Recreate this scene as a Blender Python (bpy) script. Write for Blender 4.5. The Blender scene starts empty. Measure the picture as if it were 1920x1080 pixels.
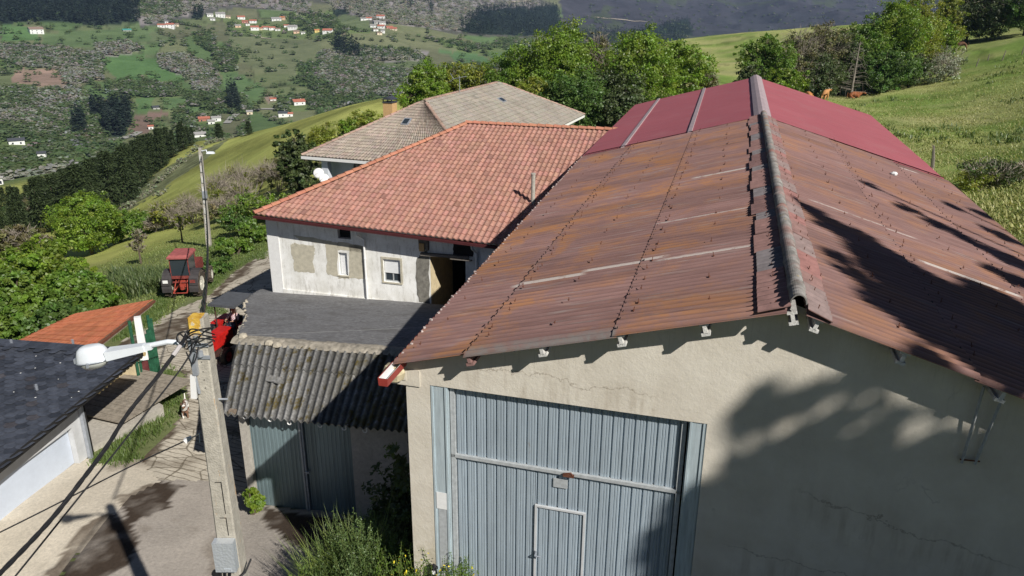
import bpy, math, random
import numpy as np
from math import radians, sin, cos, pi
from mathutils import Vector, Matrix

# ------------------------------------------------------------------ camera, world, sun
SC = bpy.context.scene
COL = SC.collection
F, TH, H, RL = 1450.0, math.atan(533/1450.0), 9.7, 0.0073
cam_d = bpy.data.cameras.new("camera"); cam = bpy.data.objects.new("camera", cam_d); COL.objects.link(cam)
cam_d.sensor_width = 36.0; cam_d.lens = 36.0*F/1920.0; cam_d.clip_start = 0.1; cam_d.clip_end = 20000
Rm = Matrix.Rotation(pi/2-TH, 4, 'X') @ Matrix.Rotation(RL, 4, 'Z')
cam.matrix_world = Matrix.Translation((0, 0, H)) @ Rm
SC.camera = cam
SC.render.engine = 'CYCLES'
SC.cycles.max_bounces = 6; SC.cycles.diffuse_bounces = 2; SC.cycles.glossy_bounces = 2
SC.cycles.transmission_bounces = 4; SC.cycles.transparent_max_bounces = 8; SC.cycles.volume_bounces = 0

SUN_EL, SUN_DIR = radians(38), (0.605, -0.796)      # horizontal direction TOWARDS the sun
W = bpy.data.worlds.new("World"); SC.world = W; W.use_nodes = True
nt = W.node_tree; bg = nt.nodes['Background']
sky = nt.nodes.new('ShaderNodeTexSky'); sky.sky_type = 'NISHITA'; sky.sun_disc = False
sky.sun_elevation = SUN_EL; sky.sun_rotation = math.atan2(SUN_DIR[0], SUN_DIR[1])
sky.air_density = 0.3; sky.dust_density = 0.0; sky.altitude = 1500; sky.ozone_density = 1.5
nt.links.new(sky.outputs[0], bg.inputs[0]); bg.inputs[1].default_value = 0.05
sd = bpy.data.lights.new("sun", 'SUN'); sd.energy = 5.0; sd.angle = radians(0.53); sd.color = (1.0, 0.955, 0.88)
sun = bpy.data.objects.new("sun", sd); COL.objects.link(sun)
dv = Vector((SUN_DIR[0]*cos(SUN_EL), SUN_DIR[1]*cos(SUN_EL), sin(SUN_EL)))
sun.rotation_euler = dv.to_track_quat('Z', 'Y').to_euler()
SC.view_settings.view_transform = 'Standard'; SC.view_settings.look = 'None'
SC.view_settings.exposure = 0.42; SC.view_settings.gamma = 1.0

# ------------------------------------------------------------------ photo geometry helpers (for measuring world positions)
CC, SS = cos(TH), sin(TH)
def ray(x, y):
    a = (x-960)/F; b = (y-540)/F
    u = a*cos(RL)+b*sin(RL); v = -a*sin(RL)+b*cos(RL)
    return np.array([u, CC-v*SS, -(SS+v*CC)])
def at_z(x, y, z): d = ray(x, y); return np.array([0, 0, H])+(z-H)/d[2]*d
def at_y(x, y, f): d = ray(x, y); return np.array([0, 0, H])+f/d[1]*d
def at_dep(x, y, t): return np.array([0, 0, H])+t*ray(x, y)
def at_pl(x, y, p, n):
    d = ray(x, y); o = np.array([0, 0, H]); return o+np.dot(np.array(p)-o, n)/np.dot(d, n)*d
def projv(P):
    P = np.asarray(P, float); X = P[..., 0]; fw = P[..., 1]; up = P[..., 2]-H
    dep = fw*CC-up*SS; dep = np.where(dep < 0.01, 0.01, dep)
    v = (-up*CC-fw*SS)/dep; u = X/dep
    return 960+F*(u*cos(RL)-v*sin(RL)), 540+F*(u*sin(RL)+v*cos(RL)), dep

# ------------------------------------------------------------------ mesh builder
def rotz(a): return np.array([[cos(a), -sin(a), 0], [sin(a), cos(a), 0], [0, 0, 1.0]])
class MB:
    def __init__(s): s.V = []; s.F = []; s.M = []; s.n = 0; s.C = []
    def add(s, vs, fs, m=0, col=None):
        vs = np.asarray(vs, float).reshape(-1, 3); s.V.append(vs)
        for f in fs: s.F.append(tuple(int(i)+s.n for i in f)); s.M.append(m)
        s.C.append(np.tile(np.array(col if col is not None else (1, 1, 1), float), (len(vs), 1)) if np.ndim(col) < 2 else np.asarray(col, float))
        s.n += len(vs); return s
    def box(s, c, d, R=None, m=0, col=None, taper=1.0):
        x, y, z = np.array(d)/2.0
        v = np.array([[-x*taper, -y*taper, z], [x*taper, -y*taper, z], [x*taper, y*taper, z], [-x*taper, y*taper, z], [-x, -y, -z], [x, -y, -z], [x, y, -z], [-x, y, -z]])
        if R is not None: v = v @ np.array(R).T
        return s.add(v+np.array(c), [(0, 1, 2, 3), (7, 6, 5, 4), (0, 4, 5, 1), (1, 5, 6, 2), (2, 6, 7, 3), (3, 7, 4, 0)], m, col)
    def b2(s, lo, hi, m=0, col=None):
        lo = np.array(lo, float); hi = np.array(hi, float); return s.box((lo+hi)/2, hi-lo, None, m, col)
    def tube(s, pts, r, seg=8, m=0, cap=True, col=None):
        pts = [np.array(p, float) for p in pts]; n = len(pts)
        rs = r if hasattr(r, '__len__') else [r]*n
        V = []; up = None
        for i, p in enumerate(pts):
            t = pts[min(i+1, n-1)]-pts[max(i-1, 0)]; t = t/(np.linalg.norm(t)+1e-9)
            if up is None: up = np.array([0, 0, 1.0]) if abs(t[2]) < .9 else np.array([1.0, 0, 0])
            a = np.cross(t, up); a /= np.linalg.norm(a)+1e-9; b = np.cross(a, t); up = b
            for k in range(seg):
                an = 2*pi*k/seg; V.append(p+rs[i]*(cos(an)*a+sin(an)*b))
        Fs = [(i*seg+k, i*seg+(k+1) % seg, (i+1)*seg+(k+1) % seg, (i+1)*seg+k) for i in range(n-1) for k in range(seg)]
        if cap: Fs += [tuple(range(seg)), tuple(reversed(range((n-1)*seg, n*seg)))]
        return s.add(V, Fs, m, col)
    def lathe(s, c, prof, seg=16, m=0, axis=None, col=None, cap=True):
        V = []
        for (r, z) in prof:
            for k in range(seg): V.append((r*cos(2*pi*k/seg), r*sin(2*pi*k/seg), z))
        V = np.array(V)
        if axis is not None: V = V @ np.array(axis).T
        n = len(prof)
        Fs = [(i*seg+k, i*seg+(k+1) % seg, (i+1)*seg+(k+1) % seg, (i+1)*seg+k) for i in range(n-1) for k in range(seg)]
        if cap: Fs += [tuple(reversed(range(seg))), tuple(range((n-1)*seg, n*seg))]
        return s.add(V+np.array(c), Fs, m, col)
    def prism(s, poly, d, m=0, col=None):       # poly: 3D points (planar), extruded by vector d
        p = np.array(poly, float); n = len(p); d = np.array(d, float)
        v = np.vstack([p, p+d])
        return s.add(v, [tuple(range(n)), tuple(reversed(range(n, 2*n)))]+[(i, i+n, (i+1) % n+n, (i+1) % n) for i in range(n)], m, col)
    def grid(s, P, m=0, mask=None, col=None):   # P [nu,nv,3]
        nu, nv = P.shape[:2]; fs = []
        for i in range(nu-1):
            for j in range(nv-1):
                if mask is None or mask[i, j]: fs.append((i*nv+j, (i+1)*nv+j, (i+1)*nv+j+1, i*nv+j+1))
        return s.add(P.reshape(-1, 3), fs, m, col)
ROOT = {}
def finish(name, V, faces, mats, mi=None, parent=None, colr=None, smooth=False):
    me = bpy.data.meshes.new(name)
    me.from_pydata(np.asarray(V).tolist(), [], faces)
    for m in (mats if isinstance(mats, (list, tuple)) else [mats]): me.materials.append(m)
    if mi is not None: me.polygons.foreach_set('material_index', np.array(mi, dtype=np.int32))
    if colr is not None:
        a = me.color_attributes.new('Col', 'FLOAT_COLOR', 'POINT')
        a.data.foreach_set('color', np.hstack([colr, np.ones((len(colr), 1))]).astype(np.float32).ravel())
    if smooth: me.polygons.foreach_set('use_smooth', np.ones(len(me.polygons), dtype=bool))
    me.update()
    o = bpy.data.objects.new(name, me); COL.objects.link(o)
    if parent is not None: o.parent = parent
    return o
def obj(name, mb, mats, parent=None, smooth=False, fixn=True, world=False):
    """one mesh object; coordinates are local to the thing (world=True: world coordinates, shifted to the unrotated root)"""
    V = np.vstack(mb.V) if mb.V else np.zeros((0, 3))
    if world and parent is not None:
        V = V-ROOT[parent.name]
    o = finish(name, V, mb.F, mats, mb.M, parent, np.vstack(mb.C), smooth)
    if parent is not None: ROOT[o.name] = ROOT[parent.name]
    if fixn:
        import bmesh
        bm = bmesh.new(); bm.from_mesh(o.data); bmesh.ops.recalc_face_normals(bm, faces=bm.faces); bm.to_mesh(o.data); bm.free()
    return o
def tag(o, label=None, cat=None, group=None, kind=None):
    if label: o['label'] = label
    if cat: o['category'] = cat
    if group: o['group'] = group
    if kind: o['kind'] = kind
    return o
def thing(name, loc, label, cat, group=None, rz=0.0, kind=None):
    o = bpy.data.objects.new(name, None); COL.objects.link(o); o.empty_display_size = .2
    o.location = tuple(loc); o.rotation_euler = (0, 0, rz); ROOT[o.name] = np.array(loc, float)
    return tag(o, label, cat, group, kind)
KIDS = {}
def copy_thing(o, loc, rz=None, scale=1.0, label=None, group=None):
    def cp(a, par):
        c = a.copy(); COL.objects.link(c)
        if par is not None: c.parent = par
        for ch in list(a.children): cp(ch, c)
        return c
    c = cp(o, None); c.location = tuple(loc)
    if rz is not None: c.rotation_euler = (0, 0, rz)
    c.scale = (scale, scale, scale) if np.ndim(scale) == 0 else tuple(scale)
    if label: c['label'] = label
    if group: c['group'] = group
    return c

# ------------------------------------------------------------------ materials
class NG:
    def __init__(s, name):
        s.m = bpy.data.materials.new(name); s.m.use_nodes = True; s.t = s.m.node_tree; s.N = s.t.nodes; s.L = s.t.links
        s.b = s.N['Principled BSDF']; s.out = s.N['Material Output']; s.co = None
    def n(s, typ, **k):
        x = s.N.new(typ)
        for a, v in k.items(): setattr(x, a, v)
        return x
    def l(s, a, b): s.L.new(a, b)
    def obj(s):
        if s.co is None: s.co = s.n('ShaderNodeTexCoord')
        return s.co.outputs['Object']
    def mapped(s, scale=(1, 1, 1), rot=(0, 0, 0), loc=(0, 0, 0)):
        mp = s.n('ShaderNodeMapping'); s.l(s.obj(), mp.inputs[0]); mp.inputs['Scale'].default_value = scale
        mp.inputs['Rotation'].default_value = rot; mp.inputs['Location'].default_value = loc; return mp.outputs[0]
    def noise(s, scale, detail=4, rough=.6, vec=None, dist=0.0):
        x = s.n('ShaderNodeTexNoise'); x.inputs['Scale'].default_value = scale; x.inputs['Detail'].default_value = detail
        x.inputs['Roughness'].default_value = rough; x.inputs['Distortion'].default_value = dist
        s.l(vec if vec is not None else s.obj(), x.inputs['Vector']); return x.outputs['Fac']
    def vor(s, scale, vec=None, feat='F1', out='Distance', rnd=1.0):
        x = s.n('ShaderNodeTexVoronoi'); x.feature = feat; x.inputs['Scale'].default_value = scale; x.inputs['Randomness'].default_value = rnd
        s.l(vec if vec is not None else s.obj(), x.inputs['Vector']); return x.outputs[out]
    def ramp(s, fac, stops):
        r = s.n('ShaderNodeValToRGB'); e = r.color_ramp.elements
        while len(e) < len(stops): e.new(.5)
        for i, (p, c) in enumerate(stops):
            e[i].position = p; e[i].color = (c, c, c, 1) if np.ndim(c) == 0 else (*c, 1)
        s.l(fac, r.inputs[0]); return r.outputs[0]
    def mix(s, fac, a, b, mode='MIX'):
        x = s.n('ShaderNodeMix'); x.data_type = 'RGBA'; x.blend_type = mode
        for v, i in ((fac, 0), (a, 6), (b, 7)):
            if hasattr(v, 'links'): s.l(v, x.inputs[i])
            elif i == 0: x.inputs[0].default_value = v
            else: x.inputs[i].default_value = (v, v, v, 1) if np.ndim(v) == 0 else (*v, 1)
        return x.outputs[2]
    def math(s, op, a, b=0.0, c=0.0):
        x = s.n('ShaderNodeMath'); x.operation = op
        for v, i in ((a, 0), (b, 1), (c, 2)):
            if hasattr(v, 'links'): s.l(v, x.inputs[i])
            else: x.inputs[i].default_value = v
        return x.outputs[0]
    def sep(s, v=None):
        x = s.n('ShaderNodeSeparateXYZ'); s.l(v if v is not None else s.obj(), x.inputs[0]); return x.outputs
    def band(s, v, lo, hi, soft=.02):     # 1 inside [lo,hi]
        a = s.n('ShaderNodeMapRange'); s.l(v, a.inputs[0]); a.inputs[1].default_value = lo-soft; a.inputs[2].default_value = lo+soft
        b = s.n('ShaderNodeMapRange'); s.l(v, b.inputs[0]); b.inputs[1].default_value = hi-soft; b.inputs[2].default_value = hi+soft
        return s.math('SUBTRACT', a.outputs[0], b.outputs[0])
    def attr(s): x = s.n('ShaderNodeAttribute'); x.attribute_name = 'Col'; return x.outputs['Color']
    def bump(s, h, strength=.3, dist=.02):
        x = s.n('ShaderNodeBump'); x.inputs['Strength'].default_value = strength; x.inputs['Distance'].default_value = dist
        s.l(h, x.inputs['Height']); s.l(x.outputs[0], s.b.inputs['Normal'])
    def done(s, col, rough=.8, spec=.3, metal=0.0):
        if hasattr(col, 'links'): s.l(col, s.b.inputs['Base Color'])
        else: s.b.inputs['Base Color'].default_value = (*col, 1)
        if hasattr(rough, 'links'): s.l(rough, s.b.inputs['Roughness'])
        else: s.b.inputs['Roughness'].default_value = rough
        s.b.inputs['Specular IOR Level'].default_value = spec; s.b.inputs['Metallic'].default_value = metal
        return s.m
def plain(name, c, rough=.7, var=.25, scale=6.0, spec=.3, metal=0.0, attr=False, bump=0.0, c2=None):
    g = NG(name); n = g.noise(scale, 6, .65)
    col = g.mix(g.ramp(n, [(.3, 0.0), (.7, 1.0)]), tuple(x*(1-var) for x in c), c2 if c2 is not None else tuple(min(1, x*(1+var)) for x in c))
    if attr: col = g.mix(1.0, col, g.attr(), 'MULTIPLY')
    if bump: g.bump(n, bump)
    return g.done(col, rough, spec, metal)
def leafmat(name, c, trans=.35, var=.35):
    g = NG(name); col = g.mix(1.0, c, g.attr(), 'MULTIPLY')
    n = g.noise(.9, 3); col = g.mix(g.ramp(n, [(.35, 0.0), (.65, 1.0)]), g.mix(1.0, col, (1-var, 1-var*.8, 1-var), 'MULTIPLY'), col)
    d = g.n('ShaderNodeBsdfDiffuse'); t = g.n('ShaderNodeBsdfTranslucent'); gl = g.n('ShaderNodeBsdfGlossy'); gl.inputs['Roughness'].default_value = .5
    g.l(col, d.inputs[0]); tc = g.mix(1.0, col, (1.15, 1.2, .5), 'MULTIPLY'); g.l(tc, t.inputs[0])
    m = g.n('ShaderNodeMixShader'); m.inputs[0].default_value = trans; g.l(d.outputs[0], m.inputs[1]); g.l(t.outputs[0], m.inputs[2])
    m2 = g.n('ShaderNodeMixShader'); m2.inputs[0].default_value = .04; g.l(m.outputs[0], m2.inputs[1]); g.l(gl.outputs[0], m2.inputs[2])
    g.l(m2.outputs[0], g.out.inputs[0]); return g.m
rng = np.random.default_rng(11); random.seed(5)
# ------------------------------------------------------------------ noise
def vnoise(x, y, seed=0):
    xi = np.floor(x).astype(np.int64); yi = np.floor(y).astype(np.int64); fx = x-xi; fy = y-yi
    fx = fx*fx*(3-2*fx); fy = fy*fy*(3-2*fy)
    def h(a, b):
        n = (a*374761393+b*668265263+seed*974711) & 0x7fffffff
        n = ((n ^ (n >> 13))*1274126177) & 0x7fffffff
        return ((n ^ (n >> 16)) & 0xffff)/65535.0
    return (h(xi, yi)*(1-fx)+h(xi+1, yi)*fx)*(1-fy)+(h(xi, yi+1)*(1-fx)+h(xi+1, yi+1)*fx)*fy
def fbm(x, y, o=4, seed=0):
    t = 0; a = 1; s = 0
    for i in range(o): t = t+a*vnoise(x*2**i, y*2**i, seed+i); s += a; a *= .5
    return t/s-.5
# ------------------------------------------------------------------ ground heights: a smooth surface through surveyed points
def P_img(x, y, r):           # ground point seen at (x,y), r metres away on the map
    d = ray(x, y); return (math.atan2(d[0], d[1]), math.log(r), d[2]/math.hypot(d[0], d[1]))
def P_xyz(x, y, z): r = math.hypot(x, y); return (math.atan2(x, y), math.log(r), (z-H)/r)
SP = [P_xyz(*p) for p in [(-3.25, 7.4, -2.1), (-7.7, 13.8, -2.35), (-4.7, 13.9, -2.4), (-12.5, 16.3, -2.62), (-5, 17.2, -2.8), (-7, 17.1, -2.8), (-12.2, 19.3, -2.75),
  (-10.7, 22.3, -3.05), (-11.8, 28.8, -3.95), (-16.5, 33.4, -4.4), (-17.4, 38.7, -5.1), (-15.2, 45.5, -5.3), (-8, 30, -3.9), (-20, 30, -4.9), (-22, 20, -3.8), (-20, 12, -3.0),
  (-2, 11, -.7), (2, 9, -.2), (6, 8, 0), (9, 8, .6), (0, 4, -.9), (5, 3, 0), (-6, 5, -2.0), (-12, 6, -2.2), (-4, 13, -2.2), (-3.2, 16, -2.5), (5, 30, -1.5), (8, 45, -2),
  (12.3, 12.6, 1.5), (16.5, 27, 1.0), (9, 4, 1.0), (-8, 55, -4.8), (-14, 56, -5.3), (0, 60, -4.5), (5, 75, -3.5), (8, 90, -2.5), (-21.3, 53, -6.8), (-5, 70, -4.6), (3, 50, -3), (15, 14, 1.9), (20, 6, 2.2)]]
SP += [P_img(*p) for p in [(1900, 420, 37), (1800, 345, 50), (1748, 320, 61), (1900, 300, 66), (1900, 200, 96), (1700, 230, 86), (1600, 182, 118), (1510, 192, 105), (1548, 188, 109),
  (1900, 110, 138), (1700, 160, 130), (1800, 92, 162), (1900, 48, 190), (1650, 170, 122), (1500, 54, 260), (1250, 79, 250), (1350, 112, 200), (1300, 103, 212), (1400, 64, 255),
  (1250, 150, 130), (1350, 170, 120), (1920, 20, 240), (1800, 30, 250), (1700, 40, 255), (1600, 47, 260),
  (1920, 55, 420), (1750, 70, 420), (1500, 100, 420), (1250, 115, 400),
  (600, 262, 95), (700, 217, 105), (720, 189, 130), (640, 208, 145), (560, 230, 160), (480, 250, 190), (400, 266, 230), (300, 305, 230), (215, 395, 165), (450, 380, 78), (400, 400, 85),
  (300, 397, 108), (330, 430, 80), (250, 520, 52), (200, 480, 76), (150, 482, 89), (420, 440, 63), (490, 450, 56), (500, 350, 90), (250, 455, 80), (800, 200, 115), (900, 215, 110), (1050, 225, 105),
  (0, 500, 70), (0, 440, 120), (100, 440, 125), (0, 395, 190), (100, 372, 200), (360, 270, 235), (200, 345, 240), (0, 350, 330), (150, 320, 360), (300, 320, 380), (400, 300, 400),
  (720, 230, 320), (560, 265, 330), (900, 215, 330), (500, 280, 420), (700, 215, 600), (960, 175, 600),
  (0, 300, 560), (100, 290, 580), (250, 262, 650), (400, 228, 700), (530, 212, 720), (600, 196, 760),
  (0, 190, 780), (0, 150, 900), (0, 100, 1050), (0, 60, 1200), (0, 20, 1400), (0, -60, 1900), (0, -150, 2800),
  (200, 190, 800), (200, 100, 1040), (200, 50, 1220), (200, 0, 1480), (200, -60, 1900),
  (400, 170, 860), (400, 110, 1020), (400, 55, 1220), (400, 20, 1420), (400, 0, 1550), (400, -60, 2000), (400, -150, 3000),
  (600, 150, 880), (560, 58, 1230), (600, 0, 1600), (700, 168, 820), (700, 100, 1000), (700, 52, 1180), (700, 0, 1800), (700, -60, 2400), (700, -150, 3400),
  (850, 130, 900), (960, 92, 1120), (960, 62, 1500), (960, 20, 2000), (960, -10, 2400), (960, -60, 3200), (960, -150, 4500),
  (1100, 100, 1300), (1250, 88, 1650), (1250, 40, 2400), (1250, 0, 3000), (1250, -60, 4000), (1250, -150, 5500), (1500, 62, 2200), (1500, 20, 2900), (1500, -10, 3400), (1500, -60, 4300), (1500, -150, 5800),
  (1660, 10, 3300), (1700, -60, 4500), (1900, 60, 2000), (1900, -20, 3600), (1900, -80, 5000), (1250, 110, 900), (1500, 95, 900), (1850, 80, 900)]]
for azd, sc_ in ((-55, 0), (-45, 0), (45, 1), (58, 1)):
    az = radians(azd)
    for r, z in ([(15, -2.8), (40, -7), (90, -16), (200, -40), (560, -95), (1000, -60), (1600, 0), (3000, 120)] if sc_ == 0 else [(15, 2.2), (40, 3.5), (90, 6), (200, 14), (560, 0), (1000, 0), (1600, 40), (3000, 110)]):
        SP.append((az, math.log(r), (z-H)/r))
SP = np.array(SP); KA, KR = 2.6, 0.75
_X = SP[:, :2]*[KA, KR]
def _phi(d2): return d2*np.log(np.maximum(d2, 1e-12))*.5
_n = len(_X); _D = ((_X[:, None]-_X[None])**2).sum(-1)
_A = np.zeros((_n+3, _n+3)); _A[:_n, :_n] = _phi(_D)+np.eye(_n)*2e-4; _A[:_n, _n] = 1; _A[:_n, _n+1:] = _X; _A[_n:, :_n] = _A[:_n, _n:].T
_w = np.linalg.solve(_A, np.concatenate([SP[:, 2], [0, 0, 0]]))
def tps(az, lr):
    sh = np.shape(az); a = np.ravel(az)*KA; l = np.ravel(lr)*KR; out = np.empty(a.size)
    for i in range(0, a.size, 20000):
        q = np.stack([a[i:i+20000], l[i:i+20000]], 1)
        d = (q*q).sum(1)[:, None]+(_X*_X).sum(1)[None]-2*q @ _X.T
        out[i:i+20000] = _phi(np.maximum(d, 1e-12)) @ _w[:_n]+_w[_n]+q @ _w[_n+1:]
    return out.reshape(sh)
RMAX = 5600.0
def hz(x, y):
    x = np.asarray(x, float); y = np.asarray(y, float)
    r = np.maximum(np.hypot(x, y), .05); az = np.arctan2(x, y)
    ac = np.clip(az, -radians(60), radians(60)); rc = np.clip(r, 6.0, RMAX)
    z = H+tps(ac, np.log(rc))*rc
    wgt = np.clip((np.abs(az)-radians(60))/radians(50), 0, 1); wgt = wgt*wgt*(3-2*wgt)
    z = z*(1-wgt)+(-1.0)*wgt
    nearw = np.clip((6.0-r)/6.0, 0, 1); z = z*(1-nearw)+(-1.0)*nearw
    a = np.clip((r-330)/500, 0, 1)*np.clip(r/1200, 0, 2.2)
    z = z+a*(26*fbm(x/330+7, y/330, 5, 3)+10*(np.abs(fbm(x/140, y/140, 3, 9))*-2+.3))
    a2 = np.clip((r-1500)/1200, 0, 1); z = z+a2*(150*(.22-np.abs(fbm(x/520+y/900+2, y/700-x/1500, 4, 19)))+40*fbm(x/200, y/200, 4, 23))
    m = np.clip((r-45)/80, 0, 1)*np.clip((500-r)/200, 0, 1)
    z = z+m*1.1*fbm(x/22, y/22, 3, 21)
    return z
def ground(x, y): return float(hz(np.array([x]), np.array([y]))[0])

AZ = np.radians(np.concatenate([np.arange(-180, -76, 6.0), np.arange(-76, -37, 1.0), np.arange(-37, 37, .115), np.arange(37, 76, 1.0), np.arange(76, 181, 6.0)]))
RR = np.concatenate([[.3, 1.2, 2.5, 4], np.exp(np.arange(math.log(5.5), math.log(RMAX), .0145))])
GA, GR = np.meshgrid(AZ, RR, indexing='ij')
GX, GY = np.sin(GA)*GR, np.cos(GA)*GR
GZ = hz(GX, GY)
GT = (GZ-H)/GR
_RMX = np.maximum.accumulate(GT, axis=1)
def hit(px, py, rmin=3.0, rmax=7000):
    """ground points seen at photo pixels (vectorised): first terrain crossing beyond rmin"""
    px = np.atleast_1d(px).astype(float); py = np.atleast_1d(py).astype(float)
    d = np.array([ray(a, b) for a, b in zip(px, py)])
    az = np.arctan2(d[:, 0], d[:, 1]); T = d[:, 2]/np.hypot(d[:, 0], d[:, 1])
    ci = np.clip(np.searchsorted(AZ, az), 1, len(AZ)-1)
    out = np.full((len(px), 3), np.nan)
    for k in range(len(px)):
        g = GT[ci[k]]; ok = np.where((g >= T[k]) & (RR >= rmin) & (RR <= rmax))[0]
        if len(ok):
            j = ok[0]; r = RR[j]
            if j > 0 and g[j-1] < T[k] and RR[j-1] >= rmin*.98: f = (T[k]-g[j-1])/(g[j]-g[j-1]+1e-12); r = RR[j-1]+f*(RR[j]-RR[j-1])
            out[k] = (sin(az[k])*r, cos(az[k])*r, 0)
    ok = ~np.isnan(out[:, 0]); out[ok, 2] = hz(out[ok, 0], out[ok, 1]); return out
def inpoly(x, y, poly):
    c = np.zeros(np.shape(x), bool); n = len(poly)
    for i in range(n):
        x0, y0 = poly[i]; x1, y1 = poly[(i+1) % n]
        if y0 == y1: continue
        c ^= ((y0 > y) != (y1 > y)) & (x < (x1-x0)*(y-y0)/(y1-y0)+x0)
    return c
# land cover: patches outlined on the hillside
G_FIELD, G_DRY = (.13, .185, .055), (.17, .175, .07)
PATCH = [  # (poly in photo px, minimum distance, colour)
 ('heath', [(1000, -200), (1050, 0), (1060, 60), (1100, 110), (1300, 130), (1800, 120), (2100, 100), (2100, -300), (1000, -300)], (.060, .060, .066)),
 ('heath2', [(1290, 60), (1420, 10), (1560, 30), (1660, 60), (1660, 90), (1290, 90)], (.055, .058, .062)),
 ('wooded', [(560, -100), (560, 0), (620, 10), (700, 45), (760, 48), (870, 65), (1000, 75), (1060, 40), (1010, -10), (1000, -100)], (.11, .11, .075)),
 ('bare', [(0, 80), (60, 88), (120, 90), (190, 105), (190, 150), (130, 160), (110, 130), (40, 125), (0, 110)], (.11, .10, .085)),
 ('bare2', [(0, 165), (70, 175), (150, 170), (165, 190), (120, 230), (60, 240), (0, 245)], (.085, .085, .05)),
 ('bare3', [(600, 95), (640, 100), (720, 130), (900, 140), (900, 175), (760, 180), (640, 175), (600, 150)], (.095, .09, .07)),
 ('bare4', [(250, 20), (330, -20), (560, -20), (590, 30), (540, 22), (440, 15), (380, 30), (300, 45), (262, 50)], (.10, .10, .08)),
 ('tan', [(28, 130), (100, 128), (125, 150), (133, 170), (60, 158), (22, 155)], (.30, .20, .13)),
 ('tan2', [(10, 215), (65, 200), (60, 235), (12, 245)], (.17, .125, .09)),
 ('red', [(252, 217), (300, 207), (320, 210), (290, 225), (275, 250), (236, 256)], (.20, .13, .09)),
 ('red2', [(493, 168), (520, 186), (500, 192), (488, 180)], (.28, .2, .14)),
 ('bright', [(188, 105), (235, 98), (300, 112), (350, 150), (290, 158), (215, 150)], (.09, .185, .045)),
 ('bright2', [(0, 45), (60, 50), (75, 78), (0, 78)], (.10, .20, .05)),
 ('bright3', [(75, 62), (270, 50), (285, 75), (130, 92), (85, 90)], (.115, .18, .055)),
 ('bright4', [(300, 182), (350, 182), (392, 210), (310, 207)], (.105, .185, .055)),
 ('bright5', [(255, 182), (290, 180), (282, 205), (257, 213)], (.10, .19, .05)),
 ('bright6', [(410, 135), (455, 140), (500, 168), (490, 188), (430, 182)], (.11, .19, .055)),
 ('bright7', [(800, 70), (900, 105), (930, 120), (860, 118), (800, 85)], (.10, .20, .06)),
 ('olive', [(430, 65), (560, 65), (600, 80), (600, 130), (560, 145), (480, 130), (430, 110)], (.15, .175, .07)),
 ('olive2', [(620, 60), (720, 58), (860, 68), (930, 95), (850, 100), (760, 85), (640, 90)], (.17, .185, .075)),
 ('tan3', [(600, 63), (630, 55), (650, 62), (620, 68)], (.25, .2, .13)),
]
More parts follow.
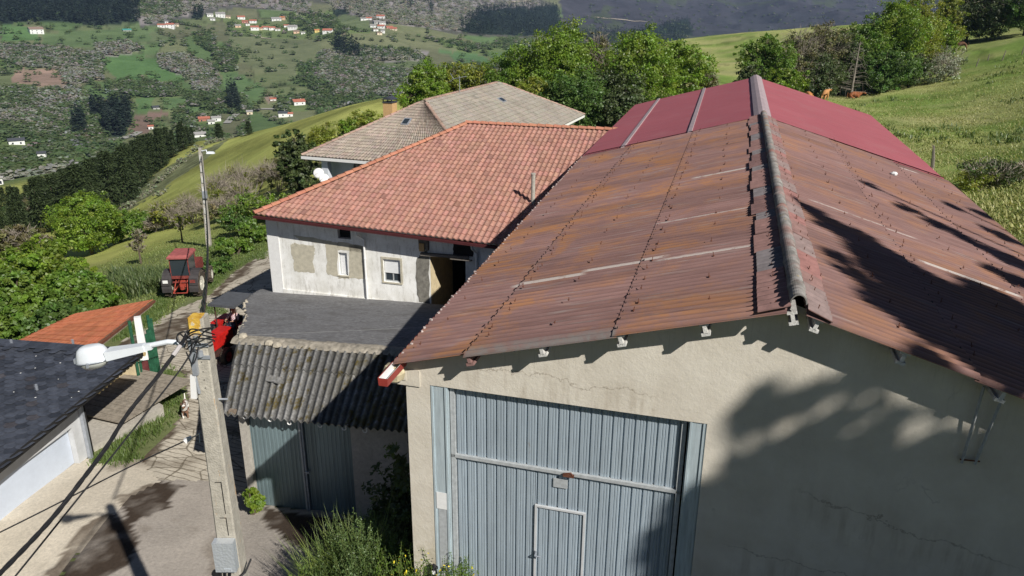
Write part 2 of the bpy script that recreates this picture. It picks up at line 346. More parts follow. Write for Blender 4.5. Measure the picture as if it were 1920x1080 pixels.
WOODS = [  # kind, polygon, count, minimum distance
 ('pine', [(-20, -20), (220, -8), (262, 5), (264, 40), (235, 42), (180, 50), (110, 40), (-20, 45)], 1700, 700),
 ('pine', [(868, 60), (862, 45), (905, 15), (1045, 12), (1055, 55), (1060, 62), (1000, 67), (900, 66)], 1400, 700),
 ('pine', [(1060, 62), (1180, 60), (1290, 35), (1300, 65), (1280, 85), (1160, 90), (1080, 85)], 700, 900),
 ('pine', [(192, 235), (215, 210), (246, 205), (248, 230), (230, 256), (195, 256)], 260, 500),
 ('pine', [(140, 235), (160, 228), (165, 262), (140, 262)], 50, 500), ('pine', [(172, 206), (200, 205), (198, 225), (175, 225)], 40, 500),
 ('pine', [(622, 80), (640, 75), (685, 100), (680, 115), (630, 105)], 90, 600), ('pine', [(362, 22), (382, 20), (382, 38), (362, 38)], 35, 700),
 ('pine', [(765, 0), (780, 0), (776, 22), (766, 22)], 20, 900), ('pine', [(803, 8), (815, 5), (812, 30), (803, 30)], 25, 900), ('pine', [(425, 175), (440, 175), (456, 215), (430, 210)], 70, 500),
 ('pine', [(620, 35), (680, 15), (900, -10), (900, 2), (700, 12), (620, 18)], 60, 900),
 ('bare', [(0, 85), (60, 88), (120, 90), (190, 105), (190, 150), (130, 160), (110, 130), (40, 125), (0, 110)], 900, 600),
 ('bare', [(180, 85), (240, 80), (270, 92), (220, 105), (185, 105)], 150, 600), ('bare', [(295, 105), (345, 102), (400, 125), (410, 145), (360, 148), (300, 125)], 260, 600),
 ('bare', [(0, 165), (70, 170), (150, 165), (165, 185), (120, 230), (60, 240), (0, 225)], 420, 500), ('bare', [(50, 225), (140, 220), (180, 262), (60, 262)], 260, 500),
 ('bare', [(600, 95), (640, 100), (720, 130), (900, 140), (900, 178), (760, 182), (640, 175), (600, 150)], 1500, 500),
 ('bare', [(250, 15), (330, -20), (560, -20), (590, 30), (540, 22), (440, 10), (380, 20), (300, 40), (262, 48)], 700, 700),
 ('bare', [(560, -20), (1000, -20), (1010, 10), (900, 18), (865, 60), (760, 48), (700, 42), (620, 8)], 2200, 800),
 ('bare', [(640, 95), (800, 98), (790, 112), (640, 118)], 200, 600), ('bare', [(360, 150), (410, 152), (405, 178), (365, 170)], 120, 500),
 ('green', [(0, 165), (60, 170), (80, 200), (20, 210), (0, 215)], 200, 500), ('green', [(65, 210), (190, 190), (250, 190), (250, 215), (190, 262), (120, 262), (80, 250)], 520, 450),
 ('green', [(360, 65), (395, 60), (410, 90), (450, 100), (440, 135), (405, 135), (400, 100), (365, 80)], 260, 600), ('green', [(200, 160), (300, 155), (340, 170), (330, 182), (210, 185)], 260, 500),
 ('green', [(345, 180), (400, 175), (460, 180), (455, 215), (400, 210), (360, 200)], 230, 500), ('green', [(0, 235), (40, 230), (130, 262), (230, 268), (200, 290), (100, 310), (0, 320)], 480, 380),
 ('green', [(510, 190), (545, 180), (620, 180), (700, 178), (705, 190), (600, 205), (520, 212)], 260, 500), ('green', [(560, 120), (640, 110), (760, 130), (760, 175), (600, 175), (560, 150)], 600, 500),
 ('green', [(255, -10), (340, -10), (340, 25), (265, 30)], 200, 700), ('green', [(525, 30), (620, 20), (640, 50), (700, 60), (600, 62), (560, 70)], 260, 700), ('green', [(780, 68), (900, 85), (950, 80), (920, 70), (1000, 72), (1000, 90), (880, 100)], 160, 800),
 ('green', [(0, 80), (190, 100), (180, 130), (120, 130), (0, 125)], 160, 600), ('green', [(330, 205), (420, 225), (400, 262), (330, 262)], 120, 450), ('green', [(640, 85), (760, 92), (800, 110), (640, 110)], 180, 600),
 ('green', [(0, 300), (200, 280), (360, 262), (330, 300), (0, 420)], 420, 380), ('green', [(420, 30), (640, 62), (640, 75), (430, 70)], 120, 800), ('green', [(1060, 80), (1250, 85), (1250, 95), (1060, 100)], 90, 900),
 ('green', [(1660, -30), (1900, -40), (1700, 60), (1100, 90), (1100, -30)], 350, 1500),
]
cell_rng = np.random.default_rng(3)
CS = np.stack([cell_rng.uniform(-200, 2000, 330), cell_rng.uniform(-60, 320, 330)*2.2], 1)
CCOL = np.array([(.12, .18, .055), (.14, .175, .06), (.105, .175, .05), (.16, .18, .07), (.125, .165, .06), (.15, .16, .07)])[cell_rng.integers(0, 6, 330)]*cell_rng.uniform(.85, 1.12, (330, 1))
def far_cover(X, Y, Z):
    px, py, dep = projv(np.stack([X, Y, Z], -1))
    wx = px+16*fbm(X/45, Y/45, 3, 5); wy = py+7*fbm(X/45, Y/45, 3, 15)
    best = np.full(px.shape, 1e9); sec = np.full(px.shape, 1e9); idx = np.zeros(px.shape, int)
    for i, (cx, cy) in enumerate(CS):
        d = (wx-cx)**2+(wy*2.2-cy)**2
        nb = d < best; sec = np.where(nb, best, np.minimum(sec, d)); idx = np.where(nb, i, idx); best = np.where(nb, d, best)
    col = CCOL[idx]; edge = np.sqrt(sec)-np.sqrt(best)
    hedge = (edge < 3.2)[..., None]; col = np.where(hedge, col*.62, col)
    for nm, poly, c in PATCH:
        m = inpoly(wx, wy, poly); col = np.where(m[..., None], np.array(c), col)
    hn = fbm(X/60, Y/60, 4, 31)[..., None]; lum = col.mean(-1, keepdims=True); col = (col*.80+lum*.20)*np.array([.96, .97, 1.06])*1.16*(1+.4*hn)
    for kd_, poly, n_, r0_ in WOODS[:-1]:
        m = inpoly(wx, wy, poly); col = np.where(m[..., None], np.array({'pine': (.030, .045, .032), 'bare': (.27, .25, .25), 'green': (.15, .20, .08)}[kd_])*(1+.6*fbm(X/25, Y/25, 3, 91)[..., None]), col)
    heath = inpoly(wx, wy, PATCH[0][1]) & (hn[..., 0] > -9)
    gl = np.abs(fbm(X/420+3, Y/420, 4, 77))
    col = np.where((heath & (gl < .035))[..., None], np.array((.075, .09, .06)), col)
    return col, edge, px, py
CL = np.zeros(GX.shape+(3,))
near = GR < 330
nn = fbm(GX/9, GY/9, 4, 41)[..., None]; n2 = fbm(GX/2.2, GY/2.2, 3, 43)[..., None]
cA = np.array((.17, .25, .06)); cB = np.array((.33, .345, .135)); cC = np.array((.085, .15, .03))
base = cA*(1-np.clip(nn*3+.5, 0, 1))+cB*np.clip(nn*3+.5, 0, 1)
base = base*1.12*(1+.45*n2)
wl = np.clip(fbm(GX/14+2, GY/5, 4, 71)*5-.2, 0, 1)[..., None]*(GR > 30)[..., None]; base = base*(1-wl*.5)+np.array((.42, .38, .20))*wl*.5
ct = (np.abs(fbm(GX/30+5, GY/30, 3, 73)) < .012)[..., None]; base = np.where(ct, base*.72, base)
gaz = np.degrees(GA)
# spur field on the left: yellow-green mown hay meadow with darker strips
spw = (np.clip((-gaz-3)/3, 0, 1)*np.clip((GR-58)/14, 0, 1))[..., None]
sb = np.array((.36, .385, .115))*(1+.55*np.sin((GX*.55+GY*.83)/5.5+3*nn[..., 0])[..., None]*.5+.5*n2)
base = base*(1-spw)+sb*spw
pxg, pyg, _ = projv(np.stack([GX, GY, GZ], -1))
scr = inpoly(pxg+6*n2[..., 0], pyg+12*nn[..., 0], [(213, 396), (240, 370), (300, 322), (360, 288), (430, 258), (405, 284), (335, 336), (262, 382), (230, 404)]) & (GR > 90)
base = np.where(scr[..., None], np.array((.19, .21, .11))*(1+1.6*n2), base)
lw = (np.clip((-gaz-15)/4, 0, 1)*np.clip((66-GR)/10, 0, 1))[..., None]; base = base*(1-lw)+np.array((.19, .22, .095))*(1+.6*n2+.5*nn)*lw
base = np.where((GR < 16)[..., None], np.array((.045, .048, .035))*(1+.6*n2), base)  # near ground coloured dark to cut light bounced onto the gable wall
CL[...] = base
fc, EDGE, PXF, PYF = far_cover(GX[GR >= 250], GY[GR >= 250], GZ[GR >= 250])
wfar = np.clip((GR[GR >= 250]-300)/60, 0, 1)[..., None]
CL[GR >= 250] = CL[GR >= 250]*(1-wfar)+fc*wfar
na, nr = GX.shape
ii, jj = np.meshgrid(np.arange(na-1), np.arange(nr-1), indexing='ij')
q = np.stack([ii*nr+jj, ii*nr+jj+1, (ii+1)*nr+jj+1, (ii+1)*nr+jj], -1).reshape(-1, 4)
me = bpy.data.meshes.new('terrain'); nv = na*nr
me.vertices.add(nv); me.vertices.foreach_set('co', np.stack([GX, GY, GZ], -1).astype(np.float32).ravel())
me.loops.add(q.size); me.loops.foreach_set('vertex_index', q.astype(np.int32).ravel())
me.polygons.add(len(q)); me.polygons.foreach_set('loop_start', np.arange(0, q.size, 4, dtype=np.int32))
me.update(calc_edges=True)
a = me.color_attributes.new('Col', 'FLOAT_COLOR', 'POINT')
a.data.foreach_set('color', np.concatenate([np.clip(CL, 0, 1), np.ones(CL.shape[:2]+(1,))], -1).astype(np.float32).ravel())
me.polygons.foreach_set('use_smooth', np.ones(len(q), bool))
g = NG('grass ground')
n1 = g.noise(1.3, 8, .7); n2_ = g.noise(.045, 8, .7); n3 = g.noise(9, 5, .7)
col = g.mix(1.0, g.attr(), g.mix(n1, (.72, .74, .7), (1.28, 1.25, 1.28)), 'MULTIPLY')
col = g.mix(1.0, col, g.mix(g.ramp(n2_, [(.3, 0.0), (.7, 1.0)]), (.72, .76, .74), (1.22, 1.18, 1.2)), 'MULTIPLY')
g.bump(g.math('ADD', n1, g.math('MULTIPLY', n3, .4)), .5, .25)
me.materials.append(g.done(col, .95, .05))
ter = bpy.data.objects.new('terrain', me); COL.objects.link(ter)
tag(ter, kind='structure')
# ------------------------------------------------------------------ building materials
def mk_maroon():
    g = NG('weathered maroon roof sheet')
    st = g.mapped((.35, 5.0, 1)); fine = g.noise(2.2, 8, .75, st); pat = g.noise(.50, 6, .7, dist=.6); st2 = g.mapped((.5, 14, 1), loc=(3, 1, 0)); fs = g.noise(1.5, 6, .7, st2)
    base = g.mix(g.ramp(fine, [(.3, 0.0), (.7, 1.0)]), (.185, .104, .095), (.305, .18, .163))
    org = g.math('MULTIPLY', g.math('MULTIPLY', g.ramp(pat, [(.465, 0.0), (.60, 1.0)]), g.ramp(g.math('MULTIPLY', g.math('ADD', g.sep()[0], 3.3), .1), [(.35, 1.0), (.62, .6)])), g.ramp(fine, [(.36, 0.05), (.58, 1.0)]))
    col = g.mix(g.math('MINIMUM', g.math('MULTIPLY', org, .95), .85), base, (.37, .17, .07))
    gry = g.math('MULTIPLY', g.ramp(fs, [(.54, 0.0), (.66, .75)]), g.ramp(g.noise(.8, 5, .6, g.mapped(loc=(1, 8, 3))), [(.42, .15), (.6, 1.0)])); col = g.mix(gry, col, (.30, .25, .235))
    dk = g.ramp(g.noise(.9, 6, .7, g.mapped((.25, 7, 1), loc=(9, 4, 0))), [(.60, 0.0), (.72, .6)]); col = g.mix(dk, col, (.09, .06, .055))
    col = g.mix(1.0, col, g.attr(), 'MULTIPLY')
    s = g.sep(); nz = g.noise(7, 5, .7)
    def strip(b0, a0, a1, wd=.055):
        nonlocal col
        m = g.math('MULTIPLY', g.band(g.math('ADD', s[1], g.math('MULTIPLY', g.math('SUBTRACT', nz, .5), .05)), b0-wd, b0+wd, .015), g.band(s[0], a0, a1, .08))
        m = g.math('MULTIPLY', m, g.ramp(g.math('ADD', g.math('MULTIPLY', nz, .5), g.math('MULTIPLY', fine, .5)), [(.40, 0.0), (.49, .95)])); col = g.mix(m, col, (.44, .39, .36))
    for q_ in STRIPS: strip(*q_)
    m = g.math('MULTIPLY', g.band(s[1], -.6, -.18, .09), g.math('MULTIPLY', g.band(s[0], -1.45, .78, .03), g.ramp(nz, [(.35, .3), (.6, 1.0)]))); col = g.mix(m, col, (.19, .17, .16))
    g.bump(fine, .25, .01); return g.done(col, .75, .25)
def mk_red():
    g = NG('red painted roof sheet'); n = g.noise(1.5, 6, .6, g.mapped((.4, 3, 1))); n2 = g.noise(.25, 4)
    sv = g.sep(); rib = g.ramp(g.math('FRACT', g.math('MULTIPLY', sv[1], 1.0)), [(0.0, .82), (.05, 1.0)]); col = g.mix(n, (.33, .085, .10), (.43, .13, .145)); col = g.mix(1.0, col, rib, 'MULTIPLY'); col = g.mix(g.ramp(g.noise(.7, 6, .7), [(.5, 0.0), (.7, .3)]), col, (.42, .20, .20)); col = g.mix(1.0, col, g.mix(n2, (.85, .85, .85), (1.12, 1.12, 1.12)), 'MULTIPLY')
    dk = g.ramp(g.noise(2.0, 6, .7, g.mapped((.2, 6, 1))), [(.52, 0.0), (.75, .4)]); col = g.mix(dk, col, (.25, .1, .1))
    return g.done(col, .5, .35)
def mk_stucco():
    g = NG('warehouse render'); n = g.noise(1.1, 7, .65); n2 = g.noise(14, 6, .7); s = g.sep(); st = g.noise(1.6, 5, .6, g.mapped((3.5, 1, .5)))
    col = g.mix(g.ramp(n, [(.3, 0.0), (.7, 1.0)]), (.56, .51, .43), (.70, .655, .57))
    col = g.mix(g.ramp(st, [(.58, 0.0), (.85, .12)]), col, (.40, .34, .25))
    low = g.n('ShaderNodeMapRange'); g.l(s[2], low.inputs[0]); low.inputs[1].default_value = 1.6; low.inputs[2].default_value = .2
    stain = g.math('MULTIPLY', low.outputs[0], g.ramp(g.noise(2.5, 6, .7), [(.4, 0.0), (.62, .6)])); col = g.mix(stain, col, (.30, .25, .13))
    cr = g.vor(.55, g.mapped((1, 1, .9)), 'DISTANCE_TO_EDGE'); wob = g.math('ADD', cr, g.math('MULTIPLY', g.math('SUBTRACT', g.noise(3, 5), .5), .25))
    crack = g.math('MULTIPLY', g.band(wob, .0, .010, .004), g.ramp(n, [(.56, 0.0), (.66, .3)])); col = g.mix(crack, col, (.2, .17, .14))
    nn1 = g.noise(1.3, 6, .7, g.mapped(loc=(7, 3, 2)))
    for (z0_, sl__, a0_, a1_) in ((3.0, -.22, 3.6, 6.4), (1.9, -.10, 2.7, 5.2), (4.35, -.02, -1.6, 1.4)):
        dd = g.math('ADD', g.math('SUBTRACT', g.math('SUBTRACT', s[2], z0_), g.math('MULTIPLY', g.math('SUBTRACT', s[0], a0_), sl__)), g.math('MULTIPLY', g.math('SUBTRACT', nn1, .5), .7))
        ck = g.math('MULTIPLY', g.band(dd, -.008, .008, .005), g.band(s[0], a0_, a1_, .2)); col = g.mix(g.math('MULTIPLY', ck, .55), col, (.20, .16, .12))
        sk = g.math('MULTIPLY', g.math('MULTIPLY', g.band(dd, -.5, .0, .25), g.band(s[0], a0_, a1_, .2)), g.ramp(st, [(.48, 0.0), (.62, .35)])); col = g.mix(sk, col, (.30, .24, .17))
    top_ = g.math('SUBTRACT', g.math('SUBTRACT', 5.95, g.math('MULTIPLY', g.math('ABSOLUTE', g.math('SUBTRACT', s[0], 3.1)), .28)), s[2]); drip = g.math('MULTIPLY', g.band(top_, -.3, .65, .35), g.ramp(g.noise(2.6, 6, .75, g.mapped((11, 1, .5), loc=(2, 0, 1))), [(.54, 0.0), (.70, .30)])); col = g.mix(drip, col, (.27, .235, .19))
    pit_ = g.ramp(g.vor(3.2), [(0.0, 1.0), (.035, 0.0)]); col = g.mix(g.math('MULTIPLY', pit_, .7), col, (.2, .17, .13))
    g.bump(g.math('ADD', n2, g.math('MULTIPLY', n, 2.0)), .4, .02); return g.done(col, .92, .1)
def mk_galv(name, c, var=.15):
    g = NG(name); st = g.noise(3, 6, .7, g.mapped((9, 9, .6))); n = g.noise(.8, 5)
    col = g.mix(g.ramp(st, [(.3, 0.0), (.7, 1.0)]), tuple(x*(1-var) for x in c), tuple(x*(1+var) for x in c)); col = g.mix(1.0, col, g.mix(n, (.85, .86, .88), (1.12, 1.12, 1.1)), 'MULTIPLY'); rs_ = g.math('MULTIPLY', g.ramp(g.noise(2.1, 7, .75, g.mapped((3, 3, .8), loc=(4, 4, 4))), [(.63, 0.0), (.74, .6)]), g.ramp(n, [(.4, 0.0), (.6, 1.0)])); col = g.mix(rs_, col, (.24, .18, .13))
    col = g.mix(1.0, col, g.attr(), 'MULTIPLY'); return g.done(col, .45, .45, .25)
def mk_whitewall():
    g = NG('stained whitewash'); n = g.noise(.9, 8, .7); st = g.noise(2.2, 7, .75, g.mapped((2.2, 2.2, .45))); f = g.noise(6, 6, .75); s = g.sep()
    col = g.mix(g.ramp(n, [(.32, 0.0), (.6, 1.0)]), (.66, .65, .60), (.92, .92, .90))
    col = g.mix(g.ramp(st, [(.52, 0.0), (.72, .7)]), col, (.30, .28, .23))
    col = g.mix(g.ramp(f, [(.60, 0.0), (.74, .6)]), col, (.28, .26, .22))
    low = g.n('ShaderNodeMapRange'); g.l(s[2], low.inputs[0]); low.inputs[1].default_value = 3.9; low.inputs[2].default_value = 2.6
    col = g.mix(g.math('MULTIPLY', low.outputs[0], g.ramp(st, [(.42, 0.0), (.6, .5)])), col, (.33, .30, .25))
    g.bump(f, .15, .02); return g.done(col, .92, .1)
def mk_concrete(name, c, lich=False):
    g = NG(name); n = g.noise(9, 8, .75); m = g.noise(1.4, 5); sp = g.vor(45)
    col = g.mix(g.ramp(n, [(.3, 0.0), (.7, 1.0)]), tuple(x*.68 for x in c), tuple(x*1.2 for x in c)); col = g.mix(g.ramp(m, [(.45, 0.0), (.7, .5)]), col, tuple(x*.75 for x in c))
    if lich:
        s = g.sep(); st = g.noise(3, 6, .7, g.mapped((6, 6, .7)))
        col = g.mix(g.math('MULTIPLY', g.ramp(st, [(.60, 0.0), (.66, .8)]), g.ramp(n, [(.42, 0.0), (.55, 1.0)])), col, (.45, .23, .07))
        top = g.n('ShaderNodeMapRange'); g.l(s[2], top.inputs[0]); top.inputs[1].default_value = 8.48; top.inputs[2].default_value = 8.62
        tm = g.math('MULTIPLY', g.math('GREATER_THAN', g.math('ADD', top.outputs[0], g.math('MULTIPLY', g.math('SUBTRACT', n, .5), 1.6)), .45), top.outputs[0])
        tm = g.math('MULTIPLY', tm, g.math('LESS_THAN', g.math('ADD', s[0], g.math('MULTIPLY', n, .12)), .11))
        col = g.mix(tm, col, g.mix(g.ramp(n, [(.35, 0.0), (.62, 1.0)]), (.42, .20, .02), (.74, .50, .10))); col = g.mix(g.math('MULTIPLY', tm, g.ramp(g.noise(16, 4), [(.60, 0.0), (.66, .8)])), col, (.62, .58, .46))
    g.bump(g.math('ADD', n, g.math('MULTIPLY', sp, .6)), .5, .012); return g.done(col, .92, .1)
def mk_fibre():
    g = NG('mossy fibre cement'); n = g.noise(3.5, 8, .75); f = g.noise(16, 5, .7); m = g.noise(1.7, 6, .7, g.mapped((1.6, .7, 1)))
    col = g.mix(g.ramp(f, [(.3, 0.0), (.68, 1.0)]), (.10, .10, .098), (.36, .355, .345)); col = g.mix(g.ramp(n, [(.42, 0.0), (.7, .55)]), col, (.16, .158, .152))
    s = g.sep()
    mo = g.math('MULTIPLY', g.ramp(m, [(.53, 0.0), (.60, 1.0)]), g.ramp(f, [(.38, 0.0), (.5, 1.0)])); col = g.mix(mo, col, (.115, .09, .03))
    rr = g.n('ShaderNodeMapRange'); g.l(s[0], rr.inputs[0]); rr.inputs[1].default_value = 1.8; rr.inputs[2].default_value = 4.0
    mo2 = g.math('MULTIPLY', g.math('MULTIPLY', rr.outputs[0], g.ramp(n, [(.42, 0.0), (.52, .9)])), g.ramp(f, [(.36, .2), (.55, 1.0)])); col = g.mix(mo2, col, (.15, .12, .035))
    wh = g.ramp(g.vor(9), [(.0, 1.0), (.12, 0.0)]); col = g.mix(g.math('MULTIPLY', wh, g.ramp(n, [(.5, 0.0), (.6, .7)])), col, (.5, .49, .46))
    col = g.mix(1.0, col, g.attr(), 'MULTIPLY'); g.bump(f, .5, .01); return g.done(col, .95, .08)
def mk_tar():
    g = NG('tarred roof felt'); n = g.noise(1.1, 8, .75, g.mapped((.9, 1.2, 1), (0, 0, .4))); f = g.noise(7, 8, .8); m = g.noise(.45, 5, .6)
    col = g.mix(g.ramp(f, [(.32, 0.0), (.7, 1.0)]), (.075, .075, .08), (.34, .34, .345)); col = g.mix(g.ramp(m, [(.35, 0.0), (.65, .5)]), col, (.20, .20, .205)); col = g.mix(g.ramp(n, [(.50, 0.0), (.62, .6)]), col, (.12, .115, .11))
    s = g.sep(); rr = g.n('ShaderNodeMapRange'); g.l(s[0], rr.inputs[0]); rr.inputs[1].default_value = 2.6; rr.inputs[2].default_value = 6.5
    dk = g.math('MULTIPLY', rr.outputs[0], g.ramp(n, [(.3, .3), (.6, .95)])); col = g.mix(dk, col, (.075, .07, .06)); sm = g.band(g.math('ADD', g.math('SUBTRACT', s[1], g.math('MULTIPLY', s[0], .85)), g.math('MULTIPLY', f, .3)), 4.5, 4.62, .03); col = g.mix(g.math('MULTIPLY', sm, .6), col, (.4, .4, .39))
    wh = g.ramp(g.vor(6), [(.0, 1.0), (.07, 0.0)]); col = g.mix(g.math('MULTIPLY', wh, .6), col, (.5, .5, .48))
    br = g.math('MULTIPLY', g.band(s[0], 3.0, 5.2, .3), g.math('MULTIPLY', g.band(s[1], 5.2, 6.6, .5), g.ramp(n, [(.45, 0.0), (.6, .8)]))); col = g.mix(br, col, (.15, .10, .075))
    g.bump(g.math('ADD', f, g.math('MULTIPLY', n, 2)), .5, .02); return g.done(col, .93, .1)
def mk_tiles(name, c, c2, dirt, damt=.5, rough=.85):
    g = NG(name); n = g.noise(7, 6, .7); m = g.noise(.6, 5, .65)
    col = g.mix(1.0, g.mix(g.ramp(n, [(.3, 0.0), (.7, 1.0)]), c, c2), g.attr(), 'MULTIPLY'); col = g.mix(g.ramp(m, [(.45, 0.0), (.75, damt)]), col, dirt)
    return g.done(col, rough, .15)
def glassy(name, c=(.03, .04, .05)):
    g = NG(name); return g.done(c, .12, .6)
M = {}
M['cream'] = plain('cream render', (.60, .50, .32), .9, .18, 4)
M['white'] = plain('white paint', (.78, .78, .77), .6, .06, 8)
M['whitewall'] = None
M['offwhite'] = plain('light grey paint', (.55, .56, .57), .6, .12, 3)
M['bluepaint'] = plain('pale blue door paint', (.56, .62, .72), .5, .06, 3)
M['bluegrey'] = plain('bluish white wall', (.62, .66, .72), .8, .06, 3)
M['greypaint'] = plain('grey painted steel', (.40, .42, .43), .6, .2, 12)
M['dark'] = plain('dark opening', (.018, .017, .016), .9, .3, 5)
M['black'] = plain('black rubber', (.018, .018, .02), .55, .2, 9)
M['cable'] = plain('black cable jacket', (.02, .02, .022), .45, .3, 30)
M['maroonmetal'] = plain('maroon gutter', (.075, .020, .022), .5, .15, 5)
M['wood'] = plain('weathered wood', (.22, .16, .11), .85, .35, 14, c2=(.34, .28, .22))
M['oldwood'] = plain('grey old wood', (.17, .15, .13), .9, .35, 14)
M['stone'] = plain('rough stone', (.40, .36, .29), .95, .35, 9, bump=.6)
M['mosstone'] = plain('lichened corner stone', (.52, .45, .30), .95, .35, 8, bump=.6)
M['steel'] = plain('galvanised steel', (.42, .45, .50), .4, .15, 12, .5, .4)
M['lamp'] = plain('lamp housing grey-white', (.72, .76, .80), .32, .05, 6, .6)
M['glass'] = glassy('window glass')
M['plaster'] = plain('bare sand plaster', (.50, .465, .37), .92, .2, 5, bump=.3)
M['shutter'] = plain('white roller shutter', (.80, .81, .82), .5, .03, 4)
M['slate'] = plain('blue black slate', (.050, .056, .072), .5, .35, 5, .5, attr=True)
M['rust'] = plain('rusty iron', (.13, .05, .03), .9, .4, 20)
M['green'] = plain('dark green boards', (.015, .075, .04), .6, .4, 10, c2=(.03, .13, .07))
M['concrete'] = mk_concrete('concrete', (.46, .43, .38)); M['polec'] = mk_concrete('pole concrete', (.45, .42, .36), True)
M['beam'] = mk_concrete('pale concrete beam', (.62, .61, .58)); M['red'] = mk_red(); M['stucco'] = mk_stucco()
M['galv'] = mk_galv('galvanised door sheet', (.44, .515, .58)); M['galv2'] = mk_galv('greenish garage sheet', (.20, .27, .29)); M['jamb'] = mk_galv('worn steel jamb', (.50, .58, .62), .22)
M['fibre'] = mk_fibre(); M['tar'] = mk_tar(); M['whitewall'] = mk_whitewall()
M['tile'] = mk_tiles('salmon clay tiles', (.36, .185, .145), (.47, .262, .215), (.33, .20, .13), .35)
M['tilecap'] = mk_tiles('ridge clay tiles', (.40, .16, .10), (.52, .24, .165), (.42, .25, .15), .4)
M['gtile'] = mk_tiles('weathered grey brown tiles', (.28, .235, .20), (.42, .355, .30), (.17, .15, .13), .5)
M['gcap'] = mk_tiles('grey pink ridge tiles', (.36, .24, .19), (.46, .33, .27), (.2, .17, .15), .4)
M['otile'] = mk_tiles('orange clay tiles', (.38, .125, .065), (.50, .185, .10), (.36, .16, .08), .35)
M['brick'] = plain('yellow brick', (.55, .36, .17), .9, .2, 20)
M['grass'] = leafmat('grass blades', (.21, .26, .085), .3, .2)
M['bark'] = plain('bark', (.12, .095, .07), .95, .35, 12, bump=.5); M['deadbark'] = plain('bare grey bark', (.25, .22, .19), .95, .3, 12)
# ------------------------------------------------------------------ frames measured from the photo
class Frame:
    def __init__(s, o, yaw): s.o = np.array(o, float); s.yaw = yaw; s.r = np.array([sin(yaw), cos(yaw), 0]); s.w = np.array([cos(yaw), -sin(yaw), 0])
    def L(s, P): d = np.asarray(P)-s.o; return np.array([np.dot(d, s.w), np.dot(d, s.r), d[2]])
    def Wd(s, a, b, z): return s.o+a*s.w+b*s.r+np.array([0, 0, z])
    def on_b(s, x, y, b): return s.L(at_pl(x, y, s.o+b*s.r, s.r))           # pixel -> local point on the plane y=b
    def on_slope(s, x, y, a0, b0, z0, ma, mb):                               # plane z = z0+ma(a-a0)+mb(b-b0)
        n = np.array([0, 0, 1.0])-ma*s.w-mb*s.r; return s.L(at_pl(x, y, s.Wd(a0, b0, z0), n))
    def thing(s, name, label, cat, group=None): return thing(name, s.o, label, cat, group, rz=-s.yaw)
YAW = radians(15.56); p0 = at_dep(1050, 955, 12.5); FW = Frame((p0[0], p0[1], 0), YAW)
AR, ZR = 3.1, 6.04
def rz_(a): return ZR-(.27*(AR-a) if a < AR else .295*(a-AR))
def eaveL(b): return -2.68-.033*(b+.45)
AE = 9.35
STRIPS = []
for (x0, y0, x1, y1, wd) in [(962, 533, 1095, 510, .06), (1095, 508, 1250, 480, .05), (1012, 465, 1215, 430, .035), (1080, 383, 1230, 355, .06), (1230, 421, 1428, 385, .04), (1235, 490, 1420, 458, .025), (1225, 420, 1400, 390, .02), (1075, 405, 1225, 385, .03), (1290, 345, 1418, 322, .03), (1300, 335, 1416, 312, .025)]:
    A_ = FW.on_slope(x0, y0, AR, 0, ZR, .27, 0); B_ = FW.on_slope(x1, y1, AR, 0, ZR, .27, 0); STRIPS.append(((A_[1]+B_[1])/2, min(A_[0], B_[0]), max(A_[0], B_[0]), wd))
for (x0, y0, x1, y1, wd) in [(1520, 373, 1720, 450, .05), (1722, 481, 1920, 560, .06), (1690, 312, 1720, 322, .05)]:
    A_ = FW.on_slope(x0, y0, AR, 0, ZR, -.295, 0); B_ = FW.on_slope(x1, y1, AR, 0, ZR, -.295, 0); STRIPS.append(((A_[1]+B_[1])/2, min(A_[0], B_[0]), max(A_[0], B_[0]), wd))
M['maroon'] = mk_maroon()
wh = FW.thing('warehouse', 'long warehouse with rusty maroon corrugated roof and big sheet metal gate', 'warehouse')
def corr(mb, a0, a1, b0, b1, zf, pitch=.177, amp=.026, off=0.0, na=7, sg=8, col=None, amap=None, sag=.012):
    nb = int((b1-b0)/pitch*sg)+1; bs = np.linspace(b0, b1, nb); As = np.linspace(0, 1, na)
    P = np.zeros((na, nb, 3))
    for i, t in enumerate(As):
        aa0 = a0(bs) if callable(a0) else np.full(nb, a0); aa1 = a1(bs) if callable(a1) else np.full(nb, a1)
        a = aa0+(aa1-aa0)*t
        P[i, :, 0] = a; P[i, :, 1] = bs; P[i, :, 2] = np.array([zf(x) for x in a])+amp*np.cos(2*pi*bs/pitch)+off+sag*fbm(bs*.8+a*.5, a*.8, 2, 3)
    c = None
    if col is not None:
        sheet = np.floor(bs/1.06).astype(int); rv = np.random.default_rng(col).uniform(.86, 1.12, 400); c = np.repeat(((.86 if isinstance(a0, float) and a0 > 3.1 else 1.0)*rv[sheet % 400]*(.86+.2*np.cos(2*pi*bs/pitch)))[None], na, 0).reshape(-1, 1)*np.ones((1, 3))  # right slope colour lowered to stand in for more tree shade
    mb.grid(P, col=c)
    # thickness at the low and front edges
    return P
SEAM = [.78, -1.42]
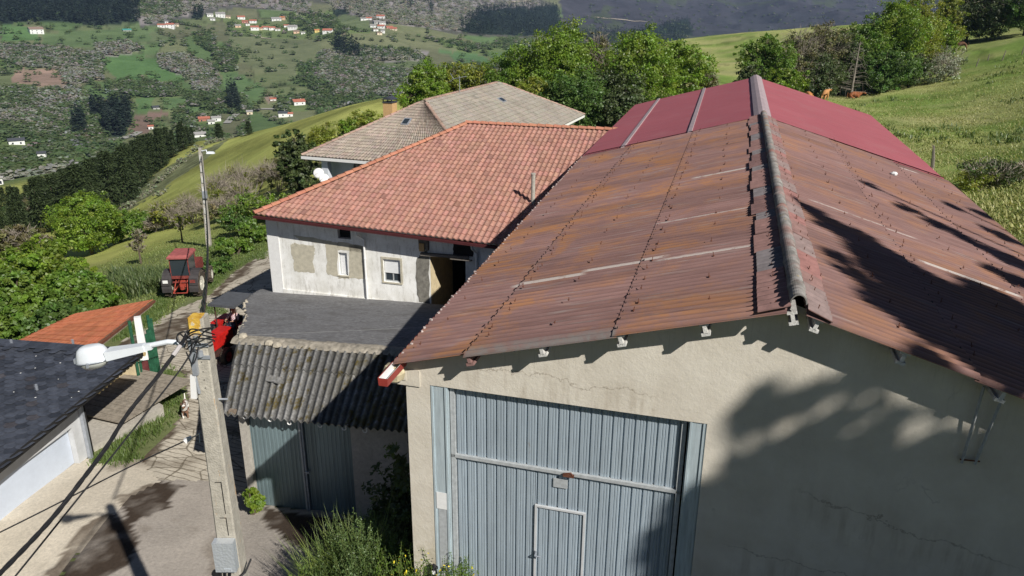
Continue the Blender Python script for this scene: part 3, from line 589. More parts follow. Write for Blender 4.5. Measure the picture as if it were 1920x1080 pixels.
def roof_rows(side):
    mb = MB(); sgn = -1 if side == 'L' else 1
    if side == 'L': rows = [(.74, AR-.12, -.45), (-1.46, .80, -.45), (lambda b: -2.68-.033*(b+.45), -1.38, -.42)]
    else: rows = [(AR+.12, 5.35, -.45), (5.28, 7.5, -.45), (7.42, AE, -.45)]
    for k, (a0, a1, b0) in enumerate(rows):
        off = -.03*k
        if side == 'L':
            zf = lambda a, o=off: rz_(a)+o+.0
        else: zf = lambda a, o=off: rz_(a)+o
        if side == 'L' and k == 2: b0 = -.30
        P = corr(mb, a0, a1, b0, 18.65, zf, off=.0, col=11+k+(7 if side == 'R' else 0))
        Q = P.copy(); Q[..., 2] -= .012; mb.grid(Q)                      # underside
        mb.grid(np.stack([P[:, 0], Q[:, 0]])); mb.grid(np.stack([P[0], Q[0]])); mb.grid(np.stack([P[-1], Q[-1]]))
    # hook bolts: small stems with washers, rusty
    rows_ = ([2.75, 1.95, .95, -.25, -1.25, -2.35] if side == 'L' else [3.55, 4.5, 5.5, 6.6, 7.6, 8.6])
    for a in rows_:
        for b in np.arange(.25, 18.3, 1.06):
            for db in ((0, .34) if a in (.95, -1.25, 5.5) else (0,)):
                aa = a+random.uniform(-.05, .05); bb = b+db+random.uniform(-.12, .12); z = rz_(aa)+.03
                mb.tube([(aa, bb, z-.02), (aa+random.uniform(-.015, .015), bb+.01, z+random.uniform(.03, .065))], .006, 5, m=1)
                mb.lathe((aa, bb, z), [(.02, 0), (.015, .008)], 7, m=1)
    # dark butt marks where sheets overlap: little lap corners
    for a in (SEAM if side == 'L' else [5.32, 7.46]):
        for b in np.arange(-.3, 18.4, .354):
            mb.box((a+random.uniform(-.015, .015), b+random.uniform(-.05, .05), rz_(a)+.018), (.010, .07, .016), m=2)
    return mb
rl = obj('roof_sheet', roof_rows('L'), [M['maroon'], M['rust'], M['dark']], wh); rr_ = obj('roof_sheet', roof_rows('R'), [M['maroon'], M['rust'], M['dark']], wh)
# ridge: half-round corrugated cap with loose flange pieces on either side
mb = MB(); bs = np.arange(-.5, 18.6, .03); na_ = 12; P = np.zeros((na_+1, len(bs), 3))
for i in range(na_+1):
    an = pi*i/na_; rr = .098+.006*np.cos(2*pi*bs/.12)+.012*((bs % 1.1) < .12)
    P[i, :, 0] = AR-rr*np.cos(an)*1.05; P[i, :, 1] = bs; P[i, :, 2] = ZR+.10+rr*np.sin(an)*1.2+.012*fbm(bs*.7, bs*0, 2, 5)
mb.grid(P); Q = P.copy(); Q[..., 0] = AR+(Q[..., 0]-AR)*.86; Q[..., 2] -= .012; mb.grid(Q); mb.grid(np.stack([P[:, 0], Q[:, 0]]))
g_ = NG('lichened ridge cement'); n_ = g_.noise(5, 7, .7); c_ = g_.mix(g_.ramp(n_, [(.35, 0.0), (.6, 1.0)]), (.13, .122, .112), (.30, .285, .27)); c_ = g_.mix(g_.ramp(g_.noise(1.3, 5), [(.5, 0.0), (.65, .8)]), c_, (.28, .14, .12))
c_ = g_.mix(g_.ramp(g_.noise(3.1, 6, .7, g_.mapped(loc=(5, 2, 1))), [(.62, 0.0), (.68, .8)]), c_, (.36, .26, .08)); g_.bump(n_, .4, .01); M['ridge'] = g_.done(c_, .92, .1)
obj('ridge_cap', mb, M['ridge'], wh, smooth=False)
M['flange'] = plain('maroon ridge flange', (.25, .145, .132), .8, .25, 5, attr=True)
b = -.48; k = 0
tone = [(1, 1, 1), (.9, 1.15, 1.2), (1, 1.0, 1.0), (.92, .95, .95), (.75, 1.15, 1.3), (1.05, .9, .9)]
while b < 18.3:
    L_ = random.choice([.55, .8, 1.0, 1.0]) if k else 1.1
    for side in (-1, 1):
        mb = MB(); nb = int(L_/.0295)+1; bb = np.linspace(b, b+L_-.015, nb)
        a_in = AR+side*(.13 if side > 0 else random.uniform(.10, .13)); a_out = AR+side*((.40+random.uniform(0, .05)+(.03 if k % 3 else .08)) if side < 0 else .44+random.uniform(-.015, .015)); lift = random.uniform(.01, .035) if side < 0 else 0.0
        P = np.zeros((2, nb, 3)); P[0, :, 0] = a_in; P[1, :, 0] = a_out; P[:, :, 1] = bb
        am = .026 if not (side < 0 and k in (6, 7, 12, 13)) else .004
        for i, aa in enumerate((a_in, a_out)): P[i, :, 2] = rz_(aa)+(.045 if side < 0 else .03)+am*np.cos(2*pi*bb/.177)+(lift if i else .05)
        if side < 0: P[0, :, 0] += .035*(1-np.abs((bb/.0885) % 2-1))
        mb.grid(P, col=tone[(k*2+(side > 0)) % 6]); Q = P.copy(); Q[..., 2] -= .012; mb.grid(Q, col=(.6, .6, .6)); mb.grid(np.stack([P[1], Q[1]]), col=(.6, .6, .6)); mb.grid(np.stack([P[:, 0], Q[:, 0]]))
        for db in (.2, L_-.22): mb.tube([(AR+side*.27, b+db, rz_(AR+.27)+.06), (AR+side*.27+.01, b+db, rz_(AR+.27)+.115)], .006, 5, m=1)
        o = obj('ridge_flange', mb, [M['flange'], M['rust']], wh)
    b += L_; k += 1
# walls ------------------------------------------------------------
def skin(mb, a0, a1, z0, z1, holes, b=0.0, dep=.22, top=None, m=0, mr=None, axis='b'):
    """front skin at y=b with rectangular holes (a0,a1,z0,z1[,depth,mat]) and their reveals; top = list of (a,z) for a sloping top edge"""
    xs = sorted(set([a0, a1]+[h[0] for h in holes]+[h[1] for h in holes]+([t[0] for t in top] if top else [])))
    xs = [x for x in xs if a0 <= x <= a1]
    zs = sorted(set([z0, z1]+[h[2] for h in holes]+[h[3] for h in holes]))
    for i in range(len(xs)-1):
        for j in range(len(zs)-1):
            xm, zm = (xs[i]+xs[i+1])/2, (zs[j]+zs[j+1])/2
            if any(h[0] < xm < h[1] and h[2] < zm < h[3] for h in holes): continue
            mb.add([(xs[i], b, zs[j]), (xs[i+1], b, zs[j]), (xs[i+1], b, zs[j+1]), (xs[i], b, zs[j+1])], [(0, 1, 2, 3)], m)
        if top:
            f = lambda x: np.interp(x, [t[0] for t in top], [t[1] for t in top])
            mb.add([(xs[i], b, z1), (xs[i+1], b, z1), (xs[i+1], b, f(xs[i+1])), (xs[i], b, f(xs[i]))], [(0, 1, 2, 3)], m)
    for h in holes:
        d = h[4] if len(h) > 4 else dep; mm = h[5] if len(h) > 5 else m
        x0, x1, y0, y1 = h[:4]; c = [(x0, y0), (x1, y0), (x1, y1), (x0, y1)]
        for k in range(4):
            p, q = c[k], c[(k+1) % 4]; mb.add([(p[0], b, p[1]), (q[0], b, q[1]), (q[0], b+d, q[1]), (p[0], b+d, p[1])], [(0, 1, 2, 3)], mm)
gx0, gx1, gz1 = -2.19, 2.14, 3.93
lint = FW.on_b(805, 722, 0); rint = FW.on_b(1326, 795, 0); GL, GRt = lint[0], rint[0]; gz1 = (lint[2]+rint[2])/2
mb = MB(); und = .10
topl = [(-2.60, rz_(-2.6)-und), (AR, ZR-und), (9.1, rz_(9.1)-und)]
skin(mb, -2.60, 9.1, -.6, rz_(9.1)-und-.05, [(GL, GRt, -.6, gz1, .30)], 0.0, top=topl)
# side and rear walls
for (aa) in (-2.60, 9.1):
    mb.b2((min(aa, aa+(.2 if aa < 0 else -.2)), .001, -5.0), (max(aa, aa+(.2 if aa < 0 else -.2)), 18.6, rz_(aa)-und-.02))
mb.add([(-2.6, 18.55, -3), (9.1, 18.55, -3), (9.1, 18.55, rz_(9.1)-und), (AR, 18.55, ZR-und), (-2.6, 18.55, rz_(-2.6)-und)], [(0, 1, 2, 3, 4)])
# swollen left corner and head of the wall
mb.box((-2.68, .12, 4.13), (.2, .32, .26)); mb.box((-2.60, -.012, 4.05), (.5, .03, .28))
obj('wall', mb, M['stucco'], wh)
# purlin ends (concrete I beams)
for x, y in ((876, 682), (1012, 662), (1160, 640), (1318, 620), (1483, 598), (1535, 610), (1698, 670), (1885, 742)):
    q = FW.on_b(x, y, -.40); a = q[0]; zt = rz_(a)-.045; mb = MB(); tl = .27 if a < AR else -.295; Rt = np.array([[cos(math.atan(tl)), 0, -sin(math.atan(tl))], [0, 1, 0], [sin(math.atan(tl)), 0, cos(math.atan(tl))]])
    for dx, dz, w_, h_ in ((0, -.02, .13, .035), (0, -.095, .05, .12), (0, -.165, .12, .045)):
        c0 = Rt @ np.array([dx, 0, dz]); mb.box((a+c0[0], -.175, zt+c0[2]), (w_, .45, h_), Rt)
    mb.box((a, .22, zt-.09), (.1, .3, .15), Rt)
    o = obj('purlin', mb, M['flange'] if x == 876 else M['beam'], wh)
    if x == 876: o['label'] = 'maroon painted beam end'
# steel jambs
for (a0, a1) in ((GL, GL+.30), (GRt-.26, GRt)):
    mb = MB(); mb.b2((a0, .02, -.5), (a1, .10, gz1-.01)); mb.b2((a0+.02, .0, -.5), (a0+.05, .021, gz1-.01)); mb.b2((a1-.05, .0, -.5), (a1-.02, .021, gz1-.01))
    obj('gate_jamb', mb, M['jamb'], wh)
mb = MB(); mb.b2((GL+.09, .012, -.4), (GL+.25, .018, 1.62)); obj('jamb_patch', mb, M['greypaint'], wh)
mb = MB(); mb.b2((GL+.06, .005, 1.62), (GL+.27, .0095, 1.95)); obj('jamb_patch', mb, M['white'], wh)
# gate ------------------------------------------------
qa = FW.on_b(845, 733, .12)[0]; qb = FW.on_b(1288, 797, .12)[0]
mb = MB()
def pleat(mb, a0, a1, z0, z1, b, pitch=.17, m=0):
    xs = []; x = a0; prof = [(0, 0), (.012, .030), (.028, .030), (.040, 0), (.085, 0), (.090, .008), (.098, .008), (.103, 0), (.128, 0), (.133, .008), (.141, .008), (.146, 0)]
    while x < a1:
        for dx, dy in prof:
            if x+dx < a1: xs.append((x+dx, dy))
        x += pitch
    xs.append((a1, 0)); P = np.zeros((2, len(xs), 3)); rp = random.Random(int(a0*100)); tn = []
    for q_ in xs: tn.append(q_[0])
    pal = [rp.uniform(.88, 1.07) for _ in range(200)]; cc_ = np.array([[pal[int((q_-a0)/(pitch*3)) % 200]]*3 for q_ in tn]); cc_ = np.vstack([cc_*.96, cc_])
    for i, z in enumerate((z0, z1)): P[i, :, 0] = [p[0] for p in xs]; P[i, :, 1] = [b+p[1] for p in xs]; P[i, :, 2] = z
    mb.grid(P, m, None, cc_)
sdL, sdR, sdT = FW.on_b(1003, 946, .1)[0], FW.on_b(1098, 965, .1)[0], FW.on_b(1050, 955, .1)[2]
zr = 2.66
gt = mb
pleat(mb, qa+.06, qb-.06, zr+.03, gz1-.02, .13); pleat(mb, qa+.06, sdL, -.5, zr-.03, .13); pleat(mb, sdR, qb-.06, -.5, zr-.03, .13); pleat(mb, sdL, sdR, sdT, zr-.03, .13)
gate = obj('gate', mb, M['galv'], wh)
mb = MB(); mb.b2((qa, .08, zr-.028), (qb, .15, zr+.028)); mb.b2((qa, .08, -.5), (qa+.07, .16, gz1-.01)); mb.b2((qb-.07, .08, -.5), (qb, .16, gz1-.01))
mb.b2((qa, .25, -.5), (qb, .29, gz1))
obj('gate_frame', mb, M['greypaint'], gate)
mb = MB(); mb.box(((qa+qb)/2+.12, .05, zr+.0), (.18, .03, .05)); mb.tube([((qa+qb)/2+.05, .045, zr+.03), ((qa+qb)/2+.16, .04, zr+.06), ((qa+qb)/2+.2, .045, zr)], .012, 6); obj('latch', mb, M['rust'], gate)
mb = MB(); q1 = FW.on_b(1038, 897, .12); q2 = FW.on_b(1064, 916, .12); mb.b2((q1[0], .105, q2[2]), (q2[0], .127, q1[2]+.01)); obj('patch_plate', mb, M['greypaint'], gate)
mb = MB(); pleat(mb, sdL+.035, sdR-.035, -.5, sdT-.032, .12); sdoor = obj('small_door', mb, M['galv'], gate); sdoor.parent = wh
mb = MB(); mb.b2((sdL, .095, -.5), (sdL+.035, .14, sdT)); mb.b2((sdR-.035, .095, -.5), (sdR, .14, sdT)); mb.b2((sdL+.035, .095, sdT-.032), (sdR-.035, .14, sdT)); obj('door_frame', mb, M['offwhite'], sdoor)
mb = MB(); mb.tube([(sdL+.03, .09, 1.0), (sdL+.03, .03, 1.0), (sdL+.14, .02, 1.0)], .013, 6); mb.box((sdL+.035, .083, 1.0), (.03, .01, .12)); obj('handle', mb, M['steel'], sdoor)
# gutter on the left eave, open square box ending proud of the corner
mb = MB(); r_ = .09
pts = [(-2.86, -1.0), (-3.42, 18.6)]
def gsec(b): a = eaveL(b)+.055; z = rz_(eaveL(b))-.17; return a, z
mbx = MB()
mbg = MB(); [mbg.box((eaveL(b)+.01+random.uniform(-.02, .05), b, rz_(eaveL(b))-.035+random.uniform(-.01, .02)), (random.uniform(.02, .05), random.uniform(.015, .04), .03), rotz(random.uniform(-1, 1))) for b in np.arange(-.3, 18.5, .177) if random.random() < .6]; M['chip'] = plain('flaked eave mortar', (.50, .42, .40), .9, .3, 20); tag(obj('eave_closures', mbg, M['chip'], wh), kind='stuff')
for (b0_, b1_) in ((-.80, 18.6),):
    (a0, z0), (a1, z1) = gsec(b0_), gsec(b1_)
    sec = [(-.085, .09), (-.075, -.04), (.07, -.04), (.075, .09)]
    for k in range(3):
        p, q = sec[k], sec[k+1]; mbx.add([(a0+p[0], b0_, z0+p[1]), (a1+p[0], b1_, z1+p[1]), (a1+q[0], b1_, z1+q[1]), (a0+q[0], b0_, z0+q[1])], [(0, 1, 2, 3)])
        mbx.add([(a0+p[0]*.85, b0_+.01, z0+p[1]*.85+.01), (a1+p[0]*.85, b1_, z1+p[1]*.85+.01), (a1+q[0]*.85, b1_, z1+q[1]*.85+.01), (a0+q[0]*.85, b0_+.01, z0+q[1]*.85+.01)], [(0, 1, 2, 3)], 1)
    mbx.add([(a0+s_[0], b0_, z0+s_[1]) for s_ in sec], [(0, 1, 2, 3)])
M['guttered'] = plain('red gutter', (.30, .045, .035), .5, .15, 5)
obj('gutter', mbx, [M['guttered'], M['white']], wh, fixn=False)
mb = MB(); mb.lathe((-2.74, -.12, 4.16), [(.02, -.16), (.16, -.10), (.19, .02), (.14, .13), (.04, .17)], 7); o = obj('corner_stone', mb, M['mosstone'], wh)
o.data.transform(Matrix.Translation((0, 0, 0)))
# steel brackets under the right eave
q0 = FW.on_b(1845, 725, -.12); q1 = FW.on_b(1803, 868, -.05); q2 = FW.on_b(1880, 745, -.12); q3 = FW.on_b(1828, 870, -.05)
brk = wh
for (u, v) in ((q0, q1), (q2, q3)):
    mb = MB(); d = np.array(v)-np.array(u); mb.tube([u, v], .020, 4); obj('bracket_bar', mb, M['greypaint'], wh)
mb = MB(); mb.tube([np.array(q1)+[-.03, -.0, .05], np.array(q3)+[.05, -.0, .05]], .012, 5); obj('bracket_bar', mb, M['rust'], wh)
# white stone lying on the roof
q = FW.on_slope(1676, 328, AR, 0, ZR, -.295, 0); P_ = FW.Wd(q[0], q[1], q[2]+.035)
mb = MB(); mb.lathe((0, 0, 0), [(.02, -.05), (.10, -.03), (.11, .02), (.05, .06)], 7); st = obj('stone', mb, M['white']); st.location = P_; tag(st, 'small white stone lying on the maroon roof slope nearest the meadow', 'stone')

# ------------------------------------------------------------------ red roofed warehouse behind
FR = Frame(FW.Wd(0, 18.7, 0), YAW)
wr = FR.thing('warehouse', 'warehouse with plain bright red roof joined behind the rusty one', 'warehouse')
def rz2(a): return rz_(a)-.05
RB = 17.2
mb = MB(); P = corr(mb, lambda b: -3.30-.01*b, AR, -.2, RB, rz2, pitch=.25, amp=.006, na=4, sg=6, sag=.03); Q = P.copy(); Q[..., 2] -= .04; mb.grid(Q); mb.grid(np.stack([P[:, -1], Q[:, -1]])); mb.grid(np.stack([P[0], Q[0]])); obj('roof_sheet', mb, M['red'], wr)
mb = MB(); P = corr(mb, AR, 9.25, -.2, RB, rz2, pitch=.25, amp=.006, na=4, sg=6, sag=.03); Q = P.copy(); Q[..., 2] -= .04; mb.grid(Q); mb.grid(np.stack([P[:, -1], Q[:, -1]])); mb.grid(np.stack([P[-1], Q[-1]])); obj('roof_sheet', mb, M['red'], wr)
mb = MB(); bs = np.linspace(-.15, RB, 8); P = np.zeros((5, 8, 3))
for i, (da, dz_) in enumerate(((-.30, -.05), (-.14, .05), (0, .10), (.14, .05), (.30, -.05))): P[i, :, 0] = AR+da; P[i, :, 1] = bs; P[i, :, 2] = rz2(AR)+dz_+.03
mb.grid(P); M['rcap'] = plain('greyish pink flashing', (.40, .32, .33), .55, .15, 3); obj('ridge_cap', mb, M['rcap'], wr)
# grey strip where the old roof ends, and two pale seams on the left slope
for (x0, y0, x1, y1, w_) in ((1172, 272, 1250, 170, .07), (1293, 250, 1327, 153, .075)):
    A_ = FR.on_slope(x0, y0, AR, 0, rz2(AR), .27, 0); B_ = FR.on_slope(x1, y1, AR, 0, rz2(AR), .27, 0); mb = MB()
    A_[1] = -.1; B_[1] = RB; A_[2] = rz2(A_[0]); B_[2] = rz2(B_[0]); m_ = (A_+B_)/2; d = B_-A_; L_ = np.linalg.norm(d); u = d/L_
    sx = np.array([1, 0, .27])/np.linalg.norm([1, 0, .27]); nn_ = np.cross(sx, u)
    R_ = np.stack([sx, u, nn_], 1); mb.box(m_+np.array([0, 0, .035]), (w_*2, L_, .05), R_); obj('roof_seam', mb, M['rcap'], wr)
mb = MB()
for (a0, a1) in ((-3.2, AR-.3), (AR+.3, 9.2)):
    s_ = (rz_(a1)-rz_(a0))/(a1-a0); P = np.zeros((40, 2, 3))
    for i, a in enumerate(np.linspace(a0, a1, 40)): P[i, 0] = (a, -.14+random.uniform(-.02, .02), rz_(a)+.035); P[i, 1] = (a, .12+random.uniform(-.02, .02), rz2(a)+.02)
    mb.grid(P)
M['mortar'] = plain('grey mortar strip', (.36, .32, .30), .95, .3, 8); obj('mortar_strip', mb, M['mortar'], wr)
mb = MB(); mb.b2((-2.9, .2, -5), (-2.7, RB-.4, rz2(-2.9)-.08)); mb.b2((8.9, .2, -4), (9.1, RB-.4, rz2(9.1)-.08))
mb.add([(-2.9, RB-.35, -4), (9.1, RB-.35, -4), (9.1, RB-.35, rz2(9.1)-.08), (AR, RB-.35, rz2(AR)-.08), (-2.9, RB-.35, rz2(-2.9)-.08)], [(0, 1, 2, 3, 4)]); obj('wall', mb, M['stucco'], wr)
# ------------------------------------------------------------------ tiled roofs
def tile_patch(mb, P00, P10, P11, P01, tw, tl, amp, step, clip=None, seed=1, jit=.16, prof='s', m=0):
    P00, P10, P11, P01 = [np.array(p, float) for p in (P00, P10, P11, P01)]
    Lu = max(np.linalg.norm(P10-P00), np.linalg.norm(P11-P01)); Lv = (np.linalg.norm(P01-P00)+np.linalg.norm(P11-P10))/2
    nc = max(1, int(round(Lu/tw))); nr_ = max(1, int(round(Lv/tl))); N = np.cross(P10-P00, P01-P00); 
    if np.linalg.norm(N) < 1e-6: N = np.cross(P10-P00, P11-P10)
    N /= np.linalg.norm(N); N = N if N[2] > 0 else -N; S = 6
    us = np.arange(nc*S+1)/(nc*S); ph = (us*nc) % 1.0
    if prof == 's': h = amp*np.where(ph < .62, np.sin(ph/.62*pi)**.8, -.12*np.sin((ph-.62)/.38*pi))
    else: h = amp*np.where(ph < .08, -1.0, 0.0)
    r_ = np.random.default_rng(seed)
    for j in range(nr_):
        v0, v1 = j/nr_, (j+1)/nr_+.12/nr_
        rows = []
        for v, st in ((v0, -.012), (v0, step), (v1, .0)):
            b_ = (P00[None]*(1-us[:, None])+P10[None]*us[:, None])*(1-v)+(P01[None]*(1-us[:, None])+P11[None]*us[:, None])*v
            rows.append(b_+N[None]*(h*(1.0 if v == v0 else .85)+st)[:, None])
        P = np.stack(rows, 1)
        tint = r_.uniform(1-jit, 1+jit*.7, (nc+1, 1))*np.array([1, 1, 1])*r_.uniform(.96, 1.04, (nc+1, 3)); tint[r_.random(nc+1) < .03] *= .75
        c = np.repeat(tint[np.minimum((us*nc).astype(int), nc)][:, None], 3, 1).reshape(-1, 3)
        mask = None
        if clip is not None:
            um = (us[:-1]+us[1:])/2; mask = np.zeros((len(us)-1, 2), bool); mask[:] = np.array([clip(u, (v0+v1)/2) for u in um])[:, None]
        mb.grid(P, m, mask, c)
def caps(mb, A, B, r=.11, L=.38, m=0, seed=2, up=.02):
    A, B = np.array(A, float), np.array(B, float); D_ = np.linalg.norm(B-A); n = max(1, int(D_/L)); d = (B-A)/D_; s_ = np.cross(d, [0, 0, 1]); s_ /= np.linalg.norm(s_); u = np.cross(s_, d); rr = np.random.default_rng(seed)
    for i in range(n):
        c0, c1 = A+d*(i*L), A+d*(i*L+L*1.12); V = []
        for (c, r1, dz_) in ((c0, r*1.12, .018), (c1, r*.92, 0)):
            for k in range(8): an = pi*k/7; V.append(c+s_*r1*cos(an)+u*(r1*sin(an)*.85+dz_+up-.03))
        t = rr.uniform(.82, 1.12); mb.add(V, [(k, k+1, k+9, k+8) for k in range(7)]+[tuple(range(8)), tuple(reversed(range(8, 16)))], m, (t, t*rr.uniform(.95, 1.05), t))
# ------------------------------------------------------------------ farmhouse with salmon tiled roof
A0, B0 = -16.56, 16.73
FH = Frame(FW.Wd(-16.0, 17.25, -5.3), YAW); ZB = -5.3
fh = FH.thing('farmhouse', 'whitewashed farmhouse with salmon clay tile roof, tucked against the warehouse eave', 'house')
def fl(a, b, z): return (a+16.0, b-17.25, z-ZB)           # warehouse-frame coordinates -> house coordinates
ze = lambda a: 1.45-.033*(a-A0)
AE2 = -2.75; RA, RBb, RZ = -10.3, 25.8, 4.2
mb = MB(); sh = 6.26/(AE2-A0)
tile_patch(mb, fl(A0, B0, ze(A0)), fl(AE2, B0-.15, ze(AE2)), fl(AE2, RBb, RZ), fl(A0, RBb, RZ), .235, .37, .05, .035, clip=lambda u, v: u > sh*v-.004, seed=3)
obj('roof', mb, M['tile'], fh)
mb = MB(); tile_patch(mb, fl(A0, 34.9, 1.45), fl(A0, B0, 1.45), fl(RA, RBb, RZ), fl(RA, RBb, RZ), .24, .37, .05, .035, seed=4)
tile_patch(mb, fl(AE2, 34.9, 1.2), fl(A0, 34.9, 1.45), fl(RA, RBb, RZ), fl(AE2, RBb, RZ), .24, .37, .05, .035, seed=5); rb_ = obj('roof', mb, M['tile'], fh)
mb = MB(); caps(mb, fl(A0-.02, B0-.02, 1.5), fl(RA, RBb, RZ+.05), .12, .40); obj('hip_tiles', mb, M['tilecap'], fh); mb = MB(); caps(mb, fl(RA-.1, RBb, RZ+.05), fl(AE2, RBb, RZ+.05), .12, .40, seed=4); obj('ridge_tiles', mb, M['tilecap'], fh); mb = MB(); caps(mb, fl(A0, 34.9, 1.5), fl(RA, RBb, RZ+.05), .12, .4); obj('hip_tiles', mb, M['tilecap'], fh)
mb = MB(); mb.prism([fl(A0, B0-.07, ze(A0)-.04), fl(A0, B0-.16, ze(A0)-.04), fl(A0, B0-.16, ze(A0)-.13), fl(A0, B0-.07, ze(A0)-.13)], np.array(fl(AE2, B0-.15, ze(AE2)))-np.array(fl(A0, B0, ze(A0))))
mb.prism([fl(A0, B0+.1, ze(A0)-.06), fl(A0, B0+.1, ze(A0)-.09), fl(A0, B0-.07, ze(A0)-.12), fl(A0, B0-.07, ze(A0)-.06)], np.array(fl(AE2, B0-.15, ze(AE2)))-np.array(fl(A0, B0, ze(A0))))
obj('gutter', mb, M['maroonmetal'], fh)
WB = 17.25
def hw(x, y, d=0.0): q = FW.on_b(x, y, WB+d); return q[0], q[2]
def rect(x0, y0, x1, y1): a, b = hw(x0, y0), hw(x1, y1); return (min(a[0], b[0]), max(a[0], b[0]), min(a[1], b[1]), max(a[1], b[1]))
w1 = rect(634, 473, 653, 517); w2 = rect(718, 485, 752, 531); w3 = rect(632, 426, 658, 449); al = rect(806, 476, 874, 575)
al = (al[0], al[1], -3.5, al[3]); up2 = rect(850, 449, 886, 473)
aL = hw(499, 412)[0]
mb = MB(); S_ = lambda h, *e: (h[0]+16, h[1]+16, h[2]-ZB, h[3]-ZB)+e
zt = 1.0
holes = [S_(w1, .18), S_(w2, .2), S_(w3, .35), S_(al, 2.6, 1), S_(up2, .5)]
zt_ = max(h[3] for h in holes)+.01
skin(mb, aL+16, -2.8+16, .0, zt_, holes, b=0.0, top=[(aL+16, ze(aL)-.10-ZB), (-2.8+16, ze(-2.8)-.10-ZB)])
# body behind the front skin
mb.b2((aL+16, .0, 0), (aL+16.25, 17.0, ze(aL)-.12-ZB)); 
mb.b2((aL+16, .36, 0), (al[0]+15.98, .5, 6.1)); mb.b2((al[1]+16.02, .52, 0), (13.2, .7, 5.9))
mb.add([(al[0]+15.2, 6.2, 1.0), (al[1]+17.6, 6.2, 1.0), (al[1]+17.6, 6.2, 6.0), (al[0]+15.2, 6.2, 6.0)], [(0, 1, 2, 3)], 2); mb.add([(al[1]+16.01, 2.6, 1.0), (al[1]+17.6, 6.2, 1.0), (al[1]+17.6, 6.2, 6.0), (al[1]+16.01, 2.6, 6.0)], [(0, 1, 2, 3)], 2); mb.add([(al[0]+15.99, 2.6, 1.0), (al[0]+15.2, 6.2, 1.0), (al[0]+15.2, 6.2, 6.0), (al[0]+15.99, 2.6, 6.0)], [(0, 1, 2, 3)], 2); mb.add([(al[0]+15.2, .4, al[3]-ZB+.02), (al[1]+17.6, .4, al[3]-ZB+.02), (al[1]+17.6, 6.2, al[3]-ZB+.02), (al[0]+15.2, 6.2, al[3]-ZB+.02)], [(0, 1, 2, 3)], 2)  # passage interior near black: its shade is put into the colour
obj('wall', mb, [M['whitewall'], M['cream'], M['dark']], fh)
# bright corner strip, plinth, bare plaster patches
mb = MB(); c2 = hw(520, 420)[0]; mb.b2((aL+16-.012, -.03, 0), (c2+16, -.001, ze(aL)-.2-ZB)); mb.b2((aL+15.975, -.03, 0), (aL+15.995, 17, 6.3)); obj('corner_pilaster', mb, M['white'], fh)
mb = MB(); z0 = hw(600, 548)[1]; mb.b2((c2+16, -.05, 0), (al[0]+15.9, -.002, z0-ZB-.02)); obj('plinth', mb, M['whitewall'], fh)
def patch(mb, pts, d=.006):
    Q_ = [np.array([hw(*p)[0]+16, -d, hw(*p)[1]-ZB]) for p in pts]; P = []; rp = random.Random(len(pts))
    for i_ in range(len(Q_)):
        for t_ in np.arange(0, 1, .2): q_ = Q_[i_]*(1-t_)+Q_[(i_+1) % len(Q_)]*t_; P.append((q_[0]+rp.uniform(-.035, .035), -d, q_[2]+rp.uniform(-.035, .035)))
    mb.prism(P, (0, d-.002, 0))
mb = MB(); patch(mb, [(545, 458), (552, 456), (589, 461), (590, 476), (587, 490), (590, 511), (570, 510), (552, 509), (551, 490), (546, 476)]); obj('plaster_patch', mb, M['plaster'], fh)
mb = MB(); patch(mb, [(611, 456), (634, 458), (634, 473), (634, 515), (657, 519), (657, 473), (658, 452), (681, 456), (681, 470), (684, 524), (660, 521), (634, 517), (612, 513), (613, 490)][0:0] or [(611, 452), (633.5, 455), (633.5, 518), (612, 514), (613, 490)]); patch(mb, [(654, 458), (681, 461), (684, 524), (654, 520)]); patch(mb, [(633.5, 454), (681, 461), (681, 472), (654, 471), (633.5, 469)]); patch(mb, [(634, 518), (654, 520), (654, 523), (634, 521)]); patch(mb, [(550, 440), (611, 450), (611, 458), (560, 449)]); obj('plaster_patch', mb, M['plaster'], fh)
mb = MB(); patch(mb, [(781, 485), (800, 470), (804, 475), (806, 570), (785, 566), (780, 530)], .008)
M['dirty'] = plain('blackened stained render', (.20, .19, .165), .95, .45, 5); obj('stained_render', mb, M['dirty'], fh)
# windows
def fr_(h, t, d0, d1, mat, nm, par, mid=False):
    mb = MB(); x0, x1, z0, z1 = h[0]+16, h[1]+16, h[2]-ZB, h[3]-ZB
    mb.b2((x0, d0, z0), (x0+t, d1, z1)); mb.b2((x1-t, d0, z0), (x1, d1, z1)); mb.b2((x0+t, d0, z0), (x1-t, d1, z0+t)); mb.b2((x0+t, d0, z1-t), (x1-t, d1, z1))
    if mid: mb.b2(((x0+x1)/2-t*.5, d0, z0+t), ((x0+x1)/2+t*.5, d1, z1-t))
    return obj(nm, mb, mat, par)
f1 = fr_(w1, .03, .10, .16, M['greypaint'], 'window', fh)
mb = MB(); n_ = 14
for i in range(n_): z0 = w1[2]-ZB+.03+(w1[3]-w1[2]-.06)*i/n_; z1 = z0+(w1[3]-w1[2]-.06)/n_-.006; mb.b2((w1[0]+16.03, .12, z0), (w1[1]+15.97, .14, z1))
mb.b2((w1[0]+16.03, .141, w1[2]-ZB+.03), (w1[1]+15.97, .145, w1[3]-ZB-.03)); obj('shutter', mb, M['shutter'], f1)
f2 = fr_(w2, .045, .10, .16, M['greypaint'], 'window', fh, True)
mb = MB(); zs_ = w2[2]-ZB+(w2[3]-w2[2])*.38
for i in range(10): z0 = zs_+(w2[3]-ZB-.02-zs_)*i/10; mb.b2((w2[0]+16.03, .08, z0), (w2[1]+15.97, .098, z0+(w2[3]-ZB-zs_)/10-.006))
mb.b2((w2[0]+16.03, .0985, zs_), (w2[1]+15.97, .0995, w2[3]-ZB-.02)); obj('shutter', mb, M['shutter'], f2)
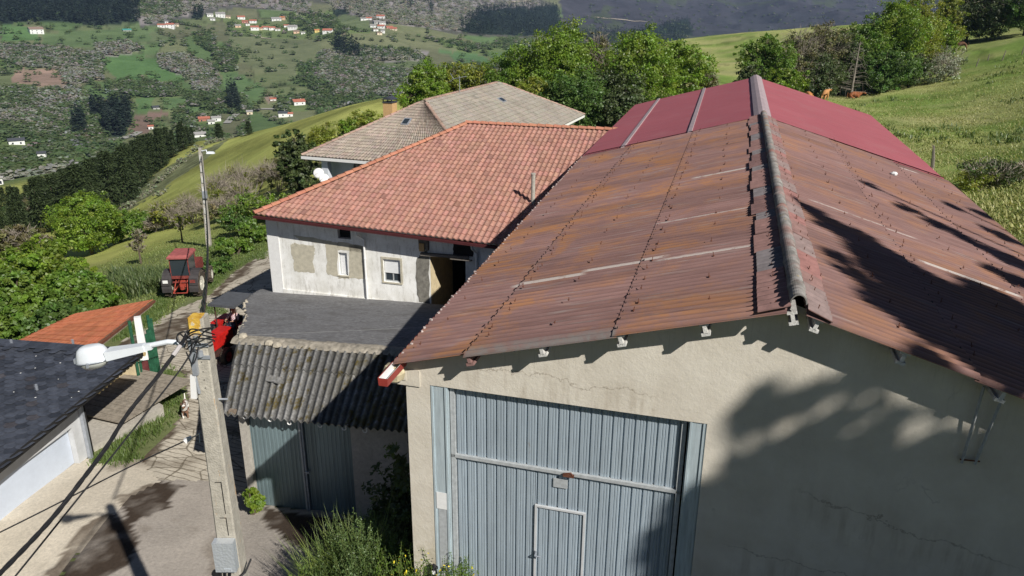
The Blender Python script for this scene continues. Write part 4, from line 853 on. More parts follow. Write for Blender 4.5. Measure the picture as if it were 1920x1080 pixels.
mb = MB(); mb.b2((w2[0]+16.04, .13, w2[2]-ZB+.04), (w2[1]+15.96, .14, w2[3]-ZB-.04)); obj('pane', mb, M['glass'], f2)
for h in (w1, w2): mb = MB(); mb.b2((h[0]+15.93, -.04, h[2]-ZB-.06), (h[1]+16.07, .10, h[2]-ZB-.002)); obj('sill', mb, M['plaster'], fh)
mb = MB(); h = w2; e = .09
for q in ((h[0]-e, h[0], h[2]-.01, h[3]+e), (h[1], h[1]+e, h[2]-.01, h[3]+e), (h[0], h[1], h[3], h[3]+e)): mb.b2((q[0]+16, -.02, q[2]-ZB), (q[1]+16, -.001, q[3]-ZB))
obj('window_surround', mb, M['plaster'], fh)
mb = MB(); mb.b2((w3[0]+16, .2, w3[2]-ZB), (w3[1]+16, .22, w3[3]-ZB)); obj('loft_hatch', mb, M['dark'], fh)
# lintel over the passage, dark board left of it
q0, q1 = hw(790, 471), hw(880, 486)
mb = MB(); mb.box(((q0[0]+q1[0])/2+16, -.06, (q0[1]+q1[1])/2-ZB), (q1[0]-q0[0], .16, .11), np.array([[cos(.02), 0, -sin(.02)], [0, 1, 0], [sin(.02), 0, cos(.02)]])); mb.box((q1[0]+15.7, -.14, q1[1]-ZB+.0), (.9, .1, .04)); obj('lintel', mb, M['oldwood'], fh)
mb = MB(); h = rect(785, 443, 805, 468); mb.b2((h[0]+16, -.05, h[2]-ZB), (h[1]+16, -.002, h[3]-ZB)); h = rect(799, 445, 804, 470); mb.b2((h[0]+16.0, -.09, h[2]-ZB), (h[1]+16, -.04, h[3]-ZB)); obj('timber_post', mb, M['oldwood'], fh)
mb = MB(); h = rect(787, 455, 799, 471); mb.b2((h[0]+16, -.10, h[2]-ZB), (h[1]+15.95, -.04, h[3]-ZB)); obj('exposed_brick', mb, M['brick'], fh)
mb = MB(); patch(mb, [(849, 449), (887, 451), (887, 482), (849, 478)], .01); obj('opening_shade_sheet', mb, M['dark'], fh)  # near-black sheet laid over the opening to stand for its shade
# downpipes
def pipe(x, y0, y1, lab):
    a, z0 = hw(x, y0); z1 = hw(x+3, y1)[1]; X = a+16; mb = MB()
    mb.tube([(X-.10, -.42, z0-ZB+.08), (X-.10, -.40, z0-ZB-.12), (X+.06, -.09, z0-ZB-.36), (X+.07, -.09, z1-ZB)], .045, 8)
    for zc in (z0-ZB-1.2, (z0+z1)/2-ZB-.5): mb.lathe((X+.07, -.09, zc), [(.055, -.03), (.055, .03)], 8)
    obj('downpipe', mb, M['white'], fh)
pipe(680, 431, 566, '')
a, z = hw(889, 455); mb = MB(); mb.tube([(a+16, -.35, z-ZB), (a+16.02, -.33, z-ZB-.15), (a+16.12, -.08, z-ZB-.4), (a+16.12, -.08, z-ZB-2)], .045, 8); obj('downpipe', mb, M['white'], fh)
# flue pipe
n = np.cross(np.array(fl(AE2, B0, ze(AE2)))-fl(A0, B0, ze(A0)), np.array(fl(RA, RBb, RZ))-fl(AE2, B0, ze(AE2)))
sl = (RZ-1.2)/(RBb-B0); q = FW.on_slope(999, 386, AE2, B0, 1.0, -.02, sl); tp = FW.on_b(998, 326, q[1])
mb = MB(); q_ = fl(*q); mb.tube([(q_[0], q_[1], q_[2]-.2), (q_[0], q_[1], tp[2]-ZB)], .085, 12); mb.lathe((q_[0], q_[1], tp[2]-ZB), [(.10, -.02), (.10, .03)], 12); obj('flue_pipe', mb, M['concrete'], fh)

# ------------------------------------------------------------------ second farmhouse (grey brown hip roof)
Y2 = radians(19.54); F2 = Frame((-14.24, 51.96, -4.6), Y2); W2, L2, ZE2, ZR2 = 12.49, 27.31, 4.6, 4.6+3.26
h2 = F2.thing('farmhouse', 'white farmhouse with weathered grey brown hipped tile roof and brick chimney', 'house')
A1, A2 = (W2/2, W2/2, ZR2), (W2/2, L2-W2/2, ZR2)
mb = MB(); tile_patch(mb, (0, 0, ZE2), (W2, 0, ZE2), A1, A1, .26, .42, .055, .04, seed=7, jit=.2)
obj('roof', mb, M['gtile'], h2)
M['gtile2'] = mk_tiles('lichen grey tiles', (.27, .245, .21), (.37, .335, .285), (.16, .14, .12), .5)
mb = MB(); tile_patch(mb, (W2, 0, ZE2), (W2, L2, ZE2), (W2/2, L2, ZR2), (W2/2, 0, ZR2), .26, .42, .05, .045, clip=lambda u, v: (u*L2 > v*W2/2) and (u*L2 < L2-v*W2/2), seed=8, jit=.12); obj('roof', mb, M['gtile2'], h2)
mb = MB(); tile_patch(mb, (0, L2, ZE2), (0, 0, ZE2), A1, A2, .3, .42, .05, .04, seed=9); tile_patch(mb, (W2, L2, ZE2), (0, L2, ZE2), A2, A2, .3, .42, .05, .04, seed=10); obj('roof', mb, M['gtile'], h2)
mb = MB(); 
for k_, (P_a, P_b) in enumerate((((0, 0, ZE2+.03), A1), ((W2, 0, ZE2+.03), A1), (A1, A2), ((W2, L2, ZE2+.03), A2))): mb = MB(); caps(mb, P_a, P_b, .12, .45, seed=5+k_); obj('ridge_tiles' if k_ == 2 else 'hip_tiles', mb, M['gcap'], h2)
mb = MB(); mb.b2((-.03, -.06, ZE2-.22), (W2+.03, .02, ZE2-.04)); mb.b2((-.03, .02, ZE2-.22), (.05, L2, ZE2-.04)); mb.b2((W2-.05, .02, ZE2-.22), (W2+.03, L2, ZE2-.04)); mb.b2((.05, .02, ZE2-.10), (W2-.05, L2-.1, ZE2-.06)); obj('eaves', mb, M['white'], h2)
mb = MB(); pts = [F2.on_b(x, y, 1.5) for x, y in ((624, 310), (661, 315), (720, 330))]
x0 = F2.on_b(621, 310, 1.5)[0]; xd = F2.on_b(663, 315, 1.5)[0]; mb.b2((x0+.0, 1.5, 0), (xd, 1.7, ZE2-.1)); mb.b2((xd+2.4, 1.5, 0), (W2-.8, 1.7, ZE2-.1)); mb.b2((xd, 1.5, ZE2-.5), (xd+2.4, 1.7, ZE2-.1)); mb.b2((x0, 1.7, 0), (x0+.2, L2-.8, ZE2-.1)); mb.b2((W2-1.0, 1.7, 0), (W2-.8, L2-.8, ZE2-.1)); mb.b2((x0, L2-1, 0), (W2-1, L2-.8, ZE2-.1))
obj('wall', mb, M['bluegrey'], h2)
mb = MB(); mb.b2((xd+.02, 1.62, 0), (xd+2.38, 1.66, ZE2-.52)); obj('window', mb, M['glass'], h2)
xc = F2.on_b(610, 310, .5)[0]; mb = MB(); mb.b2((xc-.2, .35, 0), (xc+.28, .8, ZE2-.1)); obj('porch_column', mb, M['bluegrey'], h2)
# satellite dishes on the column
for k, (x, y, s_) in enumerate(((601, 323, .36), (612, 333, .34))):
    c = F2.on_b(x, y, .1-.3*k); c[1] -= .25
    mb = MB(); ax = Matrix.Rotation(radians(62), 3, 'X') @ Matrix.Rotation(0, 3, 'Z'); ax = Matrix.Rotation(radians(25+k*20), 3, 'Z') @ ax
    mb.lathe(c, [(.01, .09), (s_*.5, .06), (s_*.85, .02), (s_, -.04), (s_*1.0, -.05), (s_*.5, .04), (.01, .07)], 18, axis=np.array(ax)); mb.tube([c, c+np.array([.3, .35, -.2])], .02, 6); mb.tube([c, c+np.array([.05, -.45, .1])], .012, 5)
    obj('satellite_dish', mb, M['white'], h2)
# chimney, roof lights, antenna
def on_face(x, y, which):
    if which == 'F': return F2.on_slope(x, y, 0, 0, ZE2-0, 0, (ZR2-ZE2)/(W2/2))
    if which == 'R': return F2.on_slope(x, y, W2, 0, ZE2, -(ZR2-ZE2)/(W2/2), 0)
c = on_face(733, 214, 'F'); cx, cy, cz = c; cx -= .55; cz0 = F2.on_b(735, 193, cy)[2]
ch = MB(); ch.b2((cx-.0, cy-.1, cz-.8), (cx+.72, cy+.62, cz0)); cho = obj('chimney', ch, M['brick'], h2)
mb = MB(); mb.b2((cx-.05, cy-.15, cz0), (cx+.77, cy+.67, cz0+.05)); 
for px_ in ((cx, cy-.1), (cx+.66, cy-.1), (cx, cy+.56), (cx+.66, cy+.56)): mb.b2((px_[0], px_[1], cz0+.05), (px_[0]+.06, px_[1]+.06, cz0+.22))
mb.prism([(cx-.08, cy-.2, cz0+.22), (cx+.80, cy-.2, cz0+.22), (cx+.36, cy-.2, cz0+.42)], (0, .9, 0)); obj('cowl', mb, M['slate'], cho)
for (x, y, f, w_, l_) in ((762, 230, 'F', .55, .75), (941, 189, 'R', .6, .8)):
    c = on_face(x, y, f); s_ = (ZR2-ZE2)/(W2/2); an = math.atan(s_)
    Rx = np.array([[1, 0, 0], [0, cos(an), -sin(an)], [0, sin(an), cos(an)]]) if f == 'F' else np.array([[cos(an), 0, sin(an)], [0, 1, 0], [-sin(an), 0, cos(an)]])
    mb = MB(); mb.box(c+np.array([0, 0, .06]), (w_, l_, .12), Rx); so = obj('roof_light', mb, M['steel'], h2); mb = MB(); mb.box(c+Rx @ np.array([0, 0, .135]), (w_*.7, l_*.72, .02), Rx); obj('pane', mb, M['glass'], so)
c = np.array([W2/2+.2, F2.on_slope(838, 172, W2/2, 0, ZR2, 0, 0)[1], ZR2]); tp = F2.L(at_pl(838, 145, F2.Wd(*c), F2.r)); mb = MB(); T_ = np.array([c[0], c[1], tp[2]])
mb.tube([c, T_+[0, 0, .1]], .025, 6); mb.tube([T_+[-.55, 0, -.1], T_+[.6, -.1, .15]], .015, 5)
for k in range(7): q = T_+np.array([-.5+.17*k, -.01*k, -.09+.035*k]); mb.tube([q+[0, -.32, .0], q+[0, .32, 0]], .009, 4)
for k in (-1, 1): mb.tube([T_+[-.5, 0, -.1], T_+[-.8, .1*k, .3*k]], .012, 4)
an_ = obj('antenna', mb, M['steel'], h2)

# ------------------------------------------------------------------ mossy lean-to garage
FS = Frame(np.array([*at_z(470, 950, -2.8)[:2], -2.8]), radians(11.5)); ZS = 2.8
gs = FS.thing('garage', 'low garage with mossy corrugated grey roof and greenish pleated doors', 'garage')
e0, e1 = FS.on_b(415, 776, -.32), FS.on_b(742, 808, -.32); gy0 = e0[0]
ms = .24; rzs = lambda a, b: e0[2]+(e1[2]-e0[2])*(a-e0[0])/(e1[0]-e0[0])+ms*(b+.32)
def on_s(x, y): return FS.on_slope(x, y, e0[0], -.32, e0[2], (e1[2]-e0[2])/(e1[0]-e0[0]), ms)
r0, r1 = on_s(446, 632), on_s(737, 661)
mb = MB(); pit = .178; amp = .037; aR = 5.25
aa = np.arange(e0[0], aR, pit/8)
for k, (b0, b1) in enumerate(((-.32, 1.55), (1.42, (r0[1]+r1[1])/2+.05))):
    vs = np.linspace(0, 1, 5); P = np.zeros((len(aa), 5, 3))
    for i, v in enumerate(vs):
        bb = b0+(b1-b0)*v+.02*fbm(aa*.9, aa*0+k, 2, 2); left = 0
        P[:, i, 0] = aa+(r0[0]-e0[0])*(bb+.32)/(r0[1]+.32)*np.clip(1-(aa-e0[0])/6.0, 0, 1); P[:, i, 1] = bb; P[:, i, 2] = rzs(aa, bb)+amp*np.cos(2*pi*aa/pit)+.045*k*(1-v)+.03*fbm(aa*.6, bb*.6, 3, 8)
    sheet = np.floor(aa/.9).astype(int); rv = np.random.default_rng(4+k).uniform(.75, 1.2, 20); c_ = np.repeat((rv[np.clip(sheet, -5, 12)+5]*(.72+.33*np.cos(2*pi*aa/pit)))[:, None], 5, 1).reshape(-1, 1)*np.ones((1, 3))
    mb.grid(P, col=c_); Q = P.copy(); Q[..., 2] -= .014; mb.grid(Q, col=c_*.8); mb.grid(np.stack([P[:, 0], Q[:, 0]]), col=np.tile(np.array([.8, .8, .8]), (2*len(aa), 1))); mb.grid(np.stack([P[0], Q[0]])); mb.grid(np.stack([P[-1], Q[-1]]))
obj('front_roof', mb, M['fibre'], gs)
mb = MB(); q = on_s(515, 716); mb.box(q+[0, 0, .075], (.40, .22, .03), rotz(-.1) @ np.array([[1, 0, 0], [0, cos(.22), -sin(.22)], [0, sin(.22), cos(.22)]])); mb.box(q+[.1, -.10, .06], (.25, .08, .03), rotz(-.25)); obj('loose_slab', mb, M['fibre'], gs)
# mortar ridge, rough
mb = MB(); n_ = 90; xs = np.linspace(r0[0]-.05, aR, n_); rb = (r0[1]+r1[1])/2; P = np.zeros((n_, 6, 3)); rgm = np.random.default_rng(5)
for j, (db, dz_) in enumerate(((-.26, -.03), (-.14, .05), (-.02, .08), (.10, .07), (.2, .03), (.26, -.06))):
    P[:, j, 0] = xs; P[:, j, 1] = rb+db+.10*fbm(xs*2.2, xs*0+j*.3, 4, 3)+rgm.uniform(-.02, .02, n_); P[:, j, 2] = rzs(xs, rb)+dz_+.05*fbm(xs*4, xs*0+j, 3, 6)
mb.grid(P); M['ridgem'] = plain('dirty ridge mortar', (.27, .245, .20), .95, .4, 7, bump=.6, c2=(.40, .36, .30)); obj('ridge_mortar', mb, M['ridgem'], gs)
for (x, y) in ((505, 648), (456, 635), (520, 652)):
    q = on_s(x, y); mb = MB(); mb.lathe(q+[0, 0, .08], [(.03, -.05), (.14, -.02), (.11, .06), (.03, .09)], 6); obj('ridge_stone', mb, M['stone'], gs)
# rear slope: tarred, wavy, outline from the photo
zr0 = rzs(r0[0], rb); mr = -.262
def on_r(x, y): return FS.on_slope(x, y, r0[0], rb, zr0, (e1[2]-e0[2])/(e1[0]-e0[0]), mr)
out = [on_r(*p)[:2] for p in ((445, 634), (449, 624), (452, 612), (462, 598), (462, 588), (458, 576), (461, 563), (470, 553), (485, 544), (497, 540), (512, 541), (600, 549), (700, 561), (802, 573))]
yb = max(p[1] for p in out)+.3; out = out[:-1]+[(aR+1.0, out[-1][1]+.1), (aR+.6, rb-.1)]
gx = np.arange(min(p[0] for p in out)-.1, aR+1.0, .09); gyv = np.arange(rb-.1, yb+.1, .09); X_, Y_ = np.meshgrid(gx, gyv, indexing='ij')
Z_ = zr0+(e1[2]-e0[2])/(e1[0]-e0[0])*(X_-r0[0])+mr*(Y_-rb)+.05*fbm(X_*.6, Y_*.5, 4, 12)+.015*np.cos(2*pi*X_/.22)*np.clip((X_-2.5)/1.5, 0, 1)+.03*np.clip((X_-1.5)/2, 0, 1)*fbm(X_*.8+Y_*.5, Y_*.15, 3, 4)
inm = inpoly(X_[:-1, :-1]+.045+.05*fbm(X_[:-1, :-1]*3, Y_[:-1, :-1]*3, 2, 1), Y_[:-1, :-1]+.045, out)
mb = MB(); P = np.stack([X_, Y_, Z_], -1); mb.grid(P, mask=inm); Q = P.copy(); Q[..., 2] -= .09; mb.grid(Q, mask=inm)
# edge thickness
o3 = [np.array([p[0], p[1], 0]) for p in out]
for i in range(len(out)-1):
    for (u0, u1) in [(t/4, (t+1)/4) for t in range(4)]:
        a_ = o3[i]*(1-u0)+o3[i+1]*u0; b_ = o3[i]*(1-u1)+o3[i+1]*u1
        za, zb = [zr0+(e1[2]-e0[2])/(e1[0]-e0[0])*(p[0]-r0[0])+mr*(p[1]-rb) for p in (a_, b_)]
        mb.add([(a_[0], a_[1], za+.0), (b_[0], b_[1], zb+.0), (b_[0], b_[1], zb-.12), (a_[0], a_[1], za-.12)], [(0, 1, 2, 3)])
obj('rear_roof', mb, M['tar'], gs)
# stones along the broken left edge
mb = MB(); re_ = np.random.default_rng(8)
for i in range(26):
    t = re_.uniform(0, 5.99); k = int(t); p = o3[k]*(1-(t-k))+o3[k+1]*(t-k); zc = zr0+mr*(p[1]-rb)-.06
    mb.lathe((p[0]+re_.uniform(-.06, .08), p[1], zc), [(.02, -.08), (re_.uniform(.04, .085), -.03), (re_.uniform(.03, .07), .03), (.02, .05)], 6)
obj('edge_rubble', mb, M['stone'], gs)
# walls & doors
dL, dM, dR = FS.on_b(468, 850, 0)[0], FS.on_b(570, 900, 0)[0], FS.on_b(660, 850, 0)[0]; pr = FS.on_b(726, 830, 0)[0]
zt1 = e0[2]-.05
mb = MB(); mb.b2((-.02, -.0, -.3), (dL, .3, zt1+.05)); mb.b2((dR, 0, -.3), (aR, .3, e1[2]+.02)); mb.b2((dL, 0, zt1-.10), (dR, .3, zt1+.04)); mb.prism([(.02, .3, -1), (.02, .3, rzs(0, .3)-.08), (.02, rb, rzs(0, rb)-.08), (.02, rb, -1)], (.2, 0, 0))
mb.add([(0.05, rb, -2), (0.05, out[10][1]-.3, -2), (0.05, out[10][1]-.3, zr0+mr*(out[10][1]-.3-rb)-.12), (.05, rb, zr0-.12)], [(0, 1, 2, 3)])
obj('wall', mb, M['concrete'], gs)
for k, (a0, a1) in enumerate(((dL+.01, dM-.04), (dM+.04, dR-.01))):
    mb = MB(); pleat(mb, a0, a1, .02, zt1-.1, .14, pitch=.11); do = obj('garage_door', mb, M['galv2'], gs)
mb = MB(); mb.b2((dM-.06, .08, 0), (dM+.05, .15, zt1-.1)); mb.b2((dM-.02, .05, 0), (dM+.0, .08, zt1-.12)); mb.box((dM+.07, .07, 1.25), (.12, .04, .04)); obj('door_post', mb, M['greypaint'], gs)
for x, y in ((459, 786), (506, 791), (542, 797), (600, 802), (645, 807), (684, 812)):
    q = FS.on_b(x, y-6, -.22); mb = MB(); pts = [q+np.array([.05, .0, .08]), q+np.array([.045, 0, 0])]+[q+np.array([.05*cos(t), 0, -.02-.055*sin(t)]) for t in np.linspace(0, pi*1.05, 7)]
    mb.tube(pts, .016, 6); obj('gutter_hook', mb, M['white'], gs)
mb = MB(); q = FS.on_b(436, 770, -.2); mb.box(q+[0, 0, -.03], (.17, .1, .12)); obj('rafter_end', mb, M['wood'], gs)

# ------------------------------------------------------------------ slate roofed building on the left
FL_ = Frame((-12.24, 19.29, -2.7), radians(8.5))
sl_ = FL_.thing('outbuilding', 'outbuilding with blue black slate roof and pale blue garage door', 'outbuilding')
def on_x(x, y, a): return FL_.L(at_pl(x, y, FL_.o+a*FL_.w, FL_.w))
v0, v1 = on_x(264, 661, .6), on_x(0, 874, .6); v2 = on_x(148, 768, .6)
zy = lambda y: v0[2]+(v1[2]-v0[2])/(v1[1]-v0[1])*(y-v0[1]); YE = v0[1]
# slates: overlapping round-ended pieces laid in courses across the slope
mb = MB(); rs = np.random.default_rng(12); co, cw = .20, .33
sy = (v0[2]-v1[2])/(v0[1]-v1[1])
row = 0; y = YE-.12
while y > -10.5:
    x = .58+(row % 2)*cw/2-cw*.5
    while x > -9.5:
        if x < .60-.0 and x+cw*.0 < .62:
            w_ = cw*.5*rs.uniform(.94, 1.0); L_ = .38; n_ = 6; pts = [(-w_, .0), (w_, .0)]+[(w_*cos(t), -L_*.62-.38*L_*sin(t)) for t in np.linspace(0, pi, n_)]
            t0 = zy(y)+.028; tw = rs.uniform(-.006, .010); V = []
            for (dx, dy) in pts:
                u = -dy/L_; V.append((x+dx, y+dy, zy(y+dy)+.012+.030*u+tw*u))
            V2 = [(v[0], v[1], v[2]-.009) for v in V]; n = len(V); c = rs.uniform(.7, 1.5)*np.array([1, 1, 1])*(np.array([1.25, 1.05, .9]) if rs.random() < .06 else 1)
            mb.add(V+V2, [tuple(range(n))]+[(i, i+n, (i+1) % n+n, (i+1) % n) for i in range(n)], 0, c)
        x -= cw
    y -= co; row += 1
obj('slate_roof', mb, M['slate'], sl_)
mb = MB(); P = np.zeros((2, 2, 3)); 
for i, x in enumerate((.60, -9.6)):
    for j, y in enumerate((YE+.05, -10.6)): P[i, j] = (x, y, zy(y)+.002)
mb.grid(P); Q = P.copy(); Q[..., 2] -= .10; mb.grid(Q); mb.grid(np.stack([P[0], Q[0]])); mb.grid(np.stack([P[:, 0], Q[:, 0]])); obj('roof_deck', mb, M['slate'], sl_)
mb = MB(); y_ = v0[1]-.0; P = np.zeros((2, 2, 3)); x = .55
while x > -9.4:
    mb.box((x, YE-.16, zy(YE-.16)+.085), (.23, .42, .012), rotz(rs.uniform(-.03, .03)) @ np.array([[1, 0, 0], [0, cos(.06), -sin(.06)], [0, sin(.06), cos(.06)]]), 0, rs.uniform(.8, 1.3)*np.ones(3)); x -= .235
x = .15
while x > -9.4:
    mb.lathe((x, YE-.46, zy(YE-.46)+.075), [(.01, .0), (.135, .0), (.135, .012), (.01, .014)], 14, col=rs.uniform(.8, 1.2)*np.ones(3)); mb.b2((x-.135, YE-.40, zy(YE-.4)+.055), (x+.135, YE-.30, zy(YE-.4)+.08)); x -= .53
obj('ridge_slates', mb, M['slate'], sl_)
mb = MB(); P0, P1 = (.63, YE+.02, zy(YE)-.0), (.63, -10.5, zy(-10.5)); mb.add([(.60, P0[1], P0[2]+.045), (.66, P0[1], P0[2]+.045), (.66, P0[1], P0[2]-.12), (.60, P0[1], P0[2]-.12), (.60, P1[1], P1[2]+.045), (.66, P1[1], P1[2]+.045), (.66, P1[1], P1[2]-.12), (.60, P1[1], P1[2]-.12)], [(0, 1, 2, 3), (4, 5, 6, 7), (0, 4, 5, 1), (1, 5, 6, 2), (2, 6, 7, 3)]); obj('verge_board', mb, M['dark'], sl_)
for (x, y) in ((23, 648), (138, 648), (70, 733)):
    q = FL_.on_slope(x, y, 0, v0[1], v0[2], 0, sy); mb = MB(); mb.box(q+[0, 0, .10], (.05, .03, .22)); [mb.box(q+[0, -.01, .05+.045*k], (.13, .008, .008)) for k in range(4)]; obj('snow_hook', mb, M['steel'], sl_)
mb = MB()
for k in range(34): q = np.array([rs.uniform(-5, .4), rs.uniform(-5, YE-.6), 0]); q[2] = zy(q[1])+.055; mb.lathe(q, [(.008, 0), (rs.uniform(.014, .028), .006), (.006, .012)], 6)
obj('bird_droppings', mb, M['white'], sl_)
# wall: white head panel, recessed blue door
mb = MB(); zt2 = zy(0)-.14; zl = 1.18
mb.b2((-.25, -.35, 0), (-.0, 0, zt2)); mb.b2((-.25, -3.35, zl), (-.0, -.35, zt2-.05)); mb.b2((-.25, -3.5, 0), (.0, -3.35, zt2-.05)); mb.b2((-9, -.25, -.2), (-.25, -.05, zt2)); obj('wall', mb, M['offwhite'], sl_)
mb = MB(); mb.b2((-.22, -3.34, .02), (-.16, -.36, zl+.02)); obj('garage_door', mb, M['bluepaint'], sl_)
mb = MB(); P = np.zeros((0,)); xs_ = np.arange(-11, -3.5, .045); G_ = np.zeros((2, len(xs_), 3)); 
for i, z in enumerate((-.1, zt2-.05)): G_[i, :, 0] = .02+.014*(np.floor(xs_/.045) % 2); G_[i, :, 1] = xs_; G_[i, :, 2] = z
mb.grid(G_); obj('roller_door', mb, M['greypaint'], sl_)
mb = MB(); mb.b2((.02, -.02, -.05), (.12, .07, zt2+.02)); obj('post', mb, M['steel'], sl_)
mb = MB(); mb.b2((-.02, .1, -.05), (.02, .25, zt2+.02)); obj('post', mb, M['dark'], sl_)
# tiles sticking out below the slate at the far end (ochre underlay)
mb = MB(); x = .1
for k in range(14): yy = .25+k*.17; mb.tube([(.58, yy, zy(yy)-.16), (-.9, yy, zy(yy)-.12)], .07, 8)
obj('eave_tiles', mb, plain('ochre eave tiles', (.55, .42, .2), .9, .2), sl_)
# far cream wall of the open bay
mb = MB(); qa_, qb_ = FL_.on_b(150, 765, 4.6), FL_.on_b(264, 735, 4.6); mb.b2((-5.5, 4.55, -.6), (qb_[0], 4.75, qb_[2]+1.35)); obj('wall', mb, M['cream'], sl_)

# low stone terrace between outbuilding and track
T0 = [at_z(x, y, -2.55) for x, y in ((168, 838), (158, 775), (185, 738), (272, 738), (305, 757), (235, 800))]
tr = thing('terrace', (*T0[5][:2], -3.05), 'low concrete terrace with weathered plank top beside the outbuilding', 'terrace')
mb = MB(); mb.prism([(p[0], p[1], -3.6) for p in T0], (0, 0, 1.0)); obj('base', mb, M['concrete'], tr, world=True)
mb = MB(); d = T0[4]-T0[5]; d /= np.linalg.norm(d); e = np.array([-d[1], d[0], 0]); ang = math.atan2(d[1], d[0])
for k in range(11):
    c = T0[5]+d*(.12+.30*k*.95)+e*1.35+np.array([0, 0, .09]); mb.box(c, (.26, 2.5, .04), rotz(ang+random.uniform(-.01, .01)))
obj('planks', mb, plain('sun bleached planks', (.27, .235, .19), .9, .35, 9), tr, world=True)

# ------------------------------------------------------------------ orange tiled shed
T1, TL1, L1, B1 = at_z(286, 562, -.5), at_z(140, 588, -.95), at_z(30, 636, -1.5), at_z(170, 652, -.98)
os_ = thing('shed', (-13.6, 25.0, -3.3), 'small open shed with bright orange tile roof behind the slate roof', 'shed')
# fourth corner so that the courses stay parallel
B2 = B1+(B1-T1)*.25; L2_ = L1+(B2-B1)*.6
mb = MB(); tile_patch(mb, L2_, B2, T1, TL1, .22, .30, .018, .028, seed=21, jit=.18, prof='flat'); obj('roof', mb, M['otile'], os_, world=True)
mb = MB(); u = (T1-B2); L_ = np.linalg.norm(u); mb.prism([B2+[.02, -.05, -.02], B2+[.1, -.05, -.02], B2+[.1, -.05, -.09], B2+[.02, -.05, -.09]], u*1.01); obj('verge_tiles', mb, M['rust'], os_, world=True)
mb = MB(); mb.prism([B2+[-.22, -.05, -.05], B2+[.06, -.05, -.09], B2+[.06, -.05, -.17], B2+[-.22, -.05, -.15]], u*.98); obj('fascia_board', mb, M['wood'], os_, world=True)
pA, pB = at_y(258, 604, 24.6), at_y(268, 735, 24.3)
mb = MB(); mb.box((pA[0]+.02, 24.6, -1.30), (.27, .22, 1.6), rotz(.4), taper=.8); obj('post', mb, M['white'], os_, world=True)
mb = MB(); mb.box((pA[0]-.02, 24.6, -2.7), (.26, .22, 1.1), rotz(.4)); o = obj('post', mb, plain('dark red flaking post', (.12, .03, .03), .8, .5, 6), os_, world=True)
mb = MB(); mb.box((-17.2, 24, -2.7), (.2, 3, 1.6)); obj('wall', mb, M['cream'], os_, world=True)
# green board gate
gA, gB = at_y(266, 738, 24.0), at_y(303, 722, 26.0)
gg = thing('gate', (*gA[:2], gA[2]), 'dark green upright board gate beside the orange tiled shed', 'gate')
for k in range(9):
    t = k/8; p = gA*(1-t)+gB*t; hgt = [2.75, 1.5, 1.55, 1.5, 1.7, 2.15, 2.3, 2.85, 2.7][k]; mb = MB(); mb.box((p[0], p[1], p[2]+hgt/2), (.10, .035, hgt), rotz(.9+random.uniform(-.1, .1))); obj('board', mb, M['green'], gg, world=True)
mb = MB(); 
for z in (.5, 1.2): mb.tube([gA+[0.03, 0, z], gB+[.03, 0, z]], .03, 4)
obj('rail', mb, M['green'], gg, world=True)
# ------------------------------------------------------------------ concrete utility pole with street lamp
PT = at_dep(371, 592, 8.0); PX, PY, PZ0 = PT[0], PT[1], -2.1; HT = PT[2]-PZ0
up_ = thing('utility_pole', (PX, PY, PZ0), 'tall near concrete utility pole with yellow lichen on its top and a meter box', 'utility pole')
mb = MB(); ws = [(z, .168+.26*(1-z/HT)**1.0) for z in np.linspace(0, HT, 16)]; V = []; wf = lambda z: .166+.022*(HT-z)
for z in np.linspace(0, HT, 16):
    h = wf(z)/2; e_ = h*.16
    V += [(-h+e_, -h, z), (h-e_, -h, z), (h, -h+e_, z), (h, h-e_, z), (h-e_, h, z), (-h+e_, h, z), (-h, h-e_, z), (-h, -h+e_, z)]
Fs = [(i*8+k, i*8+(k+1) % 8, (i+1)*8+(k+1) % 8, (i+1)*8+k) for i in range(15) for k in range(8)]+[tuple(range(120, 128)), tuple(reversed(range(8)))]
mb.add(V, Fs)
obj('shaft', mb, M['polec'], up_)
zp = lambda y: at_y(390, y, PY)[2]-PZ0
mb = MB()
for y in (655, 672, 690, 705, 720): z = zp(y); mb.lathe((.01, -wf(z)/2+.002, z), [(.006, -.006), (.006, .006)], 6, axis=np.array([[1, 0, 0], [0, 0, 1], [0, 1, 0]]).T)
for (ya, yb) in ((893, 952), (959, 992)):
    z1, z0 = zp(ya), zp(yb); h = wf(z0)/2; mb.b2((.035, -h-.003, z0), (.043, -h+.002, z1)); mb.b2((-.03, -h-.003, z1-.006), (.04, -h+.002, z1))
obj('recess_marks', mb, M['dark'], up_)
z1, z0 = zp(996), zp(1049); h = wf(z0)/2
mb = MB(); mb.box((-.005, -h-.05, (z0+z1)/2), (.235, .10, z1-z0)); mb.box((.02, -h-.103, z0+.03), (.08, .006, .04))
g = NG('crumpled foil'); n_ = g.vor(34); g.bump(n_, .35, .01); M['foil'] = g.done((.62, .66, .70), .38, .5, .45); bx_ = obj('meter_box', mb, M['foil'], up_)
mb = MB()
for k in range(3): mb.tube([(-.09+.06*k, -h-.05, z0+.01), (-.09+.05*k, -h-.06, z0-.13)], .012, 6)
loop = [(-.10, -h-.05, z0), (-.17, -h-.04, z0-.05), (-.16, -h-.03, z0-.12), (-.05, -h-.05, z0-.15), (.08, -h-.05, z0-.14), (.17, -h+.02, z0-.08), (.22, -h+.1, z0+.03)]
mb.tube(loop, .011, 6); mb.tube([(p[0], p[1]-.012, p[2]-.012) for p in loop[1:]], .009, 6); mb.lathe((-.14, -h-.05, z0-.06), [(.055, -.012), (.055, .012)], 14, axis=np.array([[1, 0, 0], [0, 0, 1], [0, 1, 0]]).T)
mb.tube([(-.13, -h-.02, z0-.1), (-.13, -h-.01, z0-1.5)], .012, 6); obj('wiring', mb, M['cable'], up_)
